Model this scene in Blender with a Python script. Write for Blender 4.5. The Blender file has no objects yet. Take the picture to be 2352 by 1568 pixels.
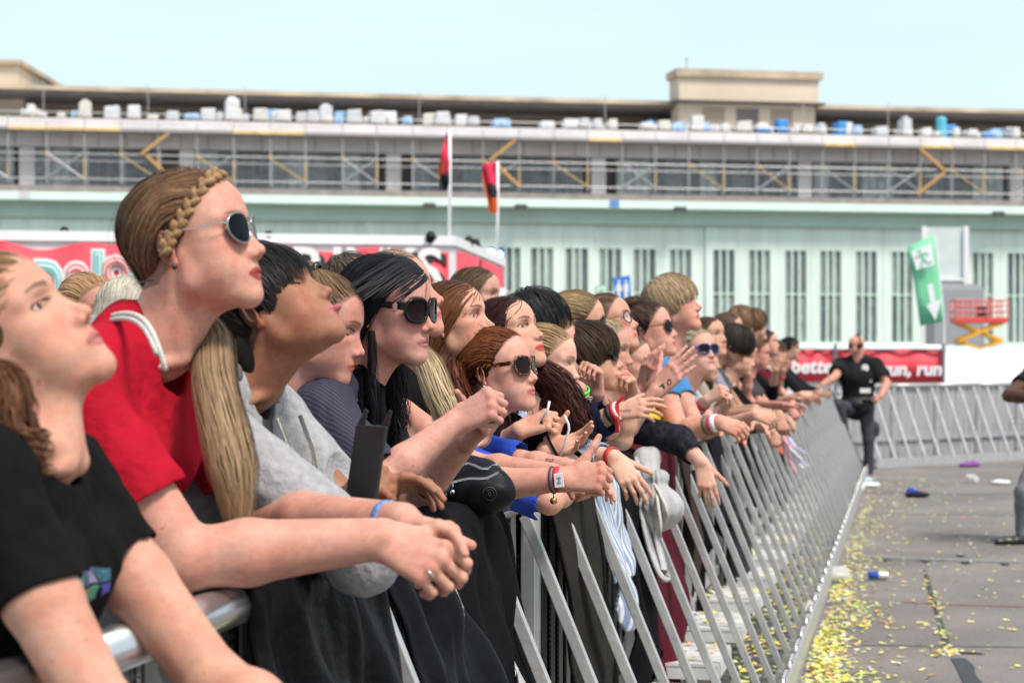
import bpy, math, random
import numpy as np
from mathutils import Vector, Matrix

random.seed(7); RNG = np.random.default_rng(7)
scene = bpy.context.scene
COL = scene.collection

# ------------------------------------------------------------------ camera, sky, sun, exposure
FPX, CX, HY, CAMH = 4500.0, 1176.0, 825.0, 1.49      # focal length and horizon measured on a 2352 px wide view
cam_d = bpy.data.cameras.new("camera"); cam = bpy.data.objects.new("camera", cam_d); COL.objects.link(cam)
cam.location = (0, 0, CAMH); cam.rotation_euler = (math.radians(90), 0, 0)
cam_d.sensor_width = 36.0; cam_d.lens = 36.0 * FPX / 2352.0; cam_d.shift_y = (HY - 784.0) / 2352.0
cam_d.clip_start = 0.05; cam_d.clip_end = 5000
cam_d.dof.use_dof = True; cam_d.dof.focus_distance = 4.6; cam_d.dof.aperture_fstop = 6.2
scene.camera = cam

SUN_EL, SUN_AZ = math.radians(56), math.radians(140)   # azimuth: direction towards the sun, from +Y clockwise
world = bpy.data.worlds.new("World"); scene.world = world; world.use_nodes = True
wn = world.node_tree.nodes; wl = world.node_tree.links
bg = wn["Background"]; sky = wn.new("ShaderNodeTexSky"); sky.sky_type = 'NISHITA'; sky.sun_disc = False
sky.sun_elevation = SUN_EL; sky.sun_rotation = SUN_AZ; sky.air_density = 1.0; sky.dust_density = 2.5; sky.ozone_density = 1.0
# thin high cloud veils the blue
vn = wn.new("ShaderNodeTexNoise"); vn.inputs["Scale"].default_value = 2.2; vn.inputs["Detail"].default_value = 6; vt = wn.new("ShaderNodeTexCoord"); vm = wn.new("ShaderNodeMapping"); vm.inputs["Scale"].default_value = (1, 1, 4)
wl.new(vt.outputs["Generated"], vm.inputs[0]); wl.new(vm.outputs[0], vn.inputs["Vector"])
vr = wn.new("ShaderNodeMapRange"); vr.inputs[1].default_value = .35; vr.inputs[2].default_value = .7; vr.inputs[3].default_value = .42; vr.inputs[4].default_value = .62; wl.new(vn.outputs[0], vr.inputs[0])
vx = wn.new("ShaderNodeMix"); vx.data_type = 'RGBA'; wl.new(vr.outputs[0], vx.inputs[0]); wl.new(sky.outputs[0], vx.inputs[6]); vx.inputs[7].default_value = (6.3, 7.55, 7.9, 1)
wl.new(vx.outputs[2], bg.inputs[0]); bg.inputs[1].default_value = 0.110
sun_d = bpy.data.lights.new("sun", 'SUN'); sun = bpy.data.objects.new("sun", sun_d); COL.objects.link(sun)
sun_d.energy = 2.7; sun_d.angle = math.radians(15); sun_d.color = (1.0, 0.90, 0.80)
_d = Vector((math.sin(SUN_AZ) * math.cos(SUN_EL), math.cos(SUN_AZ) * math.cos(SUN_EL), math.sin(SUN_EL)))
sun.rotation_euler = _d.to_track_quat('Z', 'Y').to_euler()
scene.view_settings.view_transform = 'Standard'; scene.view_settings.look = 'None'
scene.view_settings.exposure = 0.64; scene.view_settings.gamma = 1.0
scene.cycles.max_bounces = 6; scene.cycles.transparent_max_bounces = 12

def PX(px, py, z):
    """the place at depth z seen at (px, py) of the photograph (2352 x 1568 view)"""
    return np.array([(px - CX) / FPX * z, z, CAMH - (py - HY) / FPX * z])
def SC(z): return z / FPX

# ------------------------------------------------------------------ objects
def tag(o, label=None, cat=None, group=None, kind=None):
    if label: o["label"] = label
    if cat: o["category"] = cat
    if group: o["group"] = group
    if kind: o["kind"] = kind
    return o
def empty(name, loc=(0, 0, 0), rz=0.0, label=None, cat=None, group=None):
    o = bpy.data.objects.new(name, None); COL.objects.link(o); o.location = loc; o.rotation_euler = (0, 0, rz)
    o.empty_display_size = .1
    return tag(o, label, cat, group)
def link(name, me, mat=None, parent=None, smooth=False, keep=False):
    """parent: world-placed mesh data goes under the parent unchanged unless keep"""
    o = bpy.data.objects.new(name, me); COL.objects.link(o)
    if mat is not None:
        for m in (mat if isinstance(mat, (list, tuple)) else [mat]): me.materials.append(m)
    if smooth: me.shade_smooth()
    if parent is not None:
        o.parent = parent
        if not keep:
            M = Matrix.LocRotScale(parent.location, parent.rotation_euler, parent.scale)
            if parent.parent is not None:
                pp = parent.parent
                M = Matrix.LocRotScale(pp.location, pp.rotation_euler, pp.scale) @ parent.matrix_parent_inverse @ M
            o.matrix_parent_inverse = M.inverted()
    return o
def np_mesh(name, V, F, cols=None, fmat=None):
    V = np.asarray(V, np.float32); F = np.asarray(F, np.int32)
    me = bpy.data.meshes.new(name); n = F.shape[1] if len(F) else 4
    me.vertices.add(len(V)); me.vertices.foreach_set("co", V.ravel())
    me.loops.add(F.size); me.loops.foreach_set("vertex_index", F.ravel())
    me.polygons.add(len(F)); me.polygons.foreach_set("loop_start", np.arange(0, F.size, n, dtype=np.int32))
    if fmat is not None: me.polygons.foreach_set("material_index", np.asarray(fmat, np.int32))
    if cols is not None:
        a = me.color_attributes.new("Col", 'FLOAT_COLOR', 'POINT')
        c = np.ones((len(V), 4), np.float32); c[:, :3] = cols; a.data.foreach_set("color", c.ravel())
    me.update(calc_edges=True); return me
class MB:
    """collects simple shapes into one mesh"""
    def __init__(s): s.v, s.f, s.m = [], [], []
    def add(s, v, f, m=0):
        n = len(s.v); s.v += [tuple(map(float, p)) for p in v]; s.f += [tuple(i + n for i in q) for q in f]; s.m += [m] * len(f); return s
    def box(s, x0, x1, y0, y1, z0, z1, m=0):
        return s.add([(x0,y0,z0),(x1,y0,z0),(x1,y1,z0),(x0,y1,z0),(x0,y0,z1),(x1,y0,z1),(x1,y1,z1),(x0,y1,z1)],
                     [(0,3,2,1),(4,5,6,7),(0,1,5,4),(1,2,6,5),(2,3,7,6),(3,0,4,7)], m)
    def bar(s, a, b, w, h=None, m=0, up=(0, 0, 1)):
        """rectangular bar from a to b"""
        a = np.array(a, float); b = np.array(b, float); h = h or w; d = b - a; d /= np.linalg.norm(d) + 1e-9
        u = np.cross(d, up)
        if np.linalg.norm(u) < 1e-3: u = np.cross(d, (1, 0, 0))
        u /= np.linalg.norm(u); t = np.cross(u, d)
        q = [u*w/2 + t*h/2, -u*w/2 + t*h/2, -u*w/2 - t*h/2, u*w/2 - t*h/2]
        return s.add([a + k for k in q] + [b + k for k in q], [(0,1,2,3),(7,6,5,4),(0,4,5,1),(1,5,6,2),(2,6,7,3),(3,7,4,0)], m)
    def tube(s, pts, r, n=10, m=0, cap=True):
        pts = [np.array(p, float) for p in pts]; R = r if hasattr(r, '__len__') else [r] * len(pts); V = []; pu = None
        for i, p in enumerate(pts):
            d = pts[min(i+1, len(pts)-1)] - pts[max(i-1, 0)]; d = d / (np.linalg.norm(d) + 1e-9)
            if pu is None:
                pu = np.cross(d, (0, 0, 1))
                if np.linalg.norm(pu) < 1e-3: pu = np.cross(d, (1, 0, 0))
            u = pu - d * np.dot(pu, d); u /= np.linalg.norm(u) + 1e-9; pu = u; t = np.cross(d, u)
            V += [p + R[i] * (u * math.cos(2*math.pi*k/n) + t * math.sin(2*math.pi*k/n)) for k in range(n)]
        F = [(i*n+k, i*n+(k+1) % n, (i+1)*n+(k+1) % n, (i+1)*n+k) for i in range(len(pts)-1) for k in range(n)]
        s.add(V, F, m)
        if cap:
            o = len(s.v) - len(V); s.f += [tuple(o+k for k in range(n))[::-1], tuple(o+(len(pts)-1)*n+k for k in range(n))]; s.m += [m, m]
        return s
    def lathe(s, prof, c=(0, 0, 0), n=16, m=0, ax=None):
        V = []; c = np.array(c, float)
        for r, z in prof:
            for k in range(n):
                a = 2*math.pi*k/n; p = np.array((r*math.cos(a), r*math.sin(a), z))
                V.append(c + (ax @ p if ax is not None else p))
        F = [(i*n+k, i*n+(k+1) % n, (i+1)*n+(k+1) % n, (i+1)*n+k) for i in range(len(prof)-1) for k in range(n)]
        return s.add(V, F, m)
    def poly(s, pts, m=0): return s.add(pts, [tuple(range(len(pts)))], m)
    def prism(s, pts, off, m=0):
        """closed outline pts swept by the vector off"""
        n = len(pts); pts = [np.array(p, float) for p in pts]; off = np.array(off, float)
        return s.add(pts + [p + off for p in pts], [tuple(range(n))[::-1], tuple(range(n, 2*n))] + [(i, (i+1) % n, n+(i+1) % n, n+i) for i in range(n)], m)
    def build(s, name, mat, parent=None, smooth=False, keep=False, bevel=0):
        me = bpy.data.meshes.new(name); me.from_pydata(s.v, [], s.f)
        if max(s.m or [0]) > 0: me.polygons.foreach_set("material_index", s.m)
        me.update(); o = link(name, me, mat, parent, False, keep)
        if smooth: me.shade_auto_smooth(angle=0.7) if hasattr(me, "shade_auto_smooth") else me.shade_smooth()
        if bevel:
            b = o.modifiers.new("bevel", 'BEVEL'); b.width = bevel; b.segments = 2; b.limit_method = 'ANGLE'
        return o
def copy_tree(o, parent=None):
    c = o.copy(); COL.objects.link(c)
    if parent is not None: c.parent = parent
    for ch in list(o.children): copy_tree(ch, c)
    return c

# ------------------------------------------------------------------ materials
_M = {}
def mat(name, col, rough=.6, metal=0.0, noise=0.0, nscale=20.0, bump=0.0, bscale=60.0, spec=None, sss=0.0, alpha=1.0,
        emit=None, stretch=None, coat=0.0, trans=0.0, sheen=0.0):
    if name in _M: return _M[name]
    assert col is not None, name
    m = bpy.data.materials.new(name); m.use_nodes = True; nt = m.node_tree; p = nt.nodes["Principled BSDF"]; _M[name] = m
    p.inputs["Roughness"].default_value = rough; p.inputs["Metallic"].default_value = metal
    if spec is not None: p.inputs["Specular IOR Level"].default_value = spec
    if coat: p.inputs["Coat Weight"].default_value = coat
    if trans: p.inputs["Transmission Weight"].default_value = trans
    if sheen: p.inputs["Sheen Weight"].default_value = sheen
    if sss:
        p.inputs["Subsurface Weight"].default_value = sss; p.inputs["Subsurface Radius"].default_value = (1.0, .35, .2); p.inputs["Subsurface Scale"].default_value = .006
    if alpha < 1: p.inputs["Alpha"].default_value = alpha
    if emit: p.inputs["Emission Color"].default_value = (*emit[0], 1); p.inputs["Emission Strength"].default_value = emit[1]
    tc = nt.nodes.new("ShaderNodeTexCoord"); vec = tc.outputs["Object"]
    if stretch:
        mp = nt.nodes.new("ShaderNodeMapping"); mp.inputs["Scale"].default_value = stretch; nt.links.new(vec, mp.inputs[0]); vec = mp.outputs[0]
    if col == 'Col':
        a = nt.nodes.new("ShaderNodeAttribute"); a.attribute_name = "Col"; csock = a.outputs["Color"]
    else:
        r = nt.nodes.new("ShaderNodeRGB"); r.outputs[0].default_value = (*col, 1); csock = r.outputs[0]
    if noise:
        n = nt.nodes.new("ShaderNodeTexNoise"); n.inputs["Scale"].default_value = nscale; n.inputs["Detail"].default_value = 5; nt.links.new(vec, n.inputs["Vector"])
        mr = nt.nodes.new("ShaderNodeMapRange"); mr.inputs[1].default_value = .3; mr.inputs[2].default_value = .7
        mr.inputs[3].default_value = 1 - noise; mr.inputs[4].default_value = 1 + noise; nt.links.new(n.outputs[0], mr.inputs[0])
        mx = nt.nodes.new("ShaderNodeVectorMath"); mx.operation = 'SCALE'; nt.links.new(csock, mx.inputs[0]); nt.links.new(mr.outputs[0], mx.inputs[3]); csock = mx.outputs[0]
    nt.links.new(csock, p.inputs["Base Color"])
    if bump:
        n2 = nt.nodes.new("ShaderNodeTexNoise"); n2.inputs["Scale"].default_value = bscale; n2.inputs["Detail"].default_value = 4; nt.links.new(vec, n2.inputs["Vector"])
        b = nt.nodes.new("ShaderNodeBump"); b.inputs["Strength"].default_value = min(1, bump); b.inputs["Distance"].default_value = .01 * max(1, bump); nt.links.new(n2.outputs[0], b.inputs["Height"]); nt.links.new(b.outputs[0], p.inputs["Normal"])
    return m
def L(r, g, b):
    """picture colour 0-255 to linear"""
    f = lambda c: (c/255/12.92) if c/255 <= .04045 else ((c/255+.055)/1.055)**2.4
    return (f(r), f(g), f(b))

# ------------------------------------------------------------------ smooth solids: signed distances meshed by surface nets
def nrm(v): v = np.asarray(v, float); return v / (np.linalg.norm(v) + 1e-12)
class Sdf:
    def __init__(s): s.P = []
    def rc(s, a, b, ra, rb=None, k=.01, op=1):
        a = np.array(a, float); b = np.array(b, float); rb = ra if rb is None else rb
        s.P.append(dict(t='rc', op=op, k=k, a=a, b=b, ra=ra, rb=rb, c=(a+b)/2, R=np.linalg.norm(a-b)/2 + max(ra, rb))); return s
    def ell(s, c, r, M=None, k=.01, op=1):
        r = np.array(r if hasattr(r, '__len__') else (r, r, r), float)
        s.P.append(dict(t='el', op=op, k=k, c=np.array(c, float), r=r, M=np.eye(3) if M is None else np.array(M, float), R=r.max())); return s
    def half(s, n, p, k=.004):
        """cut away the side the normal points to"""
        s.P.append(dict(t='hf', op=0, k=k, n=nrm(n), p=np.array(p, float), c=np.array(p, float), R=1e3)); return s
    def fn(s, f, c=None, R=1e3):
        s.P.append(dict(t='fn', op=0, k=0, f=f, c=np.zeros(3) if c is None else np.array(c, float), R=R)); return s
    def put(s, o, M, t, sc=1.0):
        M = np.array(M, float); t = np.array(t, float)
        for q in o.P:
            q = dict(q); q['k'] *= sc; q['R'] *= sc; q['c'] = M @ (q['c'] * sc) + t
            if q['t'] == 'rc':
                q['a'] = M @ (q['a'] * sc) + t; q['b'] = M @ (q['b'] * sc) + t; q['ra'] *= sc; q['rb'] *= sc
            elif q['t'] == 'el': q['r'] = q['r'] * sc; q['M'] = M @ q['M']
            s.P.append(q)
        return s
    def _ev(s, pts, cen, hd):
        """pts (nb, n, 3), block centres cen, half diagonal hd"""
        nb, n, _ = pts.shape; D = np.full((nb, n), .2, np.float32)
        for q in s.P:
            far = np.linalg.norm(cen - q['c'], axis=1)
            idx = np.nonzero(far < q['R'] + q['k'] + hd + .012)[0] if hd < .05 else np.arange(nb)
            if len(idx) == 0: continue
            full = len(idx) == nb; p = pts if full else pts[idx]; d0 = D if full else D[idx]
            if q['t'] == 'rc':
                ab = (q['b'] - q['a']).astype(np.float32); pa = p - q['a'].astype(np.float32); l2 = float(ab @ ab) + 1e-12
                t = np.clip((pa @ ab) / l2, 0, 1); e = pa - t[..., None] * ab
                d = np.sqrt(np.einsum('ijk,ijk->ij', e, e)) - (q['ra'] + t * (q['rb'] - q['ra']))
            elif q['t'] == 'el':
                l = (p - q['c'].astype(np.float32)) @ q['M'].astype(np.float32); r = q['r'].astype(np.float32)
                a = l / r; k0 = np.sqrt(np.einsum('ijk,ijk->ij', a, a)); a = a / r; k1 = np.sqrt(np.einsum('ijk,ijk->ij', a, a))
                d = k0 * (k0 - 1) / (k1 + 1e-9); d = np.where(k0 < .05, -r.min(), d)
            elif q['t'] == 'hf':
                h = (p - q['p'].astype(np.float32)) @ q['n'].astype(np.float32); k = q['k']
                x = np.maximum(k - np.abs(d0 - h), 0) / k; d1 = np.maximum(d0, h) + x * x * k / 4
            else: d1 = d0 + q['f'](p)
            if q['op'] == 1:
                k = q['k']; x = np.maximum(k - np.abs(d0 - d), 0) / k; d1 = np.minimum(d0, d) - x * x * k / 4
            elif q['op'] == -1:
                k = q['k']; x = np.maximum(k - np.abs(d0 + d), 0) / k; d1 = np.maximum(d0, -d) + x * x * k / 4
            if full: D = d1.astype(np.float32)
            else: D[idx] = d1
        return D
    def mesh(s, vox):
        B = 8; lo = np.min([q['c'] - q['R'] for q in s.P if q['op'] == 1], 0) - 3*vox; hi = np.max([q['c'] + q['R'] for q in s.P if q['op'] == 1], 0) + 3*vox
        bs = B * vox; N = np.ceil((hi - lo) / bs).astype(int) + 1
        g = np.stack(np.meshgrid(*[np.arange(n) for n in N], indexing='ij'), -1).reshape(-1, 3)
        cen = (lo + (g + .5) * bs).astype(np.float32); hd = bs * .87
        keep = np.zeros(len(g), bool)
        for i in range(0, len(g), 200000):
            sl = slice(i, i + 200000); d = s._ev(cen[sl][:, None, :], cen[sl], 9)[:, 0]; keep[sl] = np.abs(d) < hd * 1.25 + .006
        g = g[keep]; cen = cen[keep]
        o = np.stack(np.meshgrid(*[np.arange(-1, B + 1)] * 3, indexing='ij'), -1).reshape(-1, 3)
        allid, allv, allq = [], [], []
        dims = (N + 2) * B
        for i in range(0, len(g), 1500):
            gb = g[i:i+1500]; base = gb * B
            pts = (lo + (base[:, None, :] + o[None]) * vox).astype(np.float32)
            D = s._ev(pts, cen[i:i+1500], hd).reshape(-1, B+2, B+2, B+2)
            S = D < 0
            c8 = np.zeros((len(gb), B+1, B+1, B+1), np.int8)
            offs = [(a, b, c) for a in (0, 1) for b in (0, 1) for c in (0, 1)]
            for a, b, c in offs: c8 += S[:, a:a+B+1, b:b+B+1, c:c+B+1]
            m = np.nonzero((c8 > 0) & (c8 < 8))
            if len(m[0]) == 0: continue
            vals = np.stack([D[m[0], m[1]+a, m[2]+b, m[3]+c] for a, b, c in offs], 1)
            acc = np.zeros((len(m[0]), 3)); cnt = np.zeros(len(m[0])); O = np.array(offs, float)
            for e in range(8):
                for ax, bit in ((0, 4), (1, 2), (2, 1)):
                    if e & bit: continue
                    f = e | bit; va, vb = vals[:, e], vals[:, f]; x = (va < 0) != (vb < 0)
                    t = np.where(x, va / np.where(x, va - vb, 1), 0)
                    acc += np.where(x[:, None], O[e] + t[:, None] * (O[f] - O[e]), 0); cnt += x
            cell = base[m[0]] + np.stack(m[1:], 1) - 1
            V = lo + (cell + acc / cnt[:, None]) * vox
            cid = lambda c: ((c[:, 0] + 1) * (dims[1] + 2) + c[:, 1] + 1) * (dims[2] + 2) + c[:, 2] + 1
            allid.append(cid(cell)); allv.append(V)
            for ax in range(3):
                sl0 = [slice(None)] + [slice(1, B+1)] * 3; sl1 = list(sl0); sl1[ax+1] = slice(2, B+2)
                A, Bq = S[tuple(sl0)], S[tuple(sl1)]; x = np.nonzero(A != Bq)
                if len(x[0]) == 0: continue
                sm = base[x[0]] + np.stack(x[1:], 1); u, v = [(1, 2), (2, 0), (0, 1)][ax]
                eu = np.zeros(3, int); eu[u] = 1; ev = np.zeros(3, int); ev[v] = 1
                q = np.stack([cid(sm - eu - ev), cid(sm - ev), cid(sm), cid(sm - eu)], 1)
                fl = ~A[x]; q[fl] = q[fl][:, ::-1]; allq.append(q)
        if not allid: return np.zeros((0, 3)), np.zeros((0, 4), int)
        ids = np.concatenate(allid); V = np.concatenate(allv); Q = np.concatenate(allq)
        uid, first = np.unique(ids, return_index=True); V = V[first]
        qi = np.searchsorted(uid, Q); qi = np.clip(qi, 0, len(uid)-1); ok = (uid[qi] == Q).all(1)
        return V, qi[ok]
def biggest(V, Q):
    lab = np.arange(len(V))
    while True:
        m = lab[Q].min(1); new = lab.copy()
        for k in range(4): np.minimum.at(new, Q[:, k], m)
        new = new[new]
        if (new == lab).all(): break
        lab = new
    u, c = np.unique(lab, return_counts=True); keep = lab == u[np.argmax(c)]; idx = np.cumsum(keep) - 1; Q = Q[keep[Q[:, 0]]]
    return V[keep], idx[Q]
def smooth_mesh(V, Q, it=1, lam=.5):
    for _ in range(it):
        acc = np.zeros_like(V); cnt = np.zeros(len(V))
        for a, b in ((0, 1), (1, 2), (2, 3), (3, 0)):
            np.add.at(acc, Q[:, a], V[Q[:, b]]); np.add.at(acc, Q[:, b], V[Q[:, a]]); np.add.at(cnt, Q[:, a], 1); np.add.at(cnt, Q[:, b], 1)
        V = V + lam * (acc / np.maximum(cnt, 1)[:, None] - V)
    return V
def vnoise(p, seed=0):
    """cheap smooth pseudo noise from sines, about -1..1"""
    r = np.random.default_rng(seed); o = 0
    for i in range(4):
        w = r.normal(size=3); w /= np.linalg.norm(w); o = o + np.sin((p @ w.astype(np.float32)) * (1 + .7 * i) + r.uniform(0, 6)) / (1 + .5 * i)
    return o / 2.0
# ------------------------------------------------------------------ people: heads, hands, hair, clothes
def rotz(a): c, s = math.cos(a), math.sin(a); return np.array([[c, -s, 0], [s, c, 0], [0, 0, 1.0]])
def roty(a): c, s = math.cos(a), math.sin(a); return np.array([[c, 0, s], [0, 1, 0], [-s, 0, c]])
def rotx(a): c, s = math.cos(a), math.sin(a); return np.array([[1, 0, 0], [0, c, -s], [0, s, c]])
def rad(d): return math.radians(d)
def head_R(yaw, pitch, roll=0):
    """yaw 0 looks towards +X, negative turns to the camera; pitch up positive; roll positive tips the crown to the camera"""
    return rotz(rad(yaw)) @ roty(rad(-pitch)) @ rotx(rad(roll))

def head_sdf(male=False, eyes=True, nose=1.0, jaw=1.0, mouth='closed', ears=True, cheek=1.0, chin=0.0, brow=1.0, eyeh=1.0, noseup=0.0):
    S = Sdf()
    S.ell((0, 0, .028), (.097, .074, .081), k=.01)
    S.ell((.047, 0, .034), (.05, .060, .054), k=.03)
    S.ell((.048, 0, -.035), (.047, .054, .070), k=.03)
    S.ell((.062, 0, -.062), (.036, .036, .038), k=.02)
    S.ell((.045, 0, -.086), (.046, .038 * jaw, .024), k=.025)
    for y in (1, -1):
        S.rc((.016, y*.047*jaw, -.068), (.080, y*.013, -.104), .016, .013, k=.025)
        S.rc((.008, y*.052*jaw, -.03), (.016, y*.047*jaw, -.068), .016, .016, k=.025)
        S.ell((.057, y*.044, -.024), (.027, .019, .018), k=.02)
        S.ell((.055, y*.036*cheek, -.056), (.030, .025, .030), k=.02)
        S.rc((.090, y*.009, .019), (.073, y*.046, .018), .010*brow, .009, k=.016)
    S.ell((.085 + chin, 0, -.105), (.0155, .018, .0145), k=.018)
    if male: S.ell((.086, 0, -.106), (.017, .022, .016), k=.014)
    for y in (1, -1):
        S.ell((.099, y*.0315, .000), (.0165, .0175, .0115), k=.014, op=-1)
        S.ell((.0735, y*.031, .000), .0140, k=.003)
        if eyes:
            S.ell((.0885, y*.0315, -.0003), (.0105, .0140, .0060*eyeh), k=.0010, op=-1)
            S.rc((.0855, y*.021, .0052*eyeh), (.0815, y*.0415, .0058*eyeh), .0022, .0024, k=.003)
    n = nose
    S.rc((.0905, 0, .004), (.094 + .0185*n, 0, -.037 + noseup), .0062, .0078, k=.011)
    S.ell((.0955 + .0185*n, 0, -.0405 + noseup), (.0098, .0098, .0085), k=.006)
    for y in (1, -1):
        S.rc((.084, y*.009, -.004), (.097, y*.011, -.040), .0075, .007, k=.013)
        S.ell((.089 + .0155*n, y*.0118, -.0455), (.0100, .0062, .0068), k=.005)
        S.ell((.091 + .0165*n, y*.0062, -.0535), (.0048, .0030, .0026), k=.002, op=-1)
    S.ell((.083, 0, -.070), (.0215, .026, .022), k=.016)
    oz = -.006 if mouth == 'open' else 0
    for y in (1, -1):
        S.ell((.0985, y*.0058, -.0682), (.0088, .0098, .0050), k=.004)
        S.rc((.0990, y*.009, -.0690), (.0855, y*.0255, -.0738), .0044, .0018, k=.005)
        S.rc((.0965, y*.008, -.0795 + oz), (.0855, y*.0255, -.0745), .0050, .0018, k=.005)
    S.ell((.0970, 0, -.0795 + oz), (.0088, .0130, .0058), k=.004)
    for y in (1, -1):
        S.rc((.1085, 0, -.0737 + oz/2), (.0895, y*.0265, -.0748), .0016 if mouth != 'open' else .0036, .0010, k=.0025, op=-1)
    S.rc((.1085, 0, -.055), (.1085, 0, -.063), .0022, .0024, k=.004, op=-1)
    if mouth == 'tongue': S.ell((.108, 0, -.0745), (.013, .0105, .0065), k=.002)
    if ears:
        for y in (1, -1):
            E = rotz(y*rad(27)) @ roty(rad(-14))
            S.ell((-.006, y*.0770, -.012), (.0175, .0058, .0300), E, k=.004)
            S.ell((-.003, y*.0815, -.008), (.0105, .0045, .0195), E, k=.003, op=-1)
            S.ell((.002, y*.0765, -.036), (.0085, .0050, .0090), E, k=.004)
            S.rc((.004, y*.0765, -.006), (.0005, y*.0775, -.020), .0030, .0042, k=.004)
            S.ell((.0015, y*.0805, -.0155), (.0045, .004, .006), k=.002, op=-1)
            S.rc((-.009, y*.0785, .006), (-.010, y*.0790, -.022), .0026, .0022, k=.003)
    return S

def ss(x, a, b): t = np.clip((x - a) / (b - a + 1e-12), 0, 1); return t * t * (3 - 2*t)
def face_paint(l, C, skin, lip, brow, blush=.5, browdark=.8, lash=1.0, stubble=0.0, eyeh=1.0):
    x, y, z = l[:, 0], l[:, 1], l[:, 2]; ay = np.abs(y)
    near = (np.linalg.norm(l - np.array([.02, 0, 0]), axis=1) < .16)
    red = np.array(skin) * np.array((1.05, .74, .70))
    def mix(w, col):
        w = (w * near)[:, None]; C[:] = C * (1 - w) + np.asarray(col) * w
    mix(blush * .8 * np.exp(-(((x-.075)/.03)**2 + ((ay-.045)/.022)**2 + ((z+.032)/.022)**2)), red)
    mix(blush * .6 * np.exp(-(((x-.115)/.014)**2 + (ay/.013)**2 + ((z+.042)/.014)**2)), red)
    mix(.55 * ss(ay, .066, .076) * (x < .02) * (np.abs(z+.012) < .04), red)
    if stubble:
        mix(stubble * ss(-z, .045, .065) * ss(x, .0, .03) , np.array(skin) * .62)
    if not stubble:
        w = ss(hairline(z, ay) - x, -.001, .007) * (z > -.06); mix(.75 * w, brow)
    # lips
    zc = -.0738 - .0008
    q = np.clip(ay / .0262, 0, 1); top = -.0634 - .0098 * q**2.2 - .0012 * np.exp(-(ay / .003)**2); bot = -.0860 + .0112 * q**2.4
    mix(.95 * ss(top - z, -.0010, .0012) * ss(z - bot, -.0010, .0014) * ss(x, .080, .086) * (1 - ss(ay, .0225, .0262)), lip)
    gl = np.exp(-((z - zc) / .0012)**2) * (1 - ss(ay, .022, .026)) * ss(x, .083, .088)
    mix(.55 * gl, np.array(lip) * .35)
    # brows
    t = np.clip((ay - .012) / .036, 0, 1); bz = .0185 + .0065 * np.sin(t * 2.1) - .003 * t; th = .0042 * (1 - .6 * t)
    w = np.exp(-((z - bz) / th)**4) * ss(ay, .009, .014) * (1 - ss(ay, .046, .051)) * (x > .045)
    mix(browdark * w, brow)
    # lashes round the opening
    ex, ez = (ay - .0315) / .0152, (z - .0003) / (.0062 * eyeh + .0008); rr = np.sqrt(ex**2 + ez**2)
    w = np.exp(-((rr - 1.05) / .22)**2) * (x > .07) * np.where(z > 0, 1.0, .45)
    mix(.85 * lash * w, (.03, .02, .018))
    # nostrils painted dark for the shade inside; ear hollow redder and a little darker
    mix(.7 * np.exp(-(((ay-.0062)/.0035)**2 + ((z+.0530)/.0028)**2)) * (x > .1), np.array(skin) * .3)
    mix(.35 * np.exp(-(((x-.0015)/.006)**2 + ((z+.013)/.010)**2)) * (ay > .070), red * .8)
    return C

HAND = dict(index=((.090, .026, .000), (.042, .025, .021), .0092), middle=((.094, .006, .002), (.046, .029, .022), .0094),
            ring=((.088, -.0135, .000), (.042, .027, .021), .0090), pinky=((.079, -.031, -.004), (.033, .020, .018), .0080))
POSES = {  # (mcp, pip, dip) per finger, spread, thumb (flex, oppose)
    'relaxed': ((25, 30, 15), (32, 36, 18), (38, 40, 20), (42, 42, 20), 6, (10, 30)),
    'fist': ((75, 95, 50), (80, 100, 55), (82, 100, 55), (84, 98, 50), 2, (35, 60)),
    'loosefist': ((50, 75, 35), (58, 80, 40), (62, 82, 40), (62, 80, 40), 3, (30, 55)),
    'flat': ((6, 8, 4), (4, 8, 4), (6, 8, 5), (8, 10, 6), 6, (0, 10)),
    'spread': ((2, 6, 4), (0, 6, 4), (2, 6, 5), (4, 8, 6), 16, (-10, 5)),
    'droop': ((45, 25, 12), (52, 28, 14), (56, 32, 16), (58, 36, 18), 5, (15, 25)),
    'clasp': ((55, 45, 25), (60, 48, 26), (62, 50, 26), (60, 46, 26), 9, (25, 35)),
    'pinch': ((48, 52, 25), (55, 62, 30), (64, 70, 35), (68, 72, 35), 4, (24, 50)),
    'thumbup': ((72, 92, 50), (78, 98, 55), (80, 98, 55), (82, 95, 50), 2, (-25, -25)),
    'hang': ((15, 18, 8), (20, 22, 10), (26, 26, 12), (32, 30, 14), 7, (5, 20)),
}
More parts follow.
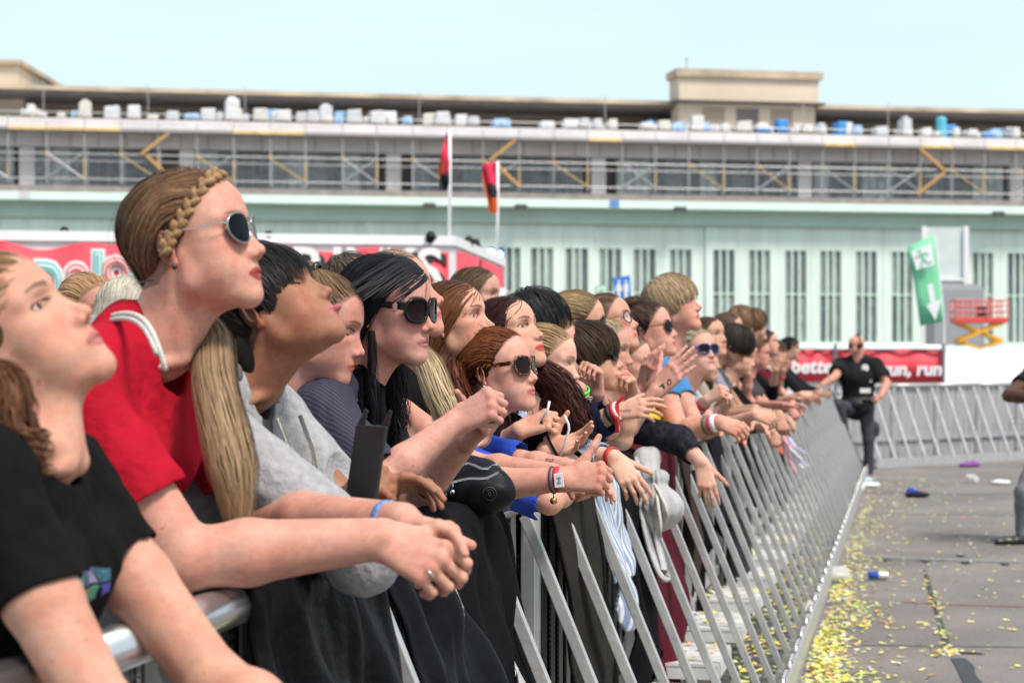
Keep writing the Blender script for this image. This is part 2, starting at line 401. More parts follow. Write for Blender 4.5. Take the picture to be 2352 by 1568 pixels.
def hand(S, W, x, back, thumb, pose='relaxed', sc=1.0, k=.004):
    """W wrist, x towards the fingers, back = normal of the back of the hand, thumb = +1 when the thumb lies on cross(back, x); returns tips"""
    x = nrm(x); b = np.asarray(back, float); b = nrm(b - x * (b @ x)); y = np.cross(b, x) * thumb
    M = np.stack([x, y, b], 1); G = lambda p: W + M @ (np.array(p, float) * sc)
    P = POSES[pose] if isinstance(pose, str) else pose; tips = []; knob = []
    names = ('index', 'middle', 'ring', 'pinky')
    for i, f in enumerate(names):
        base, ln, r = HAND[f]; base = np.array(base)
        S.rc(G((-.004, base[1]*.55, -.002)), G(base), .0150*sc, .0112*sc, k=.012*sc)
        sp = rad(P[4]) * (1.5 - i) / 1.5 * .8 ; ang = 0; p = base
        rr = [r, r*.93, r*.86, r*.72]; S.ell(G(base + np.array((0, 0, .002))), r*1.12*sc, k=.005*sc)
        for j in range(3):
            ang += rad(P[i][j]); d = np.array((math.cos(ang)*math.cos(sp), math.cos(ang)*math.sin(sp), -math.sin(ang)))
            q = p + d * ln[j]; S.rc(G(p), G(q), rr[j]*sc, rr[j+1]*sc, k=k*sc*(.9 if j else 1.6))
            if j == 0: pp_ = q
            p = q
        nb = np.array((math.sin(ang), 0, math.cos(ang)))
        tips.append((G(p + nb * rr[3]*.75), M @ d, M @ nb)); knob.append((G(base + np.array((0, 0, .008))), r*sc)); knob.append((G(pp_ + nb * rr[1]), r*.8*sc))
    S.ell(G((.055, .0, -.006)), (.034*sc, .030*sc, .011*sc), M, k=.012*sc)
    fl, op = rad(P[5][0]), rad(P[5][1])
    c = np.array((.020, .024, -.008)); d1 = nrm((math.cos(.75), math.sin(.75)*math.cos(op), -math.sin(.75)*math.sin(op) - .15))
    m1 = c + d1 * .044; S.rc(G(c), G(m1), .0155*sc, .0118*sc, k=.016*sc)
    ax = nrm(np.cross(d1, (0, 0, 1))) ; d = d1; p = m1
    inw = nrm(np.array((.35, -1.0*math.cos(op), -.9*math.sin(op) - .1)))
    for j, (l_, r0, r1) in enumerate(((.034, .0112, .0098), (.029, .0100, .0078))):
        d = nrm(d + inw * math.tan(fl * .55) ); q = p + d * l_; S.rc(G(p), G(q), r0*sc, r1*sc, k=.006*sc); p = q
    nb = nrm(np.cross(d, np.cross((0, .3, 1), d)))
    tips.append((G(p + nb * .006), M @ d, M @ nb)); hand.knob = knob
    return tips

def hairline(z, ay, kind='f'):
    """largest x that still carries hair at height z"""
    hz = [-.12, -.085, -.055, -.035, -.012, .004, .022, .045, .066, .080, .092]; hx = [-.055, -.050, -.030, .006, .016, .026, .041, .061, .078, .089, .2]
    return np.interp(z, hz, hx)
class Hair:
    pass
def strands(P, N, w, c0, c1, tip=None, clump=.6, seed=0, taper=True, flat=.4):
    """P (n, m, 3) polylines, N (n, m, 3) outward normals -> ribbon arrays V, F, colours"""
    n, m, _ = P.shape; r = np.random.default_rng(seed)
    T = np.gradient(P, axis=1); T /= np.linalg.norm(T, axis=2, keepdims=True) + 1e-9
    Sd = np.cross(T, N); Sd /= np.linalg.norm(Sd, axis=2, keepdims=True) + 1e-9
    tt = np.linspace(0, 1, m); prof = (.6 + .4*np.minimum(1, tt*5)) * np.where(tt > .7, 1 - (tt - .7) / .3 * .85, 1) if taper else np.ones(m)
    ww = (w * r.uniform(.6, 1.4, n))[:, None] * prof[None]
    twist = r.uniform(-.5, .5, (n, 1, 1)) * N * flat
    V = np.stack([P - (Sd + twist) * ww[..., None] / 2, P + (Sd + twist) * ww[..., None] / 2], 2).reshape(-1, 3)
    i = np.arange(n)[:, None] * m * 2 + np.arange(m - 1)[None] * 2; i = i.ravel(); F = np.stack([i, i+1, i+3, i+2], 1)
    u = np.clip(r.normal(.5, .20, n), 0, 1)[:, None, None]; c = np.array(c0) * (1-u) + np.array(c1) * u; c = np.repeat(c, m, 1)
    if tip is not None: g = (ss(tt, .3, 1.0) * .8)[None, :, None]; c = c * (1-g) + np.array(tip) * g
    c = c * r.uniform(.87, 1.13, (n, 1, 1)); C = np.repeat(c[:, :, None], 2, 2).reshape(-1, 3)
    return V, F, C
def flow(root, d0, want, steps, ds, colls, keep=.6, jit=.0, seed=0, stick=None):
    """let strands run: want(p, t) gives the wished direction; colls push strands out of ellipsoids (c, r, M)"""
    r = np.random.default_rng(seed); p = root.copy(); d = d0 / (np.linalg.norm(d0, axis=1, keepdims=True) + 1e-9); out = [p.copy()]; nor = []
    jv = r.normal(size=p.shape) * jit
    lift = r.uniform(0, 1, len(p))[:, None] * .004
    for s in range(steps):
        w = want(p, s / steps); w = w / (np.linalg.norm(w, axis=1, keepdims=True) + 1e-9)
        d = d * keep + w * (1 - keep) + jv; jv = jv * .8 + r.normal(size=p.shape) * jit * .4
        d /= np.linalg.norm(d, axis=1, keepdims=True) + 1e-9; p = p + d * (ds if np.ndim(ds) == 0 else ds[:, None])
        if stick is not None:
            c, rr, M, zmin, st = stick; q = (p - c) @ M; l = q / rr; k = np.linalg.norm(l, axis=1, keepdims=True); far = (k > 1 + lift / rr.min()) & (q[:, 2:3] > zmin)
            p = np.where(far, p + st * (c + ((l / (k + 1e-9)) * rr * (1 + lift / rr.min())) @ M.T - p), p)
        for c, rr, M in colls:
            l = (p - c) @ M / rr; k = np.linalg.norm(l, axis=1, keepdims=True); ins = k < 1 + lift / rr.min()
            p = np.where(ins, c + ((l / (k + 1e-9)) * rr * (1 + lift / rr.min())) @ M.T, p)
        out.append(p.copy())
    P = np.stack(out, 1)
    T = P[:, 1:] - P[:, :-1]; return P

EYE = mat('eye', 'Col', rough=.25, spec=.12)
SKIN = mat('skin', 'Col', rough=.48, noise=.10, nscale=70, bump=.16, bscale=420, spec=.26, sss=.18)
HAIRM = mat('hair', 'Col', rough=.46, noise=.12, nscale=60, spec=.10)
def _skin_detail():
    nt = SKIN.node_tree; p = nt.nodes["Principled BSDF"]; src = p.inputs["Base Color"].links[0].from_socket; tc = nt.nodes.new("ShaderNodeTexCoord")
    def noise(sc, lo, hi, a, b, det=3):
        n = nt.nodes.new("ShaderNodeTexNoise"); n.inputs["Scale"].default_value = sc; n.inputs["Detail"].default_value = det; nt.links.new(tc.outputs["Object"], n.inputs["Vector"])
        r = nt.nodes.new("ShaderNodeMapRange"); r.inputs[1].default_value = lo; r.inputs[2].default_value = hi; r.inputs[3].default_value = a; r.inputs[4].default_value = b; nt.links.new(n.outputs[0], r.inputs[0]); return r.outputs[0]
    def mixc(fac, col):
        nonlocal src
        m = nt.nodes.new("ShaderNodeMix"); m.data_type = 'RGBA'; m.blend_type = 'MULTIPLY'; nt.links.new(fac, m.inputs[0]); nt.links.new(src, m.inputs[6]); m.inputs[7].default_value = (*col, 1); src = m.outputs[2]
    mixc(noise(24, .42, .66, 0, .75), (1.0, .80, .78)); mixc(noise(11, .45, .65, 0, .45), (.86, .82, .80)); mixc(noise(230, .62, .72, 0, .55, 2), (.74, .58, .50)); mixc(noise(70, .745, .775, 0, .6, 1), (.60, .42, .35))
    nt.links.new(src, p.inputs["Base Color"]); nt.links.new(noise(40, .3, .7, .44, .66), p.inputs["Roughness"])
_skin_detail()
NAIL = (.62, .40, .36)

class Person:
    def __init__(s, label, z, nose, yaw=-15, pitch=0, roll=0, sc=.96, skin=(.56, .33, .245), lip=None, brow=(.10, .06, .04), head=None, group='crowd at the barrier',
                 blush=.5, byaw=-11, vox=None, iris=(.10, .07, .05), eyes=True, stubble=0, neck=.050, lash=1.0, browdark=.8, parent_loc=None):
        s.z, s.sc, s.R = z, sc, head_R(yaw, pitch, roll); s.skin = np.array(skin) * np.array((1.08, 1.10, 1.12)); skin = tuple(s.skin); s.yaw = yaw
        s.lip = lip or tuple(np.array(skin) * np.array((.95, .55, .55))); s.brow = brow; s.hopt = dict(head or {}); s.blush = blush; s.stubble = stubble; s.lash, s.browdark = lash, browdark
        s.hopt.setdefault('eyes', eyes); s.iris = iris
        n = s.hopt.get('nose', 1.0); s.H = PX(nose[0], nose[1], z) - s.R @ (np.array((.104 + .0185*n, 0, -.041)) * sc)
        s.vox = vox or float(np.clip(z * .00052, .0018, .0055)); s.B = Sdf(); s.paint = []; s.bands = []
        s.by = rotz(rad(byaw)); s.neck = neck
        s.root = empty('person', (s.H[0] - .1, s.H[1], 0), 0, label, 'person', group)
        s.colls = [(s.G((0, 0, .028)), np.array((.1035, .0805, .0875)) * sc, s.R), (s.G((.03, 0, -.05)), np.array((.05, .058, .07)) * sc, s.R), (s.G((.040, 0, .039)), np.array((.0600, .0680, .0600)) * sc, s.R)]
        s.NB = s.H + s.by @ (np.array((-.072, 0, -.168)) * sc); s.shw = .165 * sc
        s.parts = []
    def G(s, p): return s.H + s.R @ (np.asarray(p, float) * s.sc)
    def Lc(s, V): return ((V - s.H) @ s.R) / s.sc
    def body(s, nb=None, lean=(-.14, 0, -.48), shd=-.045, shx=-.01, w=None, shr=(0, 0, 0), shl=(0, 0, 0), SR=None, SL=None, NB=None):
        """neck base, pelvis and shoulders"""
        if nb is not None: s.NB = s.H + s.by @ (np.array(nb) * s.sc)
        if w: s.shw = w
        if NB is not None: s.NB = NB
        s.B = Sdf(); s.PV = s.NB + s.by @ (np.array(lean) * s.sc)
        s.SR = s.NB + s.by @ (np.array((shx, -s.shw, shd)) + np.array(shr)); s.SL = s.NB + s.by @ (np.array((shx, s.shw, shd)) + np.array(shl))
        if SR is not None: s.SR = SR
        if SL is not None: s.SL = SL
        B, c = s.B, s.sc; hb = s.G((-.012, 0, -.045)); hb2 = s.G((.028, 0, -.075))
        B.rc(hb, s.NB + s.by @ np.array((.005, 0, .0)), s.neck*c, (s.neck + .006)*c, k=.022)
        B.rc(hb2, s.NB + s.by @ np.array((.03, 0, .005)), .030*c, .034*c, k=.03)
        for y in (1, -1):   # sternomastoid, collar bone
            B.rc(s.G((-.022, y*.05, -.045)), s.NB + s.by @ np.array((.058, y*.018, -.012)), .013*c, .009*c, k=.014)
            sh = s.SL if y > 0 else s.SR
            B.rc(s.NB + s.by @ np.array((.055, y*.02, -.02)), sh + s.by @ np.array((.02, -y*.02, .015)), .008, .008, k=.014)
            B.rc(s.NB + s.by @ np.array((-.02, y*.03, .01)), sh, .036*c, .040*c, k=.03)
        ch = s.NB * .68 + s.PV * .32; B.ell(ch + s.by @ np.array((.0, 0, .01)), (.085*c, s.shw*.86, .14*c), s.by, k=.04)
        B.rc(ch, s.PV, .08*c, .09*c, k=.04)
        s.ch = ch
        return s
    def arm(s, side, el, wr, hd=None, back=None, pose='relaxed', thumb=None, r=(.042, .037, .032, .025), hs=None, nail=None, k=.02, hx=None):
        """el, wr: (px, py, dz) with dz added to the person's depth; hd: (px, py, dz) aims the hand"""
        P = lambda q: PX(q[0], q[1], s.z + q[2]) if isinstance(q, tuple) else np.asarray(q)
        sh = s.SR if side == 'R' else s.SL; E, W = P(el), P(wr); B = s.B; c = s.sc; r = [q * c for q in r]
        B.rc(sh, sh*.5 + E*.5, r[0], r[1]*1.02, k=.02); B.rc(sh*.5 + E*.5, E, r[1]*1.02, r[1]*.86, k=.012)
        m = E*.68 + W*.32; u = nrm(W - E)
        B.ell(E, r[1]*.82, k=.012)
        B.rc(E, m, r[1]*.84, r[2]*1.08, k=.014); B.rc(m, W, r[2]*1.08, r[3], k=.014)
        s.__dict__['arm' + side] = (sh, E, W); s.__dict__['rad' + side] = r
        if pose is None: return s
        x = P(hd) - W if hd is not None else u
        hs = hs or .90 * c; th = thumb if thumb is not None else 1
        W2 = W + nrm(x) * .006
        tips = hand(B, W2, x, back if back is not None else (0, 0, 1), th, pose, hs)
        for t, d, nb in tips: s.paint.append((t - d * .004, .0068*hs, nail or tuple(s.skin * np.array((1.02, .84, .84))), 1.0 if nail else .8))
        for c_, r_ in hand.knob: s.paint.append((c_, r_ * 1.1, tuple(s.skin * np.array((1.0, .80, .76))), .55))
        s.__dict__['hand' + side] = (W2, nrm(x))
        return s
    def finish(s, vox=None):
        hs = head_sdf(**s.hopt); S = Sdf().put(hs, s.R, s.H, s.sc)
        for q in s.B.P: S.P.append(q)
        v = vox or s.vox; V, Q = biggest(*S.mesh(v)); V = smooth_mesh(V, Q, 1, .35)
        C = np.repeat(s.skin[None], len(V), 0) * (1 + .05 * vnoise(V * 30, 3))[:, None]
        C = face_paint(s.Lc(V), C, s.skin, s.lip, s.brow, s.blush, s.browdark, s.lash, s.stubble, s.hopt.get('eyeh', 1.0))
        for c, r, col, a in s.paint:
            w = (1 - ss(np.linalg.norm(V - c, axis=1), r*.7, r*1.15)) * a; C = C * (1 - w[:, None]) + np.array(col) * w[:, None]
        s.bodyo = link('body', np_mesh('body', V, Q, C), SKIN, s.root, True)
        if s.hopt['eyes']:
            for y in (1, -1):
                mb = Sdf().ell((0, 0, 0), .0126, k=.001); v2 = []
                lat, lon = 14, 20; VV = []
                for a in range(lat + 1):
                    t = math.pi * a / lat
                    for b in range(lon): VV.append((math.cos(t), math.sin(t) * math.cos(2*math.pi*b/lon), math.sin(t) * math.sin(2*math.pi*b/lon)))
                VV = np.array(VV); FF = [(a*lon+b, a*lon+(b+1) % lon, (a+1)*lon+(b+1) % lon, (a+1)*lon+b) for a in range(lat) for b in range(lon)]
                ang = np.arccos(np.clip(VV[:, 0], -1, 1)); Ce = np.where((ang < .54)[:, None], np.array(s.iris), np.array((.45, .42, .40))); Ce = np.where((ang < .2)[:, None], .004, Ce)
                link('eye', np_mesh('eye', s.G(np.array((.0735, y*.031, 0)) + 0) + (VV * .0135 * s.sc) @ s.R.T, FF, Ce), EYE, s.root, True)
        return s

    # ---------------- hair
    def cap(s, c, thick=.006, kind='f', low=0.0, drop=None):
        S = Sdf().ell((0, 0, .028), (.097+thick, .074+thick, .081+thick), k=.01)
        S.ell((.040, 0, .039), (.051+thick, .059+thick, .051+thick), k=.006)
        if drop: S.rc((-.045, 0, .0), (-.055, 0, drop), .062, .045, k=.03)
        f = lambda p: None
        S2 = Sdf().put(S, s.R, s.H, s.sc)
        H, R, sc = s.H, s.R, s.sc
        class _Mx: pass
        def cut(p):
            l = ((p - H) @ R) / sc; ay = np.abs(l[..., 1]); return (l[..., 0] + .0015 + .004 * np.sin(ay * 420 + l[..., 2] * 300) - hairline(l[..., 2] - low, ay, kind)) * .8 * sc
        S2.P.append(dict(t='mx', op=2, k=.006, f=cut, c=H, R=1e3))
        V, Q = S2.mesh(max(s.vox, .0026)); l = s.Lc(V)
        C = np.repeat(np.array(c)[None], len(V), 0) * (1 + .25 * vnoise(l * np.array((40, 160, 40)), 5))[:, None]
        return V, Q, C
    def roots(s, n, seed=0, low=0.0, kind='f', r=(.099, .076, .083), front=True):
        g = np.random.default_rng(seed); out = np.zeros((0, 3))
        while len(out) < n:
            q = g.normal(size=(n*3, 3)); q /= np.linalg.norm(q, axis=1, keepdims=True)
            a = q * np.array(r) + np.array((0, 0, .028)); b = q * np.array((.0545, .0625, .0545)) + np.array((.040, 0, .039))
            p = np.where((g.uniform(size=len(q)) < .45)[:, None] & (q[:, :1] > -.1), b, a)
            # keep the outer of the two skull lobes
            ka = np.linalg.norm((p - np.array((0, 0, .028))) / np.array(r), axis=1); kb = np.linalg.norm((p - np.array((.04, 0, .039))) / np.array((.0545, .0625, .0545)), axis=1)
            ok = (np.minimum(ka, kb) > .985) & (p[:, 0] < hairline(p[:, 2] - low, np.abs(p[:, 1]), kind) + .002) & (p[:, 2] > -.07)
            out = np.concatenate([out, p[ok]])
        return out[:n]
    def grow(s, n, want, steps=16, ds=.012, w=.0022, c0=(.1, .06, .03), c1=(.2, .12, .06), tip=None, seed=0, keep=.55, jit=.05, low=0.0, d0=None, extra=(), rootsL=None, lenvar=.25, stick=None):
        """want(local p, local root, t) -> local direction (or None part for world gravity)"""
        rl = s.roots(n, seed, low) if rootsL is None else rootsL; n = len(rl)
        root = s.H + (rl * s.sc) @ s.R.T; g = np.random.default_rng(seed + 1)
        rn = (rl - np.array((0, 0, .03))) / np.array((.1, .077, .088))**2; rn /= np.linalg.norm(rn, axis=1, keepdims=True)
        dd = (rn * .15 + want(rl, rl, 0.0)) if d0 is None else d0(rl)
        f = lambda p, t: (want(s.Lc(p), rl, t)) @ s.R.T
        P = flow(root, dd @ s.R.T, f, steps, ds * g.uniform(1 - lenvar, 1 + lenvar*.4, n) * s.sc, list(s.colls) + list(extra), keep, jit, seed, stick)
        cen = s.G((-.0, 0, .0)); N = P - cen; hz = np.minimum(P[..., 2:3], cen[2]) ; N = np.concatenate([P[..., :2] - cen[:2], P[..., 2:3] - hz], -1); N /= np.linalg.norm(N, axis=2, keepdims=True) + 1e-9
        return strands(P, N, w, c0, c1, tip, seed=seed)
    def hair_mesh(s, chunks, name='hair'):
        V, F, C = [], [], []; o = 0
        for v, f, c in chunks: V.append(v); F.append(np.asarray(f) + o); C.append(c); o += len(v)
        return link(name, np_mesh(name, np.concatenate(V), np.concatenate(F), np.clip(np.concatenate(C), 0, 1)), HAIRM, s.root, True)

# the extra 'mx' operation: intersection with a field
_ev0 = Sdf._ev
def _ev(s, pts, cen, hd):
    if not any(q['t'] == 'mx' for q in s.P): return _ev0(s, pts, cen, hd)
    P = s.P; D = None; t = Sdf(); t.P = [q for q in P if q['t'] != 'mx']; D = _ev0(t, pts, cen, hd)
    for q in P:
        if q['t'] == 'mx':
            h = q['f'](pts); k = q['k']; x = np.maximum(k - np.abs(D - h), 0) / k; D = np.maximum(D, h) + x * x * k / 4
    return D.astype(np.float32)
Sdf._ev = _ev

def fly(s, P, N, c0, c1, seed, n=70):
    g = np.random.default_rng(seed + 50); i = g.choice(len(P), min(n, len(P)), False); m = P.shape[1]; t = np.linspace(0, 1, m)[None, :, None]
    a = g.uniform(.002, .016, (len(i), 1, 1)) * s.sc; ph = g.uniform(0, 6, (len(i), 1, 1)); side = np.cross(np.gradient(P[i], axis=1), N[i]); side /= np.linalg.norm(side, axis=2, keepdims=True) + 1e-9
    Q = P[i] + N[i] * a * np.sin(np.pi * t) * (1 + .3 * np.sin(t * 9 + ph)) + side * a * np.sin(t * 5 + ph)
    return strands(Q, N[i], max(.0007, s.z * .00022), np.array(c0) * 1.1, np.array(c1) * 1.15, seed=seed)
def keep_ear(s, P):
    l = s.Lc(P.reshape(-1, 3)).reshape(P.shape); z = (l[..., 0] > -.018) & (l[..., 0] < .03) & (l[..., 2] < .016) & (l[..., 2] > -.05) & (np.abs(l[..., 1]) > .055)
    return ~z.any(1)
# hair styles -------------------------------------------------
def style_back(s, target, n=1500, c0=(.1, .06, .03), c1=(.2, .12, .06), seed=1, w=.0022, jit=.04, part=None, low=0.0, cap=.004, ear=True):
    n = int(n * 1.7); w = w * .62; T = np.array(target, float)
    def want(p, r, t):
        v = T - p; v = v / (np.linalg.norm(v, axis=1, keepdims=True) + .02); return v + np.array((-1.0, 0, .55)) * (np.clip((p[:, :1] - .0) / .05, 0, 1) * np.clip((.10 - p[:, 2:3]) / .04, 0, 1))
    d = np.linalg.norm(s.roots(n, seed, low) - T, axis=1)
    rl = s.roots(n, seed, low); d = np.linalg.norm(rl - T, axis=1) * 1.25
    root = s.H + (rl * s.sc) @ s.R.T
    f = lambda p, t: want(s.Lc(p), rl, t) @ s.R.T
    st = 14; P = flow(root, want(rl, rl, 0) @ s.R.T, f, st, d / st * s.sc, s.colls, .35, jit, seed)
    if ear: P = P[keep_ear(s, P)]
    cen = s.G((0, 0, .02)); N = P - cen; N /= np.linalg.norm(N, axis=2, keepdims=True) + 1e-9
    return [s.cap(np.array(c0) * .8, cap, low=low), strands(P, N, w, c0, c1, seed=seed), fly(s, P, N, c0, c1, seed)]
def style_long(s, n=1600, length=.35, c0=(.1, .06, .03), c1=(.2, .12, .06), tip=None, seed=1, w=.0026, party=0.0, back=.55, extra=(), wave=.0, low=0.0, jit=.05, over=0.0):
    n = int(n * 1.7); w = w * .62; up = s.R.T @ np.array((0, 0, -1.0)); steps = 22
    def want(p, r, t):
        sd = np.sign(r[:, 1:2] - party); sd[sd == 0] = 1
        v = np.zeros_like(p); top = np.clip((p[:, 2:3] - .03) / .07, 0, 1)
        side = np.concatenate([-back * np.ones_like(sd), sd * (1.0 - over), -.25 * np.ones_like(sd)], 1)
        v = side * top + up[None] * (1 - top) * 1.3 + np.array((-.35 * back, 0, 0)) * (np.abs(p[:, 2:3]) < .09)
        # keep clear of the face
        face = (p[:, 0:1] > hairline(p[:, 2], 0)[:, None] - .004) & (p[:, 2:3] > -.10); v = v + face * np.array((-.9, 0, 0)) 
        if wave: v = v + wave * np.stack([np.sin(p[:, 2]*90 + r[:, 1]*160), np.cos(p[:, 2]*80 + r[:, 0]*150), np.zeros(len(p))], 1)
        return v
    ch = s.grow(n, want, steps, (length + .10) / steps, w, c0, c1, tip, seed, .55, jit, low, extra=extra, stick=(s.G((0, 0, .028)), np.array((.1045, .083, .0875)) * s.sc, s.R, -.02, .7))
    return [s.cap(np.array(c0) * .8, .006, low=low), ch]
def style_short(s, n=1500, length=.07, c0=(.02, .017, .016), c1=(.05, .04, .035), seed=1, w=.0024, fringe=.6, low=0.0, jit=.08, thick=.012, crown=(-.05, 0, .1), side=0.0):
    n = int(n * 1.6); w = w * .66; Cn = np.array(crown); up = s.R.T @ np.array((0, 0, -1.0))
    def want(p, r, t):
        v = p - Cn; v = v / (np.linalg.norm(v, axis=1, keepdims=True) + .01)
        return v + np.array((fringe * .3, side, 0)) + up[None] * (.3 + .5 * t)
    rl = s.roots(n, seed, low); rl = rl[~((rl[:, 2] < -.008) & (rl[:, 0] > -.066))]
    ch = s.grow(n, want, 9, length / 9, w, c0, c1, None, seed, .5, jit, low, rootsL=rl, extra=[(s.G((0, 0, .028)), np.array((.099+thick, .076+thick, .083+thick)) * s.sc, s.R), (s.G((.040, 0, .039)), np.array((.052+thick*.8, .061+thick*.8, .052+thick*.8)) * s.sc, s.R)], stick=(s.G((0, 0, .028)), np.array((.100+thick, .077+thick, .084+thick)) * s.sc, s.R, -.095, .85))
    return [s.cap(np.array(c0) * .9, thick * .8, low=low), ch]
def tail(s, base, dirs, n=500, length=.4, r0=.014, r1=.03, c0=(.2, .12, .06), c1=(.4, .28, .16), tip=None, w=.0028, seed=3, extra=(), wave=.15, grav=1.0, steps=24, path=None):
    """a hanging lock of hair from a world point, optionally along a world path"""
    n = int(n * 1.7); w = w * .62; g = np.random.default_rng(seed); base = np.asarray(base, float); d = nrm(dirs); a = g.uniform(0, 2*np.pi, n); rr = np.sqrt(g.uniform(0, 1, n))
    u = nrm(np.cross(d, (.3, .9, .2))); v = np.cross(d, u)
    if path is None:
        pts = [base]; dd = d.copy(); q = base.copy()
        for i in range(steps):
            dd = nrm(dd * .72 + np.array((0, 0, -1.0)) * .28 * grav); q = q + dd * length / steps; pts.append(q.copy())
        pts = np.array(pts)
    else:
        P0 = np.array(path, float); t = np.linspace(0, len(P0) - 1, steps + 1); pts = np.stack([np.interp(t, np.arange(len(P0)), P0[:, i]) for i in range(3)], 1)
        for _ in range(3): pts[1:-1] = pts[1:-1]*.5 + (pts[:-2] + pts[2:])*.25
    tt = np.linspace(0, 1, steps + 1); rad_ = r0 + (r1 - r0) * np.sin(np.clip(tt * 1.3, 0, 1) * np.pi / 2); rad_ = rad_ * np.where(tt > .75, 1 - (tt - .75) * 2.0, 1)
    ph = g.uniform(0, 6.3, (n, 1)); wv = wave * r1 * np.sin(tt[None] * 14 + ph) * tt[None]
    T = np.gradient(pts, axis=0); T /= np.linalg.norm(T, axis=1, keepdims=True) + 1e-9
    U = np.cross(T, v); U /= np.linalg.norm(U, axis=1, keepdims=True) + 1e-9; W = np.cross(T, U)
    ox = (np.cos(a)*rr)[:, None] * rad_[None] + wv; oy = (np.sin(a)*rr)[:, None] * rad_[None] + wv * .5
    P = pts[None] + U[None] * ox[..., None] + W[None] * oy[..., None]
    m = g.uniform(.82, 1.0, n); idx = np.clip(np.linspace(0, steps, steps + 1)[None] * m[:, None], 0, steps)
    lo = np.floor(idx).astype(int); hi = np.minimum(lo + 1, steps); fr = (idx - lo)[..., None]; ii = np.arange(n)[:, None]
    P = P[ii, lo] * (1 - fr) + P[ii, hi] * fr
    N = U[None] * np.cos(a)[:, None, None] + W[None] * np.sin(a)[:, None, None]; N = np.broadcast_to(N, P.shape)
    return strands(P, N, w, c0, c1, tip, seed=seed)
def blob_hair(c, r, M, n, c0, c1, w=.003, seed=5, turns=1.2):
    """a wound bun: strands coil round an ellipsoid; returns ribbons"""
    g = np.random.default_rng(seed); m = 14; a0 = g.uniform(0, 2*np.pi, n); z0 = g.uniform(-.95, .95, n); tt = np.linspace(0, 1, m)
    a = a0[:, None] + tt[None] * turns * g.uniform(.6, 1.4, n)[:, None] * 2; zz = np.clip(z0[:, None] + .5 * (tt[None] - .5) * g.normal(size=n)[:, None], -.97, .97); q = np.sqrt(1 - zz**2)
    U = np.stack([zz, q*np.cos(a), q*np.sin(a)], -1); rr = np.asarray(r) * g.uniform(.88, 1.08, n)[:, None, None]
    P = np.asarray(c) + (U * rr) @ np.asarray(M).T; N = U @ np.asarray(M).T
    return strands(P, N, w, c0, c1, seed=seed)

# glasses ----------------------------------------------------
def glasses(s, frame, lens, shape='round', w=.027, h=.021, fr=.0022, temple=.0035, tcol=None, z0=-.004, x0=.1065, name='sunglasses', arm_h=None, tilt=0, gap=.0335):
    e = {'round': 2.0, 'aviator': 2.4, 'square': 3.6, 'big': 2.6}[shape]; n = 32
    root = bpy.data.objects.new(name, None); COL.objects.link(root); root.parent = s.root; root.matrix_parent_inverse = Matrix.Translation(-s.root.location)
    fm = MB()
    for y in (1, -1):
        lm, tm = MB(), MB()
        wr = rotz(-y * -rad(-9)) ; pts = []
        for i in range(n):
            a = 2*math.pi*i/n; ca, sa = math.cos(a), math.sin(a)
            py_ = math.copysign(abs(ca)**(2/e), ca) * w; pz = math.copysign(abs(sa)**(2/e), sa) * h
            if shape == 'aviator' and pz < 0: py_ *= 1 - .22 * (pz / -h)**2; pz *= 1.12
            if shape == 'square' and pz < 0: py_ *= 1 - .14 * (-pz / h)
            # wrap round the face: the outer edge sits further back
            outw = py_ * 1.0; yy = y * (gap + outw); xx = x0 - max(0, abs(yy) - .014)**2 * 7.0
            pts.append(np.array((xx, yy, z0 + pz)))
        W = [s.G(p) for p in pts]
        fm.tube(W + [W[0]], fr * s.sc, 6, cap=False)
        cen = s.G(np.mean(pts, 0) + np.array((.002, 0, 0))); off = s.R @ np.array((-.0012, 0, 0)) * s.sc
        V = [cen] + W; F = [(0, 1 + i, 1 + (i+1) % n) if y < 0 else (0, 1 + (i+1) % n, 1 + i) for i in range(n)]
        lm.add(V, F); lm.add([v + off for v in V], [f[::-1] for f in F])
        hx = [p for p in pts if abs(p[1]) == max(abs(q[1]) for q in pts)][0]
        a = np.array((hx[0], y*abs(hx[1]), z0 + h*.35)); b = np.array((a[0] - .008, y*.0735, z0 + h*.4)); c = np.array((.004, y*.0795, .010)); d = np.array((-.016, y*.0795, -.014))
        th = arm_h or temple
        pp = [s.G(q) for q in (a, b, b*.6 + c*.4, c)]
        for i in range(3): tm.bar(pp[i], pp[i+1], temple*.6, th * (1 if i == 0 else 1 - .12*i), up=s.R @ np.array((0, 0, 1)))
        tm.bar(pp[3], s.G(d), temple*.55, th*.7, up=s.R @ np.array((0, 0, 1))); lm.build('lens', lens, root, True); tm.build('temple', tcol or frame, root)
    zb = z0 + h * .35; fm.tube([s.G((x0 - .001, -.008, zb - .001)), s.G((x0 + .002, 0, zb + .001)), s.G((x0 - .001, .008, zb - .001))], fr * 1.1 * s.sc, 6)
    if shape == 'aviator': fm.tube([s.G((x0 - .001, -.012, zb + .008)), s.G((x0 + .001, 0, zb + .009)), s.G((x0 - .001, .012, zb + .008))], fr * s.sc, 6)
    fm.build('frame', frame, root, True)
    return root
BLACKP = mat('black plastic', (.007, .007, .008), rough=.22, spec=.2)
LENSD = mat('dark lens', (.004, .005, .008), rough=.12, spec=.07)
METALF = mat('thin metal frame', (.45, .44, .42), rough=.25, metal=1)

def on_surface(o, target, off=.0015):
    d = o.modifiers.new('fine', 'SUBSURF'); d.subdivision_type = 'SIMPLE'; d.levels = d.render_levels = 3; m = o.modifiers.new('on_surface', 'SHRINKWRAP'); m.target = target; m.wrap_method = 'NEAREST_SURFACEPOINT'; m.wrap_mode = 'ABOVE_SURFACE'; m.offset = off; return o
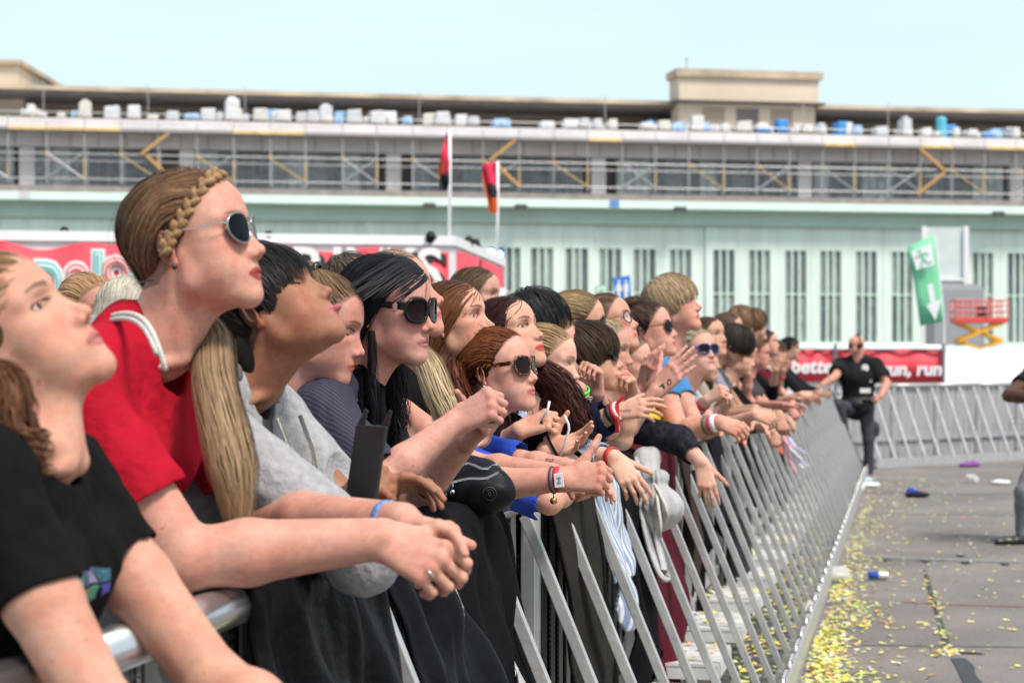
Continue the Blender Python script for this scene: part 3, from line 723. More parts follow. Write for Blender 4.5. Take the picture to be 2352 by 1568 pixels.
# clothes ----------------------------------------------------
def cloth(name, col, rough=.88, noise=.12, nscale=9, bump=.8, bscale=26, sheen=0.0): return mat(name, col, rough, 0, noise, nscale, bump, bscale, sheen=sheen, spec=.07)
def shirt(s, material, sleeve=.5, neck=.062, neckz=.0, fit=.018, bust=0.0, vneck=0.0, hem=True, fold=.004, name='shirt', sl=None, vox=None, paintf=None, hood=None, puff=0.0, chest=1.0, openfront=0.0):
    """sleeve: share of the upper arm covered (>1 goes on along the forearm: 2 = to the wrist)"""
    S = Sdf(); c = s.sc; by = s.by; D = nrm(s.PV - s.NB)
    up = -D; M = np.stack([nrm(np.cross(by[:, 1], up)), by[:, 1], up], 1)
    ch = s.NB * .66 + s.PV * .34
    S.ell(ch, ((.088 + fit) * c * chest, (s.shw * .93 + fit*.5), .19 * c), M, k=.03)
    S.rc(ch, s.PV, (.092 + fit) * c, (.10 + fit) * c, k=.05)
    S.rc(ch + by @ np.array((0, .06, 0)), s.PV + by @ np.array((0, .06, 0)), (.07 + fit) * c, (.08 + fit) * c, k=.05); S.rc(ch + by @ np.array((0, -.06, 0)), s.PV + by @ np.array((0, -.06, 0)), (.07 + fit) * c, (.08 + fit) * c, k=.05)
    if bust:
        for y in (1, -1): S.ell(ch + M @ np.array((.075 * c, y*.07, .02)), (.055*bust, .062*bust, .062*bust), M, k=.04)
    S.rc(s.NB + by @ np.array((-.03, 0, .005)), ch, (.052 + fit) * c, .08 * c, k=.04)
    for sd, sh in (('R', s.SR), ('L', s.SL)):
        S.rc(s.NB + by @ np.array((-.02, -.03 if sd == 'R' else .03, .008)), sh + np.array((0, 0, .002)), (.038 + fit*.6) * c, max(.045 * c, s.__dict__.get('rad' + sd, [0])[0]) + fit*.6*c, k=.03)
    for sd, sh in (('R', s.SR), ('L', s.SL)):
        a = s.__dict__.get('arm' + sd); sv = sleeve if sl is None else sl[sd]
        if a is None: continue
        _, E, W = a; t = min(sv, 1.0); e = sh + (E - sh) * t
        ra = max(.046 * c, s.__dict__['rad' + sd][0]); rb = max(.044 * c, s.__dict__['rad' + sd][1] * 1.03); S.rc(sh, e, ra + .003 + fit*.55 * c, (rb if t < .8 else rb*.93) + fit * (.75 + puff) * c, k=.03)
        if sv > 1:
            f = E + (W - E) * (sv - 1); S.rc(E, f, (.040 + fit * (.7 + puff)) * c, (.031 + fit * (.55 + puff)) * c, k=.02); e, p0 = f, E
        else: p0 = sh
    g = fold
    if fold:
        def fo(p, g=g, seed=int(abs(s.H[0]) * 1000) % 97):
            q = p * np.array((44, 44, 30), np.float32); g = g * .6; n1 = vnoise(q, seed); n2 = vnoise(q * 2.3, seed + 5); return (g * (1 - np.abs(n1)) * -1.0 + g*.5 + g * .35 * n2).astype(np.float32)
        S.fn(fo)
    # openings: sleeve ends and neck
    for sd, sh in (('R', s.SR), ('L', s.SL)):
        a = s.__dict__.get('arm' + sd); sv = sleeve if sl is None else sl[sd]
        if a is None: continue
        _, E, W = a
        e, d = (sh + (E - sh) * sv, nrm(E - sh)) if sv <= 1 else (E + (W - E) * (sv - 1), nrm(W - E))
        rr = (max(.047 * c, s.__dict__['rad' + sd][1]*1.05) if sv <= 1 else .036 * c) + fit * (.62 + puff)
        S.rc(e - d * .03, e + d * .06, rr - .012 * c, rr, k=.004, op=-1)
        S.ell(e + d * (rr * 1.25), (rr * 1.5, rr * 1.9, rr * 1.25), np.stack([nrm(np.cross(d, (.1, .9, .2))), np.cross(d, nrm(np.cross(d, (.1, .9, .2)))), d], 1), k=.004, op=-1)
    nt = s.G((-.005, 0, -.06)); S.rc(nt, s.NB + by @ np.array((.01, 0, -.01 + neckz)), neck * c, neck * c, k=.006, op=-1)
    S.ell(nt, .085, k=.006, op=-1)
    if vneck: S.rc(s.NB + by @ np.array((.06, 0, .03)), s.NB + by @ np.array((.10, 0, -vneck)), .04, .008, k=.008, op=-1)
    if openfront: S.rc(s.NB + by @ np.array((.10, 0, .03)), s.PV + by @ np.array((.16, 0, 0)), openfront, openfront*1.3, k=.008, op=-1)
    V, Q = biggest(*S.mesh(vox or max(s.vox * 1.25, .003))); V = smooth_mesh(V, Q, 1, .4)
    C = None
    if paintf is not None: C = paintf(V, s, M)
    return link(name, np_mesh(name, V, Q, C), material, s.root, True)
def trousers(s, material, shoe=True):
    """legs down to the ground, under the hips"""
    S = Sdf(); c = s.sc; p = s.PV.copy(); hip = p + np.array((0, 0, -.02)); z = max(.45, p[2])
    S.ell(hip, (.12*c, .16*c, .12*c), s.by, k=.04)
    for y in (1, -1):
        h = hip + s.by @ np.array((0, y*.08, -.04)); kn = np.array((h[0] + .05, h[1], z*.5)); an = np.array((h[0] - .02, h[1], .09))
        S.rc(h, kn, .082*c, .058*c, k=.04); S.rc(kn, an, .056*c, .045*c, k=.03)
        f = an + s.by @ np.array((.06, 0, -.05)); S.rc(an + np.array((-.03, 0, -.055)), f + s.by @ np.array((.08, 0, 0)), .036, .03, k=.01)
    S.half((0, 0, -1), (0, 0, .006))
    V, Q = S.mesh(.012); return link('trousers', np_mesh('trousers', V, Q), material, s.root, True)
def band(s, side, t, material, w=.018, extra=.003, name='wristband', r=None, parent=None):
    """a band round the forearm at share t from elbow to wrist"""
    _, E, W = s.__dict__['arm' + side]; c = E + (W - E) * t; d = nrm(W - E); rr = (r or (.034*1.08 + (.027 - .034*1.08) * np.clip((t - .32) / .68, 0, 1))) * s.sc + extra
    u = nrm(np.cross(d, (.2, .3, .9))); v = np.cross(d, u); M = np.stack([u, v, d], 1)
    mb = MB(); mb.lathe([(rr*.9, -w/2), (rr, -w/2), (rr + .0012, 0), (rr, w/2), (rr*.9, w/2)], c, 20, ax=M)
    return mb.build(name, material, s.root, True)
# materials used in several places
mat('black ink', (.015, .015, .02), rough=.7); mat('silver', (.7, .7, .7), rough=.2, metal=1); mat('zip teeth', (.55, .53, .48), rough=.35, metal=.8, bump=1, bscale=900); mat('white plastic', (.72, .73, .78), rough=.4)
mat('white print', (.7, .7, .7), rough=.7); cloth('navy cotton', (.02, .022, .045)); mat('brown lens', (.012, .006, .007), rough=.12, spec=.08); mat('white paper', (.62, .62, .63), rough=.8); mat('can blue', (.03, .10, .50), rough=.25, metal=.4)
mat('ribbon band 0', (.55, .015, .03), rough=.5); mat('red festival band', (.50, .02, .03), noise=.3, nscale=200); mat('fence post', (.22, .23, .26), rough=.4, metal=.5)
# ------------------------------------------------------------------ the crowd, one person after another
def torso_colls(s):
    D = nrm(s.PV - s.NB); M = np.stack([s.by[:, 0], s.by[:, 1], -D], 1); ch = s.NB * .66 + s.PV * .34
    o = [(ch, np.array((.115, s.shw * 1.0, .21)) * s.sc, M), (s.NB + np.array((0, 0, -.02)), np.array((.075, .085, .10)) * s.sc, np.eye(3))]
    for sh in (s.SR, s.SL): o.append((sh, np.array((.072, .072, .066)) * s.sc, np.eye(3)))
    return o
JE = dict(dkgrey=cloth('dark trousers', (.02, .022, .028)), denim=cloth('blue denim', (.03, .05, .10), bscale=200))
def legs(s, k='dkgrey'): trousers(s, JE[k])
def check(s, nm):
    for a in 'RL':
        t = s.__dict__.get('arm' + a)
        if t is None: continue
        u, f = np.linalg.norm(t[1] - t[0]) / s.sc, np.linalg.norm(t[2] - t[1]) / s.sc
        if not (.2 < u < .36 and .17 < f < .31): print('ARM', nm, a, round(float(u), 2), round(float(f), 2))
TSKIN = lambda r, g, b: (r, g, b)
FAIR, PINK, TAN, WARM, BROWN = (.50, .275, .205), (.50, .25, .195), (.36, .185, .115), (.50, .285, .20), (.075, .035, .022)
BLOND0, BLOND1 = (.20, .125, .06), (.42, .29, .155)
BR0, BR1 = (.075, .042, .024), (.19, .11, .06)
DK0, DK1 = (.012, .009, .008), (.04, .028, .022)
REDH0, REDH1 = (.075, .022, .010), (.24, .085, .035)
RCORD = mat('white rope', (.62, .60, .55), rough=.9, bump=.6, bscale=300)
STUD = mat('black stud', (.01, .01, .012), rough=.25)
GREYTEE = cloth('charcoal jersey', (.055, .053, .058)); BLACKTEE = cloth('black jersey', (.007, .0065, .007), rough=.9)
def ball(name, c, r, m, parent, sq=(1, 1, 1)):
    mb = MB(); mb.lathe([(r*math.sin(math.pi*i/8)*sq[0] + 1e-5, -r*math.cos(math.pi*i/8)*sq[2]) for i in range(9)], c, 12); return mb.build(name, m, parent, True)

# --- A: girl at the left edge, black tee
def girl_black_tee():
    s = Person('young woman in black V-neck T-shirt looking up at the front left corner', 2.42, (206, 708), yaw=-15, pitch=38, roll=13, sc=.97, skin=(.50, .27, .19), lip=(.40, .15, .13), brow=(.07, .04, .028),
               head=dict(jaw=.95, nose=1.02, cheek=1.1, eyeh=.66), blush=.55, iris=(.02, .012, .009), lash=1.5, vox=.0019)
    s.body(nb=(-.085, .0, -.20), w=.17, lean=(-.12, 0, -.48), shd=-.06, NB=PX(70, 1035, 2.42), SR=PX(-45, 1110, 2.28), SL=PX(140, 1105, 2.58))
    s.arm('R', (235, 1640, -.20), (480, 1790, -.22), None, pose='relaxed', back=(0, -.6, .8), thumb=1, r=(.052, .046, .040, .030))
    s.arm('L', (490, 1565, .12), (770, 1740, .0), None, pose='relaxed', back=(0, .3, .9), thumb=-1, r=(.054, .048, .042, .030))
    check(s, 'A'); s.finish()
    ex = torso_colls(s)
    c0, c1 = (.13, .075, .035), (.34, .22, .11)
    ch = style_back(s, (-.09, .0, -.045), 1900, c0, c1, seed=4, w=.0026, jit=.05, low=-.036)
    ch.append(tail(s, s.G((-.05, -.07, -.03)), (-.5, -.3, -1), 420, .30, .022, .034, (.05, .022, .012), (.17, .075, .036), w=.003, seed=6, wave=.8, path=[s.G((-.05, -.07, -.02)), PX(5, 870, 2.36), PX(18, 930, 2.34), PX(12, 1000, 2.34), PX(40, 1060, 2.34), PX(90, 1100, 2.36)]))
    s.hair_mesh(ch)
    sh = shirt(s, BLACKTEE, sleeve=.5, sl=dict(R=.46, L=.36), neck=.058, vneck=.05, bust=1.0, fit=.013, fold=.006)
    # print on the chest: a band of coloured blocks and a letter S below it
    base = s.ch + s.by @ np.array((.135, -.012, -.045)); n = nrm(s.by @ np.array((.86, -.42, -.30))); r = nrm(np.cross((0, 0, 1), n)); u = np.cross(n, r)
    cols = [(.05, .18, .13), (.04, .05, .22), (.20, .19, .28), (.03, .10, .16), (.28, .10, .03), (.30, .22, .03)]
    for i in range(8):
        mb = MB(); n_ = 5; x0, y0 = -.062 + .030*(i % 4), .035 - .030*(i // 4)
        mb.add([base + n*.01 + r * (x0 + a/n_*.027) + u * (y0 + b/n_*.026) for b in range(n_+1) for a in range(n_+1)], [(b*(n_+1)+a, b*(n_+1)+a+1, (b+1)*(n_+1)+a+1, (b+1)*(n_+1)+a) for b in range(n_) for a in range(n_)])
        on_surface(mb.build('print_block', mat('print %d' % (i % 6), cols[i % 6], rough=.8, noise=.4, nscale=120), s.root), sh)
    on_surface(letter('S', base + n*.01 + r * .012 - u * .072, r, u, .10, mat('print orange', (.42, .10, .03), rough=.8, noise=.3, nscale=90), s.root, depth=0), sh)
    on_surface(letter('O', base + n*.01 - r * .045 - u * .065, r, u, .06, mat('print 5', cols[5]), s.root, depth=0), sh)
    legs(s, 'denim'); return s

def letter(txt, at, r, u, size, m, parent, depth=.002, name='lettering', shear=0, align='CENTER', bold=0.0, ys=1.0):
    """raised text as real geometry: r = reading direction, u = up"""
    cu = bpy.data.curves.new(name, 'FONT'); cu.body = txt; cu.size = size; cu.extrude = depth; cu.align_x = align; cu.align_y = 'CENTER'; cu.shear = shear; cu.offset = bold; cu.resolution_u = 3
    o = bpy.data.objects.new(name, cu); COL.objects.link(o); dg = bpy.context.evaluated_depsgraph_get(); dg.update()
    me = bpy.data.meshes.new_from_object(o.evaluated_get(dg)); bpy.data.objects.remove(o); r, u = nrm(r), nrm(u); n = np.cross(r, u); u = u * ys
    M = Matrix(((r[0], u[0], n[0], at[0]), (r[1], u[1], n[1], at[1]), (r[2], u[2], n[2], at[2]), (0, 0, 0, 1))); me.transform(M)
    me.materials.clear(); return link(name, me, m, parent)

# --- B: woman in the red tee
def woman_red_tee():
    s = Person('tall woman in red T-shirt with blonde braid and aviator sunglasses, hands clasped', 3.04, (607, 573), yaw=-12, pitch=13, sc=1.0, skin=(.51, .27, .20), lip=(.30, .05, .045), brow=(.15, .08, .045),
               head=dict(jaw=.95, cheek=1.08, eyes=False), blush=.8, vox=.0019)
    s.body(nb=(-.055, 0, -.165), w=.185, lean=(-.27, 0, -.46), shd=-.075, shr=(-.055, 0, .01))
    s.arm('R', (425, 1283, -.14), (875, 1236, -.12), (1015, 1296, -.16), back=(.05, -.86, .5), pose=((42, 62, 30), (48, 66, 30), (52, 66, 30), (56, 62, 26), 8, (18, 25)), thumb=1, r=(.060, .054, .045, .031), hs=1.0)
    s.arm('L', (600, 1185, .22), (925, 1196, -.02), (1070, 1226, -.10), back=(.1, .25, .95), pose=((8, 22, 12), (40, 40, 22), (62, 48, 24), (70, 48, 24), 14, (34, 75)), thumb=-1, r=(.052, .046, .038, .029), hs=.97)
    check(s, 'B'); s.finish()
    c0, c1 = (.080, .042, .026), (.25, .138, .072)
    ch = style_back(s, (-.080, .025, -.080), 2300, c0, c1, seed=2, w=.0024, jit=.035)
    p = [s.G((-.06, .03, -.08)), PX(500, 780, 3.14), PX(490, 880, 3.02), PX(520, 1000, 2.97), PX(540, 1100, 2.95), PX(548, 1215, 2.95)]
    ch.append(tail(s, p[0], (0, 0, -1), 900, .4, .030, .040, (.21, .138, .080), (.37, .25, .145), tip=(.38, .26, .15), w=.0021, seed=8, wave=.2, path=p))
    s.hair_mesh(ch)
    # plait along the hairline
    pts = np.array([(.082, -.018, .088), (.072, -.045, .078), (.050, -.063, .052), (.028, -.076, .024), (.006, -.082, -.002), (-.010, -.085, -.022)]); t = np.linspace(0, 5, 20)
    pts = np.stack([np.interp(t, np.arange(6), pts[:, i]) for i in range(3)], 1); pts[1:-1] = pts[1:-1]*.5 + (pts[2:] + pts[:-2])*.25
    S = Sdf()
    for i in range(19):
        d = nrm(pts[i+1] - pts[i]); n = nrm(pts[i] * np.array((.6, 1, .6)) - np.array((0, 0, .02))); sd = np.cross(d, n); g = 1 if i % 2 else -1
        c = pts[i] + n * .004 + sd * g * .0040; ax = nrm(d - sd * g * .62); M = np.stack([ax, np.cross(n, ax), n], 1)
        S.ell(c, (.0120, .0062, .0066), M, k=.0012)
    S2 = Sdf().put(S, s.R, s.H, s.sc); V, Q = S2.mesh(.0016); l = s.Lc(V)
    C = np.array((.25, .15, .075))[None] * (1 + .35 * vnoise(l * np.array((500, 900, 500)), 4))[:, None]
    link('braid', np_mesh('braid', V, Q, np.clip(C, .03, .8)), HAIRM, s.root, True)
    ball('earring', s.G((.004, -.083, -.044)), .0042, STUD, s.root); ball('ear_plug', s.G((.004, -.0815, -.016)), .0050, mat('white plug', (.75, .74, .72), rough=.5), s.root)
    mb = MB(); mb.tube([s.G((-.075, -.045, -.048)), s.G((-.035, -.078, -.055))], .0012, 6); mb.build('hair_pin', STUD, s.root, True)
    glasses(s, METALF, LENSD, 'aviator', w=.027, h=.0225, fr=.0013, temple=.0026, x0=.108, z0=-.003)
    shirt(s, cloth('red jersey', (.36, .008, .022), noise=.08), sleeve=.62, neck=.059, neckz=-.015, vneck=.035, bust=1.1, fit=.02, fold=.007)
    band(s, 'L', .90, mat('blue red festival band', (.10, .22, .50), noise=.6, nscale=160), w=.014)
    mb = MB(); _, E, W = s.armR; hp = PX(990, 1315, 2.86); mb.lathe([(.009, -.0012), (.0102, 0), (.009, .0012)], hp, 14, ax=roty(.9)); mb.build('ring', mat('silver', (.7, .7, .7), rough=.2, metal=1), s.root, True)
    legs(s, 'denim'); return s
def bag_cord(s):
    pts = [PX(205, 745, 3.13), PX(245, 728, 3.05), PX(290, 716, 2.96), PX(330, 728, 2.89), PX(355, 770, 2.86), PX(372, 820, 2.85), PX(380, 850, 2.86)]
    q = [pts[0]]
    for i in range(len(pts) - 1):
        for k in (1, 2, 3): q.append(pts[i] + (pts[i+1] - pts[i]) * k / 3)
    for _ in range(3): q[1:-1] = [q[i]*.5 + (q[i-1] + q[i+1])*.25 for i in range(1, len(q) - 1)]
    o = empty('drawstring_bag', tuple(pts[0]), 0, 'white rope cord of a drawstring bag over the red shoulder', 'bag')
    mb = MB(); mb.tube(q, .0042, 8); mb.tube([p + np.array((-.003, -.003, -.0075)) for p in q[:-4]], .0040, 8); mb.build('cord', RCORD, o, True)
    S = Sdf().ell(PX(212, 752, 3.16), (.022, .02, .02), k=.01).ell(PX(222, 765, 3.17), (.018, .018, .026), k=.012); V, Q = S.mesh(.004); link('knot', np_mesh('knot', V, Q), RCORD, o, True)
    S = Sdf().ell(PX(120, 950, 3.15), (.07, .14, .17), k=.02); V, Q = S.mesh(.012); link('sack', np_mesh('sack', V, Q), mat('cream canvas', (.5, .48, .42), rough=.9, bump=.5), o, True)

# --- C: young man in grey hoodie, head thrown back
def man_hoodie():
    s = Person('young man in grey hooded jacket with head thrown back and tongue out', 3.42, (760, 664), yaw=-13, pitch=37, roll=-6, sc=1.0, skin=(.285, .135, .080), lip=(.42, .15, .15), brow=(.012, .009, .008),
               head=dict(male=False, nose=.92, mouth='tongue', eyes=False, cheek=1.1, jaw=1.02), blush=.25, vox=.0021, neck=.056)
    s.body(nb=(-.045, 0, -.122), w=.19, lean=(-.20, 0, -.5), shd=-.07)
    s.arm('R', (830, 1275, -.18), (806, 1150, -.02), (870, 1120, .02), back=(-.3, -.8, -.1), pose='loosefist', thumb=1, r=(.048, .044, .036, .028))
    s.arm('L', (850, 1230, .12), (850, 1118, .10), (960, 1100, .05), back=(.1, .2, .9), pose='hang', thumb=-1)
    check(s, 'C'); s.finish()
    # closed eyelids and lashes
    for y in (1, -1):
        mb = MB(); mb.tube([s.G((.0835, y*.019, -.004)), s.G((.0875, y*.029, -.0062)), s.G((.0835, y*.043, -.0035))], .0018, 6); mb.build('eyelash', STUD, s.root)
    ch = style_short(s, 2400, .105, (.008, .007, .007), (.030, .026, .026), seed=9, w=.0028, fringe=.5, thick=.007, jit=.05, low=-.012)
    ch = [ch[0], _earless(s, ch[1])] + ch[2:]; S = Sdf().ell((-.045, 0, .045), (.076, .083, .080), k=.02).ell((-.070, 0, -.032), (.054, .070, .066), k=.03).ell((.028, 0, .082), (.055, .066, .042), k=.02); 
    for y in (1, -1): S.ell((.012, y*.066, .018), (.030, .016, .036), k=.015)
    S2 = Sdf().put(S, s.R, s.H, s.sc); S2.ell(PX(572, 828, 3.46), (.042, .062, .052), k=.03).ell(PX(600, 868, 3.46), (.026, .050, .034), k=.03); V, Q = S2.mesh(.003); l = s.Lc(V); ch.append((V, Q, np.array((.011, .0095, .0095))[None] * (1 + .4 * vnoise(l * np.array((60, 240, 60)), 5))[:, None]))
    s.hair_mesh(ch)
    HG = cloth('heather grey sweat', (.31, .31, .325), noise=.16, nscale=60, bscale=40)
    shirt(s, HG, sleeve=1.62, neck=.075, fit=.026, fold=.004, openfront=.040, puff=.15, name='hooded_jacket')
    shirt(s, cloth('washed black jersey', (.055, .052, .055)), sleeve=.3, neck=.066, vneck=.03, fit=.012, fold=.004)
    # hood lying behind the neck
    S = Sdf(); by = s.by; N = s.NB
    for k in range(9):
        a = math.pi * (.12 + .76 * k / 8) + math.pi / 2; b = math.pi * (.12 + .76 * (k+1) / 8) + math.pi / 2
        f = lambda a: N + by @ np.array((.02 + .078*math.cos(a), .10*math.sin(a), .012 + .022*(-math.cos(a))))
        S.rc(f(a), f(b), .024, .024, k=.02)
    V, Q = S.mesh(.004); V = V + (vnoise(V * 40, 2) * .003)[:, None]; link('hood', np_mesh('hood', V, Q), cloth('hood lining', (.115, .112, .125)), s.root, True)
    for y in (-1, 1):
        mb = MB(); q = [N + by @ np.array(p) for p in ((.088, y*.062, -.06), (.112, y*.060, -.12), (.125, y*.062, -.19), (.120, y*.07, -.27))]; mb.tube(q, .0042, 6); mb.build('zip', mat('zip teeth', (.55, .53, .48), rough=.35, metal=.8, bump=1, bscale=900), s.root, True)
    mb = MB(); c = N + by @ np.array((.122, -.015, -.22)); mb.lathe([(.001, .0), (.038, .0), (.038, .004), (.001, .005)], c, 20, ax=roty(1.3)); mb.build('print', mat('yellow print', (.42, .36, .06), rough=.8), s.root, True)
    legs(s, 'denim')
    o = empty('mobile_phone', tuple(PX(845, 1060, 3.36)), 0, 'black smartphone in an open flip cover held by the hooded man', 'phone')
    c = PX(846, 1062, 3.35); u = nrm(np.array((.14, .1, 1))); r = nrm(np.array((.8, -.55, -.02))); n = np.cross(r, u)
    mb = MB(); mb.prism([c + r*a*.033 + u*b*.064 for a, b in ((-1, -1), (1, -1), (1, 1), (-1, 1))], n*.009); mb.build('casing', mat('phone body', (.012, .012, .014), rough=.3), o, bevel=.003)
    mb = MB(); mb.prism([c - n*.0006 + r*a*.029 + u*b*.054 for a, b in ((-1, -1), (1, -1), (1, 1), (-1, 1))], -n*.0012); mb.build('screen', mat('phone glass', (.006, .006, .008), rough=.05), o)
    for a in (-1, 1):
        q = c + r*a*.026 + u*.064; mb = MB(); mb.prism([q - r*.008, q + r*.008, q + r*.006 + u*.026 + r*.004, q + u*.028 + r*.004], n*.004); mb.build('clip', mat('phone body', None), o, bevel=.001)
    return s

# --- D: girl bowing between the hooded man and the black-haired woman
def girl_bowed():
    s = Person('young woman with tied-back brown hair looking down behind the hooded man', 4.05, (836, 812), yaw=-8, pitch=-12, sc=.96, skin=(.47, .235, .185), head=dict(eyes=False, jaw=.95), blush=.5)
    s.body(nb=(-.09, 0, -.175), lean=(-.12, 0, -.5)); s.finish()
    mb = MB(); mb.tube([s.G((.084, -.020, -.005)), s.G((.0875, -.031, -.0075)), s.G((.082, -.043, -.005))], .0012, 5); mb.build('eyelash', STUD, s.root)
    ch = style_back(s, (-.02, -.01, .112), 1300, BR0, (.24, .15, .085), seed=14, w=.0026, low=.004)
    ch.append(tail(s, s.G((-.02, -.01, .110)), s.R @ np.array((-.9, -.1, .35)), 420, .16, .018, .030, BR0, (.26, .16, .09), w=.003, seed=15, wave=.3, grav=.6)); s.hair_mesh(ch)
    mb = MB(); c = s.G((-.02, -.012, .114)); mb.lathe([(.017, -.006), (.021, 0), (.017, .006)], c, 14, ax=s.R @ roty(-1.1)); mb.build('hair_tie', STUD, s.root, True)
    shirt(s, cloth('navy cotton', (.02, .022, .045)), sleeve=.4, fold=.003); legs(s)

# --- E: black haired woman in sunglasses
def woman_black_hair():
    s = Person('woman with long black hair, large black sunglasses and navy pinstriped blouse', 4.12, (996, 752), yaw=-27, pitch=-2, roll=2, sc=.985, skin=(.50, .265, .21), lip=(.40, .17, .15), brow=(.03, .02, .018),
               head=dict(eyes=False, nose=1.08, jaw=.97), blush=.75)
    s.body(nb=(-.075, 0, -.172), w=.17, lean=(-.2, 0, -.48), shd=-.05)
    s.arm('R', (876, 1105, -.20), (1042, 972, -.14), (1120, 925, -.16), back=(-.35, -.85, .5), pose='fist', thumb=1, r=(.041, .037, .034, .026), hs=.94)
    s.arm('L', (948, 1160, .12), (1072, 1012, -.02), (1128, 955, -.08), back=(.75, .4, -.3), pose='loosefist', thumb=-1)
    check(s, 'E'); s.finish()
    ex = torso_colls(s); c0, c1 = (.006, .006, .008), (.020, .019, .026)
    ch = style_long(s, 2000, .26, c0, c1, seed=21, w=.0027, party=.028, back=.75, extra=ex, jit=.035, over=.1)
    ch.append(tail(s, s.G((.012, -.07, -.05)), (.1, -.2, -1), 60, .20, .008, .014, c0, c1, w=.0024, seed=23, wave=.7))
    ch.append(tail(s, s.G((-.02, .055, -.07)), (.5, .0, -1), 220, .26, .022, .034, c0, c1, w=.0026, seed=24, wave=.5))
    # fringe swept to the side
    g = np.random.default_rng(5); n = 420; rl = np.stack([g.uniform(.035, .075, n), g.uniform(-.01, .045, n), np.zeros(n)], 1); rl[:, 2] = .042 + .0560 * np.sqrt(np.clip(1 - ((rl[:, 0]-.04)/.056)**2 - (rl[:, 1]/.064)**2, 0.02, 1))
    ch.append(s.grow(n, lambda p, r, t: np.stack([-.15 - .5*t + 0*p[:, 0], -1.0 + 0*p[:, 0], -.35 - .45*t + 0*p[:, 0]], 1), 13, .0125, .0028, c0, c1, None, 25, rootsL=rl, jit=.03))
    s.hair_mesh(ch)
    gl = glasses(s, BLACKP, mat('brown lens', (.012, .006, .007), rough=.06, spec=.6), 'big', w=.030, h=.0245, fr=.0042, temple=.006, arm_h=.017, x0=.1085, z0=-.005)
    mb = MB(); c = s.G((.070, -.0795, .004)); mb.bar(c, c + s.R @ np.array((.010, -.001, 0)), .004, .011, up=s.R @ np.array((0, 0, 1))); mb.bar(c + s.R @ np.array((.005, 0, .008)), c + s.R @ np.array((.005, 0, -.008)), .003, .004); o = mb.build('hinge_ornament', mat('silver', None), gl)
    ball('ear_plug', s.G((.004, -.0825, -.012)), .0058, mat('orange foam', (.75, .26, .03), rough=.7), s.root)
    st = mat('navy pinstripe', (.014, .014, .028), rough=.8, bump=.4, bscale=30)
    nt = st.node_tree; w = nt.nodes.new("ShaderNodeTexWave"); w.inputs["Scale"].default_value = 46; w.bands_direction = 'DIAGONAL'; tc = nt.nodes.new("ShaderNodeTexCoord"); nt.links.new(tc.outputs["Object"], w.inputs["Vector"])
    cr = nt.nodes.new("ShaderNodeValToRGB"); cr.color_ramp.elements[0].color = (.012, .012, .026, 1); cr.color_ramp.elements[1].color = (.04, .038, .075, 1); cr.color_ramp.elements[0].position = .6
    nt.links.new(w.outputs["Fac"], cr.inputs[0]); nt.links.new(cr.outputs[0], nt.nodes["Principled BSDF"].inputs["Base Color"])
    shirt(s, st, sleeve=.85, neck=.066, vneck=.10, fit=.022, fold=.006, bust=1.0, name='blouse')
    band(s, 'L', .36, mat('black rubber', (.012, .012, .013), rough=.5), w=.03)
    _, E, W = s.armL; d = nrm(W - E); r = nrm(np.cross(d, (0, 1, 0))) * -1; c = E + (W - E) * .36
    letter('PAN', c + np.array((0, -.040, 0)), -r if r[0] < 0 else r, d, .020, mat('green print', (.02, .30, .20), rough=.6), s.root, depth=.001)
    _r = s.handR; mb = MB(); c = PX(1131, 940, 4.03); mb.lathe([(.0095, -.002), (.012, 0), (.0095, .002)], c, 14, ax=rotx(1.2) @ roty(.4)); mb.build('ring', mat('dark ring', (.02, .018, .02), rough=.4), s.root, True)
    legs(s); return s

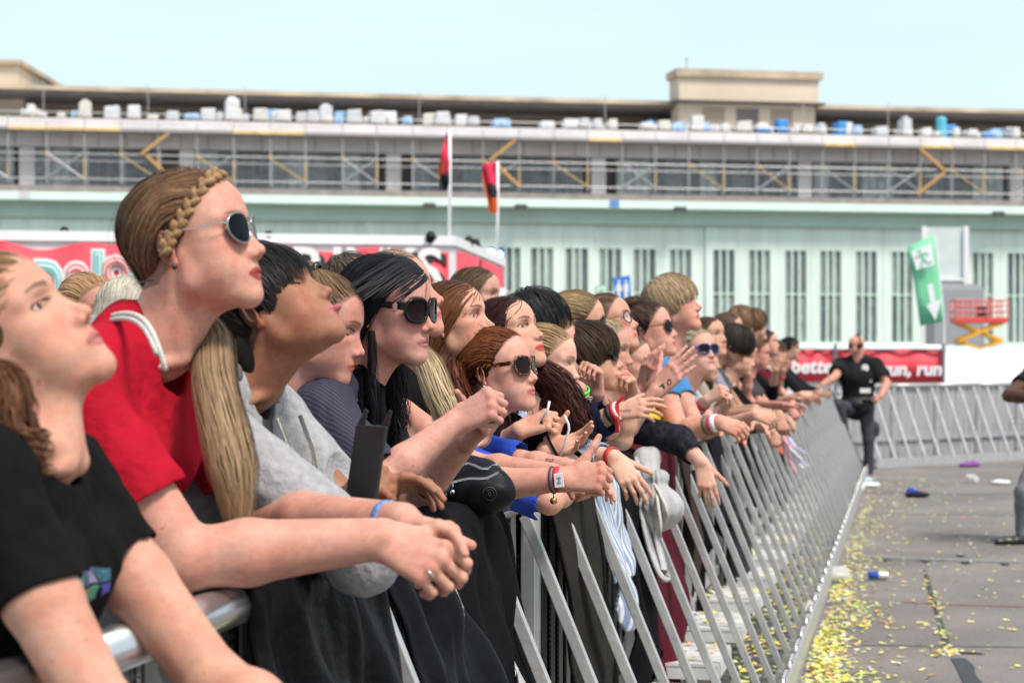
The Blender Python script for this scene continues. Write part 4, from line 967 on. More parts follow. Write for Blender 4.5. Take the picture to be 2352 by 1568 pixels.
# --- F: woman behind her, sleeveless, forearms on the rail with thumb up
def woman_sleeveless():
    s = Person('bare-shouldered blonde woman behind the black-haired woman, thumb raised on her fist', 4.72, (1018, 687), yaw=-6, pitch=17, sc=.97, skin=(.50, .25, .185), lip=(.45, .12, .12), head=dict(eyes=False, jaw=.96), blush=.6)
    s.body(nb=(-.06, 0, -.21), w=.165, lean=(-.15, 0, -.5), shr=(.02, .03, -.02))
    s.arm('R', (1085, 1118, -.10), (1292, 1100, -.16), (1390, 1090, -.18), back=(-.1, -.85, .45), pose='thumbup', thumb=1, r=(.043, .040, .037, .028), hs=.95)
    s.arm('L', (1090, 1070, .12), (1268, 1085, .0), (1380, 1110, -.04), back=(.2, .5, .8), pose='loosefist', thumb=-1)
    check(s, 'F'); s.finish(vox=.0022)
    ch = style_back(s, (-.08, -.02, -.06), 700, BLOND0, BLOND1, seed=31, w=.003)
    ch.append(tail(s, s.G((-.05, -.02, -.07)), (.3, -.4, -1), 500, .40, .03, .04, (.26, .18, .095), (.58, .45, .28), w=.003, seed=33, path=[s.G((-.06, -.03, -.06)), PX(985, 830, 4.62), PX(1008, 900, 4.56), PX(1035, 960, 4.54), PX(1060, 1040, 4.54)])); s.hair_mesh(ch)
    shirt(s, BLACKTEE, sleeve=.06, neck=.075, neckz=-.03, vneck=.06, fit=.008, fold=.003, bust=1, name='tank_top')
    _, E, W = s.armR; d = nrm(W - E); n = np.array((0, -1.0, 0)); u = nrm(np.cross(n, d))
    band(s, 'R', .955, mat('red festival band', (.50, .02, .03), noise=.3, nscale=200), w=.014)
    c = E + (W - E) * .955 + n * .0335
    mb = MB(); mb.prism([c + d*a*.0115 + u*b*.0165 for a, b in ((-1, -1), (1, -1), (1, 1), (-1, 1))], n*.003); t = mb.build('chip_tag', mat('white plastic', (.72, .73, .78), rough=.4), s.root, bevel=.002)
    ink = mat('black ink', (.015, .015, .02), rough=.7); c2 = c + n * .0033
    mb = MB(); mb.lathe([(.0001, 0), (.0017, 0), (.0017, .0004)], c2, 10, ax=rotx(math.pi/2))
    for rr in (.0045, .0072):
        for sg in (1, -1): mb.tube([c2 + u*sg*rr*math.cos(a) + d*rr*math.sin(a) for a in np.linspace(-.8, .8, 7)], .0006, 4)
    mb.build('signal_symbol', ink, t)
    band(s, 'R', .895, mat('dark cord', (.05, .05, .09), rough=.8), w=.005, extra=.005)
    mb = MB(); c = E + (W - E) * .90 + np.array((0, -.02, -.047)); mb.lathe([(.0005, 0), (.0085, 0), (.0085, .0014), (.0005, .002)], c, 14, ax=rotx(math.pi/2)); mb.tube([c + np.array((0, 0, .018)), c + np.array((0, 0, .007))], .0016, 6); mb.build('charm', mat('brass', (.50, .34, .10), rough=.3, metal=1), s.root, True)
    legs(s); return s

# --- G, heads behind
def _earless(s, ch):
    v, f, c = ch; l = s.Lc(v); z = (l[:, 0] > -.022) & (l[:, 0] < .022) & (l[:, 2] < .020) & (l[:, 2] > -.06) & (np.abs(l[:, 1]) > .055); f = np.asarray(f); return v, f[~z[f].any(1)], c
def simple_head(label, z, nose, yaw, pitch, hair, c0, c1, sc=.97, skin=FAIR, tee=None, group='crowd behind the front row', n=500, length=.3, eyes=True, gl=None, seed=40, tip=None, head=None, male=False, roll=0, lip=None, blush=.5, thick=.010, low=0.0, **kw):
    g = np.random.default_rng(seed); hv = dict(nose=g.uniform(.88, 1.16), jaw=g.uniform(.90, 1.06), cheek=g.uniform(.88, 1.12), chin=g.uniform(-.004, .004), noseup=g.uniform(-.003, .004), eyeh=g.uniform(.6, .9), brow=g.uniform(.9, 1.15), mouth='open' if seed % 7 == 3 else 'closed'); hv.update(head or {})
    s = Person(label, z, nose, yaw, pitch, roll, sc, skin, lip=lip, head=dict(male=male, **hv), eyes=eyes, group=group, brow=tuple(np.array(c0) * .8), blush=blush)
    s.body(**kw)
    s._hair = (hair, c0, c1, n, length, seed, tip, thick, low); s._tee = tee; s._gl = gl
    return s
def wrap(s, sleeve=.5, name='shirt', legk='dkgrey', **kw):
    """finish a person whose arms have been set"""
    check(s, s.root['label'][:30]); s.finish()
    hair, c0, c1, n, length, seed, tip, thick, low = s._hair; w = float(np.clip(s.z * .0006, .0026, .006))
    if hair == 'long': ch = style_long(s, n, length, c0, c1, tip, seed, w, party=.01, back=.7, extra=torso_colls(s), jit=.05, low=low)
    elif hair == 'curly': ch = style_long(s, n, length, c0, c1, tip, seed, w, party=-.01, back=.6, extra=torso_colls(s), jit=.16, wave=.9, low=low)
    elif hair == 'short': ch = style_short(s, n, length, c0, c1, seed, w, thick=thick, low=low)
    elif hair == 'buzz': ch = [s.cap(c0, .003)]
    elif hair == 'none': ch = []
    elif hair == 'back': ch = style_back(s, (-.092, 0, .02), n, c0, c1, seed, w, low=low)
    elif hair == 'lowtail':
        ch = style_back(s, (-.090, -.01, -.03), n, c0, c1, seed, w, low=low); ch.append(tail(s, s.G((-.092, -.01, -.03)), s.R @ np.array((-.6, 0, -.5)), n // 3, length, .016, .026, c0, c1, tip, w, seed + 1, wave=.5))
    elif hair == 'bun':
        b = np.array((-.092, 0, .055)); ch = style_back(s, b, n, c0, c1, seed, w, low=low); ch.append(blob_hair(s.G(b + np.array((-.022, 0, .006))), np.array((.034, .036, .034)) * s.sc, s.R, n // 3, c0, c1, w, seed)); V, Q = Sdf().ell(s.G(b + np.array((-.022, 0, .006))), .031).mesh(.006); ch.append((V, Q, np.repeat(np.array(c0)[None], len(V), 0)))
    elif hair == 'topbun':
        b = np.array((-.03, 0, .118)); ch = style_back(s, b, n, c0, c1, seed, w, low=low); ch.append(blob_hair(s.G(b + np.array((-.005, 0, .010))), np.array((.046, .04, .026)) * s.sc, s.R, n // 3, c0, c1, w, seed)); V, Q = Sdf().ell(s.G(b), .030).mesh(.006); ch.append((V, Q, np.repeat(np.array(c0)[None], len(V), 0)))
    if ch: s.hair_mesh(ch)
    if s._gl: glasses(s, *s._gl[0], **s._gl[1])
    if s._tee is not None: shirt(s, s._tee, sleeve=sleeve, name=name, **kw)
    legs(s, legk); return s
def fore(s, R, L_, pose=('clasp', 'hang'), r=(.040, .036, .033, .025), nail=None, backR=(-.1, -.8, .6), backL=(.1, .3, .9)):
    """R, L_: (elbow, wrist, aim) in picture points with depth offset"""
    if R: s.arm('R', R[0], R[1], R[2] if len(R) > 2 else None, back=backR, pose=pose[0], thumb=1, r=r, nail=nail)
    if L_: s.arm('L', L_[0], L_[1], L_[2] if len(L_) > 2 else None, back=backL, pose=pose[1], thumb=-1, r=r, nail=nail)
    return s
# --- H: brunette behind the red-haired woman
def others():
    s = simple_head('brunette with long auburn-streaked hair over her cheek, behind the red-haired woman', 5.1, (1136, 750), -20, 13, 'long', (.035, .018, .011), (.20, .075, .032), n=1500, length=.32, low=-.022, seed=51, skin=(.50, .27, .19), head=dict(eyeh=.85))
    s._tee = BLACKTEE; wrap(s)
    # G: man behind, only his cropped head shows
    s = simple_head('man with cropped greying brown hair turned away behind the black-haired woman', 5.7, (905, 706), 20, 0, 'short', (.045, .032, .024), (.13, .10, .08), n=1000, length=.035, seed=53, tee=GREYTEE, sc=1.02, male=True, eyes=False, thick=.004)
    wrap(s)
    s = simple_head('blonde woman mostly hidden behind the black-haired woman and the drinks banner', 5.5, (1000, 700), 10, 0, 'back', BLOND0, BLOND1, n=600, seed=54, tee=BLACKTEE, eyes=False)
    wrap(s)
    s = simple_head('strawberry blonde woman looking out between the black tee and red tee women', 6.2, (256, 744), -34, -6, 'back', (.30, .16, .075), (.52, .33, .18), n=800, seed=55, tee=GREYTEE, skin=PINK)
    wrap(s)
    s = simple_head('woman with straight platinum hair turned away behind the red tee woman', 6.2, (378, 752), 25, -5, 'long', (.40, .36, .28), (.62, .58, .50), n=900, length=.28, seed=56, tee=BLACKTEE, eyes=False)
    wrap(s)
    s = simple_head('woman with brown hair mostly hidden behind the brunette, below the drinks stand', 7.6, (1156, 700), -20, 0, 'long', BR0, (.16, .10, .06), n=600, length=.2, seed=57, tee=GREYTEE)
    wrap(s)

    # --- I: red-haired woman
    s = Person('red-haired woman with tortoiseshell sunglasses and ponytail in bright blue top', 5.05, (1233, 868), -26, 9, 1, .965, skin=(.54, .29, .22), lip=(.44, .16, .15), brow=(.16, .07, .04), head=dict(eyes=False, jaw=.93, nose=.97), blush=.45)
    s.body(nb=(-.085, .0, -.175), w=.16, lean=(-.30, 0, -.40), shd=-.055)
    s.arm('R', (1262, 1152, -.14), (1338, 1096, .06), None, back=(-.1, -.8, .6), pose='relaxed', thumb=1, r=(.039, .036, .033, .025))
    s.arm('L', (1196, 1062, .16), (1316, 1076, .06), (1390, 1100, .0), back=(0, .3, .9), pose='hang', thumb=-1)
    check(s, 'I'); s.finish(vox=.0022)
    c0, c1 = (.055, .017, .008), (.24, .072, .026)
    ch = style_back(s, (-.092, .0, .0), 1900, c0, c1, seed=61, w=.0026, jit=.07, cap=.007)
    ch.append(tail(s, s.G((-.094, 0, -.005)), s.R @ np.array((-.8, -.1, -.8)), 620, .34, .018, .036, (.03, .010, .006), (.14, .04, .018), w=.003, seed=62, wave=.5, path=[s.G((-.094, 0, -.002)), PX(1040, 845, 5.02), PX(1046, 890, 5.0), PX(1062, 945, 5.02), PX(1085, 1000, 5.1)])); s.hair_mesh(ch)
    mb = MB(); mb.lathe([(.014, -.010), (.019, -.006), (.019, .006), (.014, .010)], s.G((-.096, 0, -.004)), 14, ax=s.R @ roty(-1.2)); mb.build('hair_tie', mat('navy tie', (.012, .013, .035), rough=.6), s.root, True)
    tort = mat('tortoiseshell', (.05, .018, .006), rough=.15, spec=.6)
    nt = tort.node_tree; n = nt.nodes.new("ShaderNodeTexNoise"); n.inputs["Scale"].default_value = 160; cr = nt.nodes.new("ShaderNodeValToRGB"); cr.color_ramp.elements[0].color = (.010, .004, .003, 1); cr.color_ramp.elements[0].position = .47; cr.color_ramp.elements[1].color = (.26, .075, .012, 1); cr.color_ramp.elements[1].position = .62
    tc = nt.nodes.new("ShaderNodeTexCoord"); nt.links.new(tc.outputs["Object"], n.inputs["Vector"]); nt.links.new(n.outputs[0], cr.inputs[0]); nt.links.new(cr.outputs[0], nt.nodes["Principled BSDF"].inputs["Base Color"])
    g = glasses(s, tort, mat('brown lens', None), 'square', w=.029, h=.0245, fr=.0032, temple=.005, arm_h=.0125, x0=.1095)
    mb = MB(); c = s.G((.094, -.069, .0055)); mb.bar(c, c + s.R @ np.array((-.010, -.0035, 0)), .0012, .0035, up=s.R @ np.array((0, 0, 1))); mb.build('hinge_plate', mat('silver', None), g)
    ball('earring', s.G((.004, -.083, -.043)), .003, mat('silver', None), s.root)
    shirt(s, cloth('bright blue jersey', (.030, .070, .42)), sleeve=.93, neck=.064, neckz=-.015, fit=.016, fold=.006, bust=.9, puff=.2); legs(s, 'denim')
    on_surface(letter('7o', PX(1258, 1052, 5.12), (1, .1, -.15), (.15, -.2, 1), .034, mat('black ink', None), s.root, depth=0, name='drawn_number'), s.bodyo, .001)

    # --- J: dark curly hair, red lips, holding white sunglasses
    s = Person('woman with dark curly hair, red lips and dark red nails holding white sunglasses', 5.45, (1246, 768), -33, 20, 2, .965, skin=(.53, .30, .21), lip=(.48, .06, .07), brow=(.025, .014, .010), head=dict(jaw=.93, nose=.95, eyeh=.85), blush=.45, lash=1.3)
    s.body(nb=(-.08, 0, -.20), lean=(-.2, 0, -.5))
    RED = (.20, .008, .018)
    s.arm('R', (1150, 1030, -.05), (1192, 988, -.12), (1246, 965, -.12), back=(-.2, -.75, .65), pose='pinch', thumb=1, nail=RED)
    s.arm('L', (1330, 1085, .12), (1250, 1036, -.10), (1310, 1020, -.12), back=(.25, .75, -.55), pose='hang', thumb=-1, nail=RED)
    s.finish(vox=.0024)
    c0, c1 = (.014, .006, .006), (.060, .022, .018); ex = torso_colls(s)
    ch = style_long(s, 1300, .20, c0, c1, seed=71, w=.003, party=.015, back=1.0, extra=ex, jit=.14, wave=.6)
    ch.append(tail(s, s.G((-.04, .04, -.09)), (.4, 0, -1), 900, .40, .035, .055, (.014, .006, .005), (.085, .028, .020), w=.003, seed=72, wave=1.0, path=[s.G((-.02, .05, -.06)), PX(1285, 890, 5.5), PX(1300, 960, 5.47), PX(1320, 1040, 5.47)])); s.hair_mesh(ch)
    shirt(s, BLACKTEE, sleeve=.9, fold=.004); legs(s)
    o = empty('white_sunglasses', tuple(PX(1275, 1000, 5.3)), 0, 'white-armed sunglasses folded open between the hands with dark red nails', 'sunglasses')
    wp = mat('white plastic', None)
    for q in ([(1262, 921, 5.30), (1257, 945, 5.30), (1243, 966, 5.31)], [(1296, 953, 5.28), (1305, 972, 5.28), (1307, 985, 5.28), (1298, 1018, 5.29), (1284, 1054, 5.30)]):
        mb = MB(); mb.tube([PX(*p) for p in q], [.0034] * (len(q) - 1) + [.0022], 8); mb.build('temple', wp, o, True)
    mb = MB(); mb.tube([PX(1243, 966, 5.31), PX(1262, 1012, 5.33), PX(1284, 1054, 5.30)], .0035, 8); mb.build('frame', LENSD, o, True)

    # --- K: black bowl of hair behind her
    s = simple_head('person with smooth black cropped hair turned away beside the curly-haired woman', 6.1, (1292, 792), 38, -8, 'short', (.010, .010, .012), (.030, .028, .032), n=1100, length=.085, seed=75, tee=BLACKTEE, skin=TAN, eyes=False, thick=.018)
    wrap(s)

    # --- L: blonde with a bun and sunglasses
    s = simple_head('woman with loose dark-blonde bun and round sunglasses looking to the stage', 6.8, (1401, 766), 6, 3, 'bun', (.10, .062, .034), (.42, .29, .15), n=1500, seed=81, sc=1.0, skin=(.52, .30, .215), tee=BLACKTEE, eyes=False, gl=((BLACKP, LENSD, 'round'), dict(w=.025, h=.023, fr=.0025, temple=.004)))
    wrap(s, sleeve=.1, neck=.08)

    # --- M: girl with her hands at her face, bright bands
    s = Person('girl holding both hands to her face, green and yellow bands on her wrist', 6.25, (1352, 824), -28, 8, 0, .93, skin=(.50, .27, .21), brow=(.12, .07, .045), head=dict(jaw=.93), blush=.5)
    s.body(nb=(-.08, 0, -.18), lean=(-.15, 0, -.5))
    s.arm('R', (1326, 1040, -.16), (1331, 894, -.26), (1268, 850, -.30), back=(-.35, -.55, .7), pose='droop', thumb=1, r=(.039, .036, .033, .025))
    s.arm('L', (1400, 985, .05), (1372, 905, -.10), (1366, 840, -.12), back=(.6, .6, .2), pose='loosefist', thumb=-1)
    s.finish(vox=.0028)
    s._hair = None; ch = style_back(s, (-.092, 0, -.01), 1000, (.12, .08, .05), (.30, .21, .13), seed=85, w=.0034); s.hair_mesh(ch)
    shirt(s, cloth('navy sweat', (.010, .016, .038)), sleeve=.9, fit=.024, fold=.006, puff=.5); legs(s)
    band(s, 'R', .985, mat('neon green silicone', (.10, .62, .10), rough=.45), w=.012, extra=.006); band(s, 'R', .93, mat('yellow fabric band', (.55, .38, .03), rough=.8), w=.016, extra=.004)
    band(s, 'R', .865, mat('black woven band', (.012, .012, .016), rough=.8), w=.022, extra=.004); band(s, 'R', .79, mat('black hair tie', (.006, .006, .007), rough=.7), w=.014, extra=.005)
    _, E, W = s.armR; d = nrm(W - E); c = E + (W - E) * .865 + np.array((0, -.036, 0)); letter('ACINE CO', c, np.cross(d, (0, 1, 0)) * (1 if np.cross(d, (0, 1, 0))[0] > 0 else -1), d, .017, mat('white print', (.7, .7, .7), rough=.7), s.root, depth=.001)
    mb = MB(); q = E + (W - E) * .95; mb.prism([q + np.array(p) for p in ((-.038, -.02, -.004), (-.030, -.028, -.012), (-.066, -.03, -.075), (-.082, -.022, -.066))], (.0, -.003, .001)); mb.build('band_tail', mat('yellow fabric band', None), s.root)
    mb = MB(); q2 = q + np.array((-.044, -.024, -.014)); mb.tube([q2 + np.array((.010, 0, .010)), q2 + np.array((-.006, 0, -.010))], .007, 8); mb.build('band_clasp', mat('white plastic', None), s.root, True)

    # --- N: glasses
    s = simple_head('woman with round spectacles and tied-back brown hair under the toilet sign', 7.05, (1466, 746), -20, 18, 'back', (.075, .045, .028), (.21, .135, .08), n=1100, seed=91, skin=(.50, .275, .20), tee=GREYTEE, gl=((BLACKP, mat('clear lens', (.9, .9, .9), rough=.02, alpha=.12), 'round'), dict(w=.024, h=.022, fr=.0022, temple=.003, tcol=METALF, name='spectacles')))
    wrap(s)
    # --- O: fringe girl with thick glasses, navy sleeve, red ribbons at the wrist
    s = Person('girl with dark fringe, thick black glasses and red ribbon bands on navy sleeve', 6.3, (1432, 838), -6, 7, 0, .95, skin=(.50, .30, .215), brow=(.03, .018, .012), head=dict(eyes=False, jaw=.98, cheek=1.12), blush=.4)
    s.body(nb=(-.085, 0, -.185), lean=(-.15, 0, -.5))
    s.arm('R', (1340, 985, -.20), (1412, 948, -.26), (1490, 930, -.28), back=(-.1, -.8, .6), pose='hang', thumb=1, r=(.039, .036, .034, .026))
    s.arm('L', (1430, 1010, .1), (1455, 905, .05), (1440, 860, .0), back=(.6, .5, .2), pose='loosefist', thumb=-1)
    s.finish(vox=.003)
    ch = style_short(s, 1300, .17, (.018, .011, .008), (.075, .047, .030), seed=95, w=.0036, fringe=.9, thick=.014, jit=.05); s.hair_mesh(ch)
    glasses(s, BLACKP, LENSD, 'square', w=.025, h=.019, fr=.003, temple=.004, arm_h=.009, name='spectacles')
    shirt(s, mat('navy sweat', None), sleeve=1.86, fit=.020, fold=.006, puff=.6, name='sweater', sl=dict(R=1.86, L=.5)); legs(s)
    for i, (t, cc) in enumerate(((.99, (.55, .015, .03)), (1.05, (.5, .02, .03)), (1.10, (.65, .65, .66)), (.93, (.015, .015, .02)))): band(s, 'R', t, mat('ribbon band %d' % i, cc, rough=.5), w=.014, extra=.004 + .003 * (i % 2))
    _, E, W = s.armR; q = E + (W - E) * 1.0
    for k, v in enumerate(((.05, -.03, .03), (.02, -.03, .055), (.0, -.02, -.06))): mb = MB(); mb.prism([q + np.array(p) for p in ((0, -.03, .03), (.012, -.03, .03), tuple(np.array(v) * 1.0 + (.012, -.01, .0)), v)], (0, -.002, 0)); mb.build('ribbon_end', mat('ribbon band 0', None), s.root)
    s = simple_head('fair woman half hidden behind the fringe girl, hand at her mouth', 7.0, (1454, 832), -15, -5, 'back', (.26, .19, .11), (.45, .35, .22), n=700, seed=97, skin=FAIR, tee=BLACKTEE)
    wrap(s)

    # --- P: top bun, round sunglasses, clapping
    s = Person('clapping woman with dark top bun, round sunglasses and yellow vest', 7.8, (1556, 767), -16, 12, 0, .985, skin=(.51, .27, .21), lip=(.42, .14, .14), brow=(.03, .02, .015), head=dict(eyes=False, jaw=.94), blush=.45)
    s.body(nb=(-.025, 0, -.195), lean=(-.24, 0, -.48), w=.165)
    s.arm('R', (1412, 1018, -.75), (1507, 898, -.78), (1560, 838, -.80), back=(-.35, -.85, .25), pose='flat', thumb=1, r=(.040, .037, .035, .027), hs=1.04)
    s.arm('L', (1425, 1000, -.55), (1474, 898, -.62), (1500, 800, -.66), back=(-.75, -.55, .1), pose=((6, 10, 6), (10, 25, 14), (14, 34, 18), (18, 40, 20), 8, (5, 10)), thumb=-1, hs=1.0)
    s.B.P = [q for q in s.B.P]; s.finish(vox=.0034)
    c0, c1 = (.022, .012, .009), (.085, .048, .034); b = np.array((-.035, 0, .112))
    ch = style_back(s, b, 1000, c0, c1, seed=101, w=.0042); ch.append(blob_hair(s.G(b + np.array((-.005, 0, .008))), np.array((.055, .045, .028)), s.R, 420, c0, c1, .0045, 102)); V, Q = Sdf().ell(s.G(b), .034).mesh(.007); ch.append((V, Q, np.repeat(np.array(c0)[None], len(V), 0))); s.hair_mesh(ch)
    glasses(s, BLACKP, LENSD, 'round', w=.0245, h=.0235, fr=.002, temple=.003)
    shirt(s, cloth('yellow ribbed jersey', (.62, .44, .03), bump=.8), sleeve=.05, neck=.085, neckz=-.06, fit=.02, bust=1.5, fold=.006, name='vest'); legs(s)
    on_surface(letter('10', PX(1526, 880, 6.95), (.8, -.25, .5), (-.5, 0, .8), .046, mat('black ink', None), s.root, depth=0, name='drawn_number'), s.bodyo, .001); on_surface(letter('-o', PX(1474, 866, 7.10), (.2, -.1, -1), (1, .2, .2), .040, mat('black ink', None), s.root, depth=0, name='drawn_number'), s.bodyo, .001)

    # --- Q: tall blond man
    s = simple_head('tall young man with blond pudding-bowl hair in blue T-shirt with white letter', 8.1, (1612, 706), -22, 13, 'short', (.22, .145, .080), (.45, .33, .20), n=1400, length=.13, seed=111, skin=(.52, .27, .20), sc=1.03, male=True, lip=(.45, .14, .13), head=dict(nose=1.15), thick=.016, low=.0, tee=cloth('blue jersey', (.055, .20, .42)))
    s.body(nb=(-.03, 0, -.205), w=.18, lean=(-.24, 0, -.50), shd=-.06)
    fore(s, ((1560, 990, -.25), (1652, 970, -.36), (1700, 985, -.4)), ((1600, 985, .1), (1668, 975, -.1), (1705, 990, -.2)), r=(.050, .046, .041, .031))
    wrap(s, sleeve=.45, neck=.066, fold=.005)
    n = s.by @ np.array((.86, -.5, .0)); tee = [c for c in s.root.children if c.name.startswith('shirt')][0]; on_surface(letter('N', s.ch + s.by @ np.array((.10, -.085, .02)), nrm(np.cross((0, 0, 1), n)), (0, 0, 1), .15, mat('white print', None), s.root, depth=0), tee, .003)
    band(s, 'R', .80, mat('pink cord band', (.42, .05, .10), rough=.8, noise=.5, nscale=200), w=.06, extra=.005); band(s, 'R', .90, mat('white plastic', None), w=.024, extra=.007); band(s, 'R', .70, mat('bead band', (.08, .10, .05), noise=.8, nscale=260), w=.022, extra=.006)
    # --- R: blue sunglasses
    s = simple_head('fair-haired woman in blue-framed sunglasses and white T-shirt', 9.4, (1639, 815), -58, 12, 'back', (.30, .23, .15), (.48, .38, .26), n=800, seed=115, skin=(.54, .31, .24), lip=(.48, .20, .18), tee=cloth('white jersey', (.62, .61, .64)), eyes=False, gl=((mat('blue plastic', (.02, .03, .16), rough=.2), mat('brown lens', None), 'square'), dict(w=.029, h=.022, fr=.004, temple=.006, arm_h=.010)))
    fore(s, ((1560, 985, -.1), (1624, 918, -.45), (1650, 900, -.48)), ((1640, 975, .0), (1668, 930, -.35), (1665, 905, -.42)), pose=('fist', 'loosefist'))
    wrap(s, sleeve=.5); band(s, 'R', .86, mat('ribbon band 0', None), w=.03); band(s, 'R', .72, mat('blue red festival band', None), w=.03)
    # --- S: brunette
    s = simple_head('olive-skinned brunette with long straight hair looking out behind the blue sunglasses', 10.4, (1668, 781), -42, 11, 'long', (.030, .018, .012), (.11, .065, .042), n=900, length=.36, seed=121, skin=(.46, .27, .18), tee=cloth('beige knit', (.30, .27, .22)))
    fore(s, ((1640, 960, -.1), (1730, 945, -.35), (1760, 950, -.38)), ((1680, 950, .2), (1735, 938, -.2), (1770, 945, -.3))); wrap(s, sleeve=.9)
    # --- T: bowed dark head
    s = simple_head('person with dark bobbed hair bowing the head, grey patterned T-shirt', 11.6, (1706, 832), -8, -48, 'short', (.014, .011, .010), (.055, .040, .034), n=900, length=.2, seed=125, skin=(.40, .22, .15), tee=cloth('grey print jersey', (.22, .22, .26), noise=.5, nscale=60), eyes=False, thick=.016)
    s.body(nb=(-.14, 0, -.13)); fore(s, ((1690, 950, -.2), (1790, 960, -.45), (1800, 985, -.5)), ((1700, 940, .2), (1790, 955, -.3), (1810, 965, -.35)), pose=('fist', 'hang')); wrap(s, sleeve=.5)
    # --- U, V, W, X
    s = simple_head('woman with long brown hair and dark sunglasses behind the bowed head', 12.6, (1713, 768), -14, 4, 'long', (.05, .030, .022), (.15, .09, .06), n=700, length=.3, seed=131, tee=GREYTEE, eyes=False, gl=((BLACKP, LENSD, 'round'), dict(w=.026, h=.024)))
    wrap(s)
    s = simple_head('person with wavy light-brown hair seen from behind above the sunglasses wearers', 13.2, (1718, 757), 60, 0, 'short', (.10, .055, .030), (.30, .18, .10), n=700, length=.12, seed=133, tee=BLACKTEE, sc=1.0, eyes=False, thick=.014)
    wrap(s)
    s = simple_head('second light-brown head of hair, right of the wavy one, in the back row', 14.2, (1752, 757), 50, 0, 'short', (.085, .045, .028), (.22, .125, .075), n=600, length=.11, seed=134, tee=GREYTEE, eyes=False, thick=.012)
    wrap(s)
    s = simple_head('woman with pink headband and mirrored sunglasses covering her mouth with one hand', 13.4, (1733, 791), -18, 2, 'lowtail', (.11, .065, .04), (.26, .16, .10), n=600, seed=135, tee=BLACKTEE, skin=PINK, eyes=False, gl=((BLACKP, mat('mirror lens', (.02, .03, .05), rough=.05, metal=.6), 'round'), dict(w=.028, h=.025)))
    fore(s, ((1714, 912, -.4), (1722, 830, -.5), (1728, 795, -.5)), ((1730, 930, .1), (1800, 930, -.2), (1820, 930, -.2)), pose=('loosefist', 'hang')); wrap(s)
    mb = MB(); p = [s.G((.045 + .0 , y, .085 + .035 * math.sqrt(max(0, 1 - (y/.085)**2)) - .03)) for y in np.linspace(-.085, .085, 13)]; mb.tube(p, .013, 8); mb.build('headband', mat('pink cloth', (.40, .07, .16), rough=.8), s.root, True)
    s = simple_head('tan woman in dark glasses and black jacket far along the barrier', 15.6, (1766, 796), -20, 0, 'back', (.016, .011, .010), (.06, .04, .03), n=500, seed=141, tee=BLACKTEE, skin=(.40, .22, .15), eyes=False, gl=((BLACKP, LENSD, 'round'), dict(w=.024, h=.022)))
    fore(s, ((1772, 905, -.3), (1782, 850, -.5), (1788, 832, -.5)), ((1760, 925, 0), (1820, 915, -.2), (1840, 915, -.2)), pose=('fist', 'hang')); wrap(s, sleeve=1.5, name='jacket')
    s = simple_head('woman with shoulder-length dark hair, calm profile, near the far end of the barrier', 17.2, (1791, 794), -20, 5, 'long', (.020, .013, .010), (.07, .045, .032), n=500, length=.28, seed=143, tee=cloth('wine jersey', (.09, .012, .02)), skin=(.55, .31, .23))
    fore(s, ((1790, 925, -.3), (1840, 905, -.6), (1856, 905, -.6)), ((1810, 915, .1), (1850, 905, -.3), (1862, 908, -.3))); wrap(s)
    s = simple_head('person raising an open hand, in turquoise T-shirt, brown hair hidden by the hand', 17.9, (1808, 820), -12, -5, 'short', (.05, .032, .02), (.14, .09, .06), n=400, length=.09, seed=145, tee=cloth('turquoise jersey', (.32, .58, .56)), skin=(.52, .30, .22))
    fore(s, ((1776, 925, -.5), (1800, 850, -.7), (1816, 812, -.75)), ((1815, 920, .1), (1850, 912, -.2), (1865, 915, -.2)), pose=('spread', 'hang')); wrap(s); band(s, 'R', .80, mat('ribbon band 0', None), w=.02)
    s = simple_head('young man with short black hair in dark jacket at the far barrier end', 19.8, (1840, 809), -24, 0, 'short', (.008, .007, .007), (.022, .018, .017), n=500, length=.05, seed=147, tee=cloth('dark jacket cloth', (.014, .013, .017)), skin=(.40, .225, .155), sc=1.0, male=True, thick=.008)
    fore(s, ((1840, 900, -.3), (1880, 905, -.7), (1896, 903, -.75)), ((1852, 895, .1), (1884, 900, -.4), (1898, 905, -.5)), r=(.05, .045, .04, .03)); wrap(s, sleeve=1.85, name='jacket')

    # extra forearms belong to people standing deeper in the crowd, so each of them is a person too
    for i, (lab, z, nose, c0, c1, skin, tee, R_, L_) in enumerate((
        ('woman in dark checked sleeve, hand drooping over the rail beside the yellow vest', 7.3, (1500, 862), BR0, BR1, (.56, .33, .25), cloth('dark check cloth', (.018, .018, .026), noise=.5, nscale=40), ((1560, 1010, -.25), (1612, 1062, -.38), (1626, 1120, -.4)), None),
        ('person in pale striped cuff with red and blue wristbands', 5.9, (1330, 868), BLOND0, BLOND1, (.58, .35, .26), cloth('pale stripe cotton', (.40, .46, .58), noise=.2), ((1330, 1046, -.2), (1408, 1050, -.3), (1452, 1105, -.33)), None),
        ('person folding bare forearms on the rail behind the pink corded wrist', 10.0, (1655, 842), DK0, DK1, (.52, .30, .215), BLACKTEE, ((1640, 985, -.25), (1735, 952, -.5), (1765, 960, -.52)), ((1650, 975, .1), (1730, 965, -.2), (1770, 985, -.3))),
        ('person in black sleeves with hands hanging over the rail, further along', 12.5, (1735, 838), DK0, DK1, (.52, .30, .215), BLACKTEE, ((1730, 975, -.3), (1772, 990, -.5), (1788, 1030, -.5)), ((1735, 960, .1), (1790, 950, -.3), (1812, 960, -.35))),
        ('person leaning crossed wrists on the rail near the far end', 14.6, (1770, 826), BR0, BR1, PINK, GREYTEE, ((1768, 955, -.3), (1812, 935, -.55), (1828, 955, -.55)), ((1775, 945, .1), (1820, 925, -.3), (1835, 935, -.35))))):
        s = simple_head(lab, z, nose, -14, -6, 'back', c0, c1, n=400, seed=160 + i, skin=skin, tee=tee, eyes=False, group='crowd at the barrier')
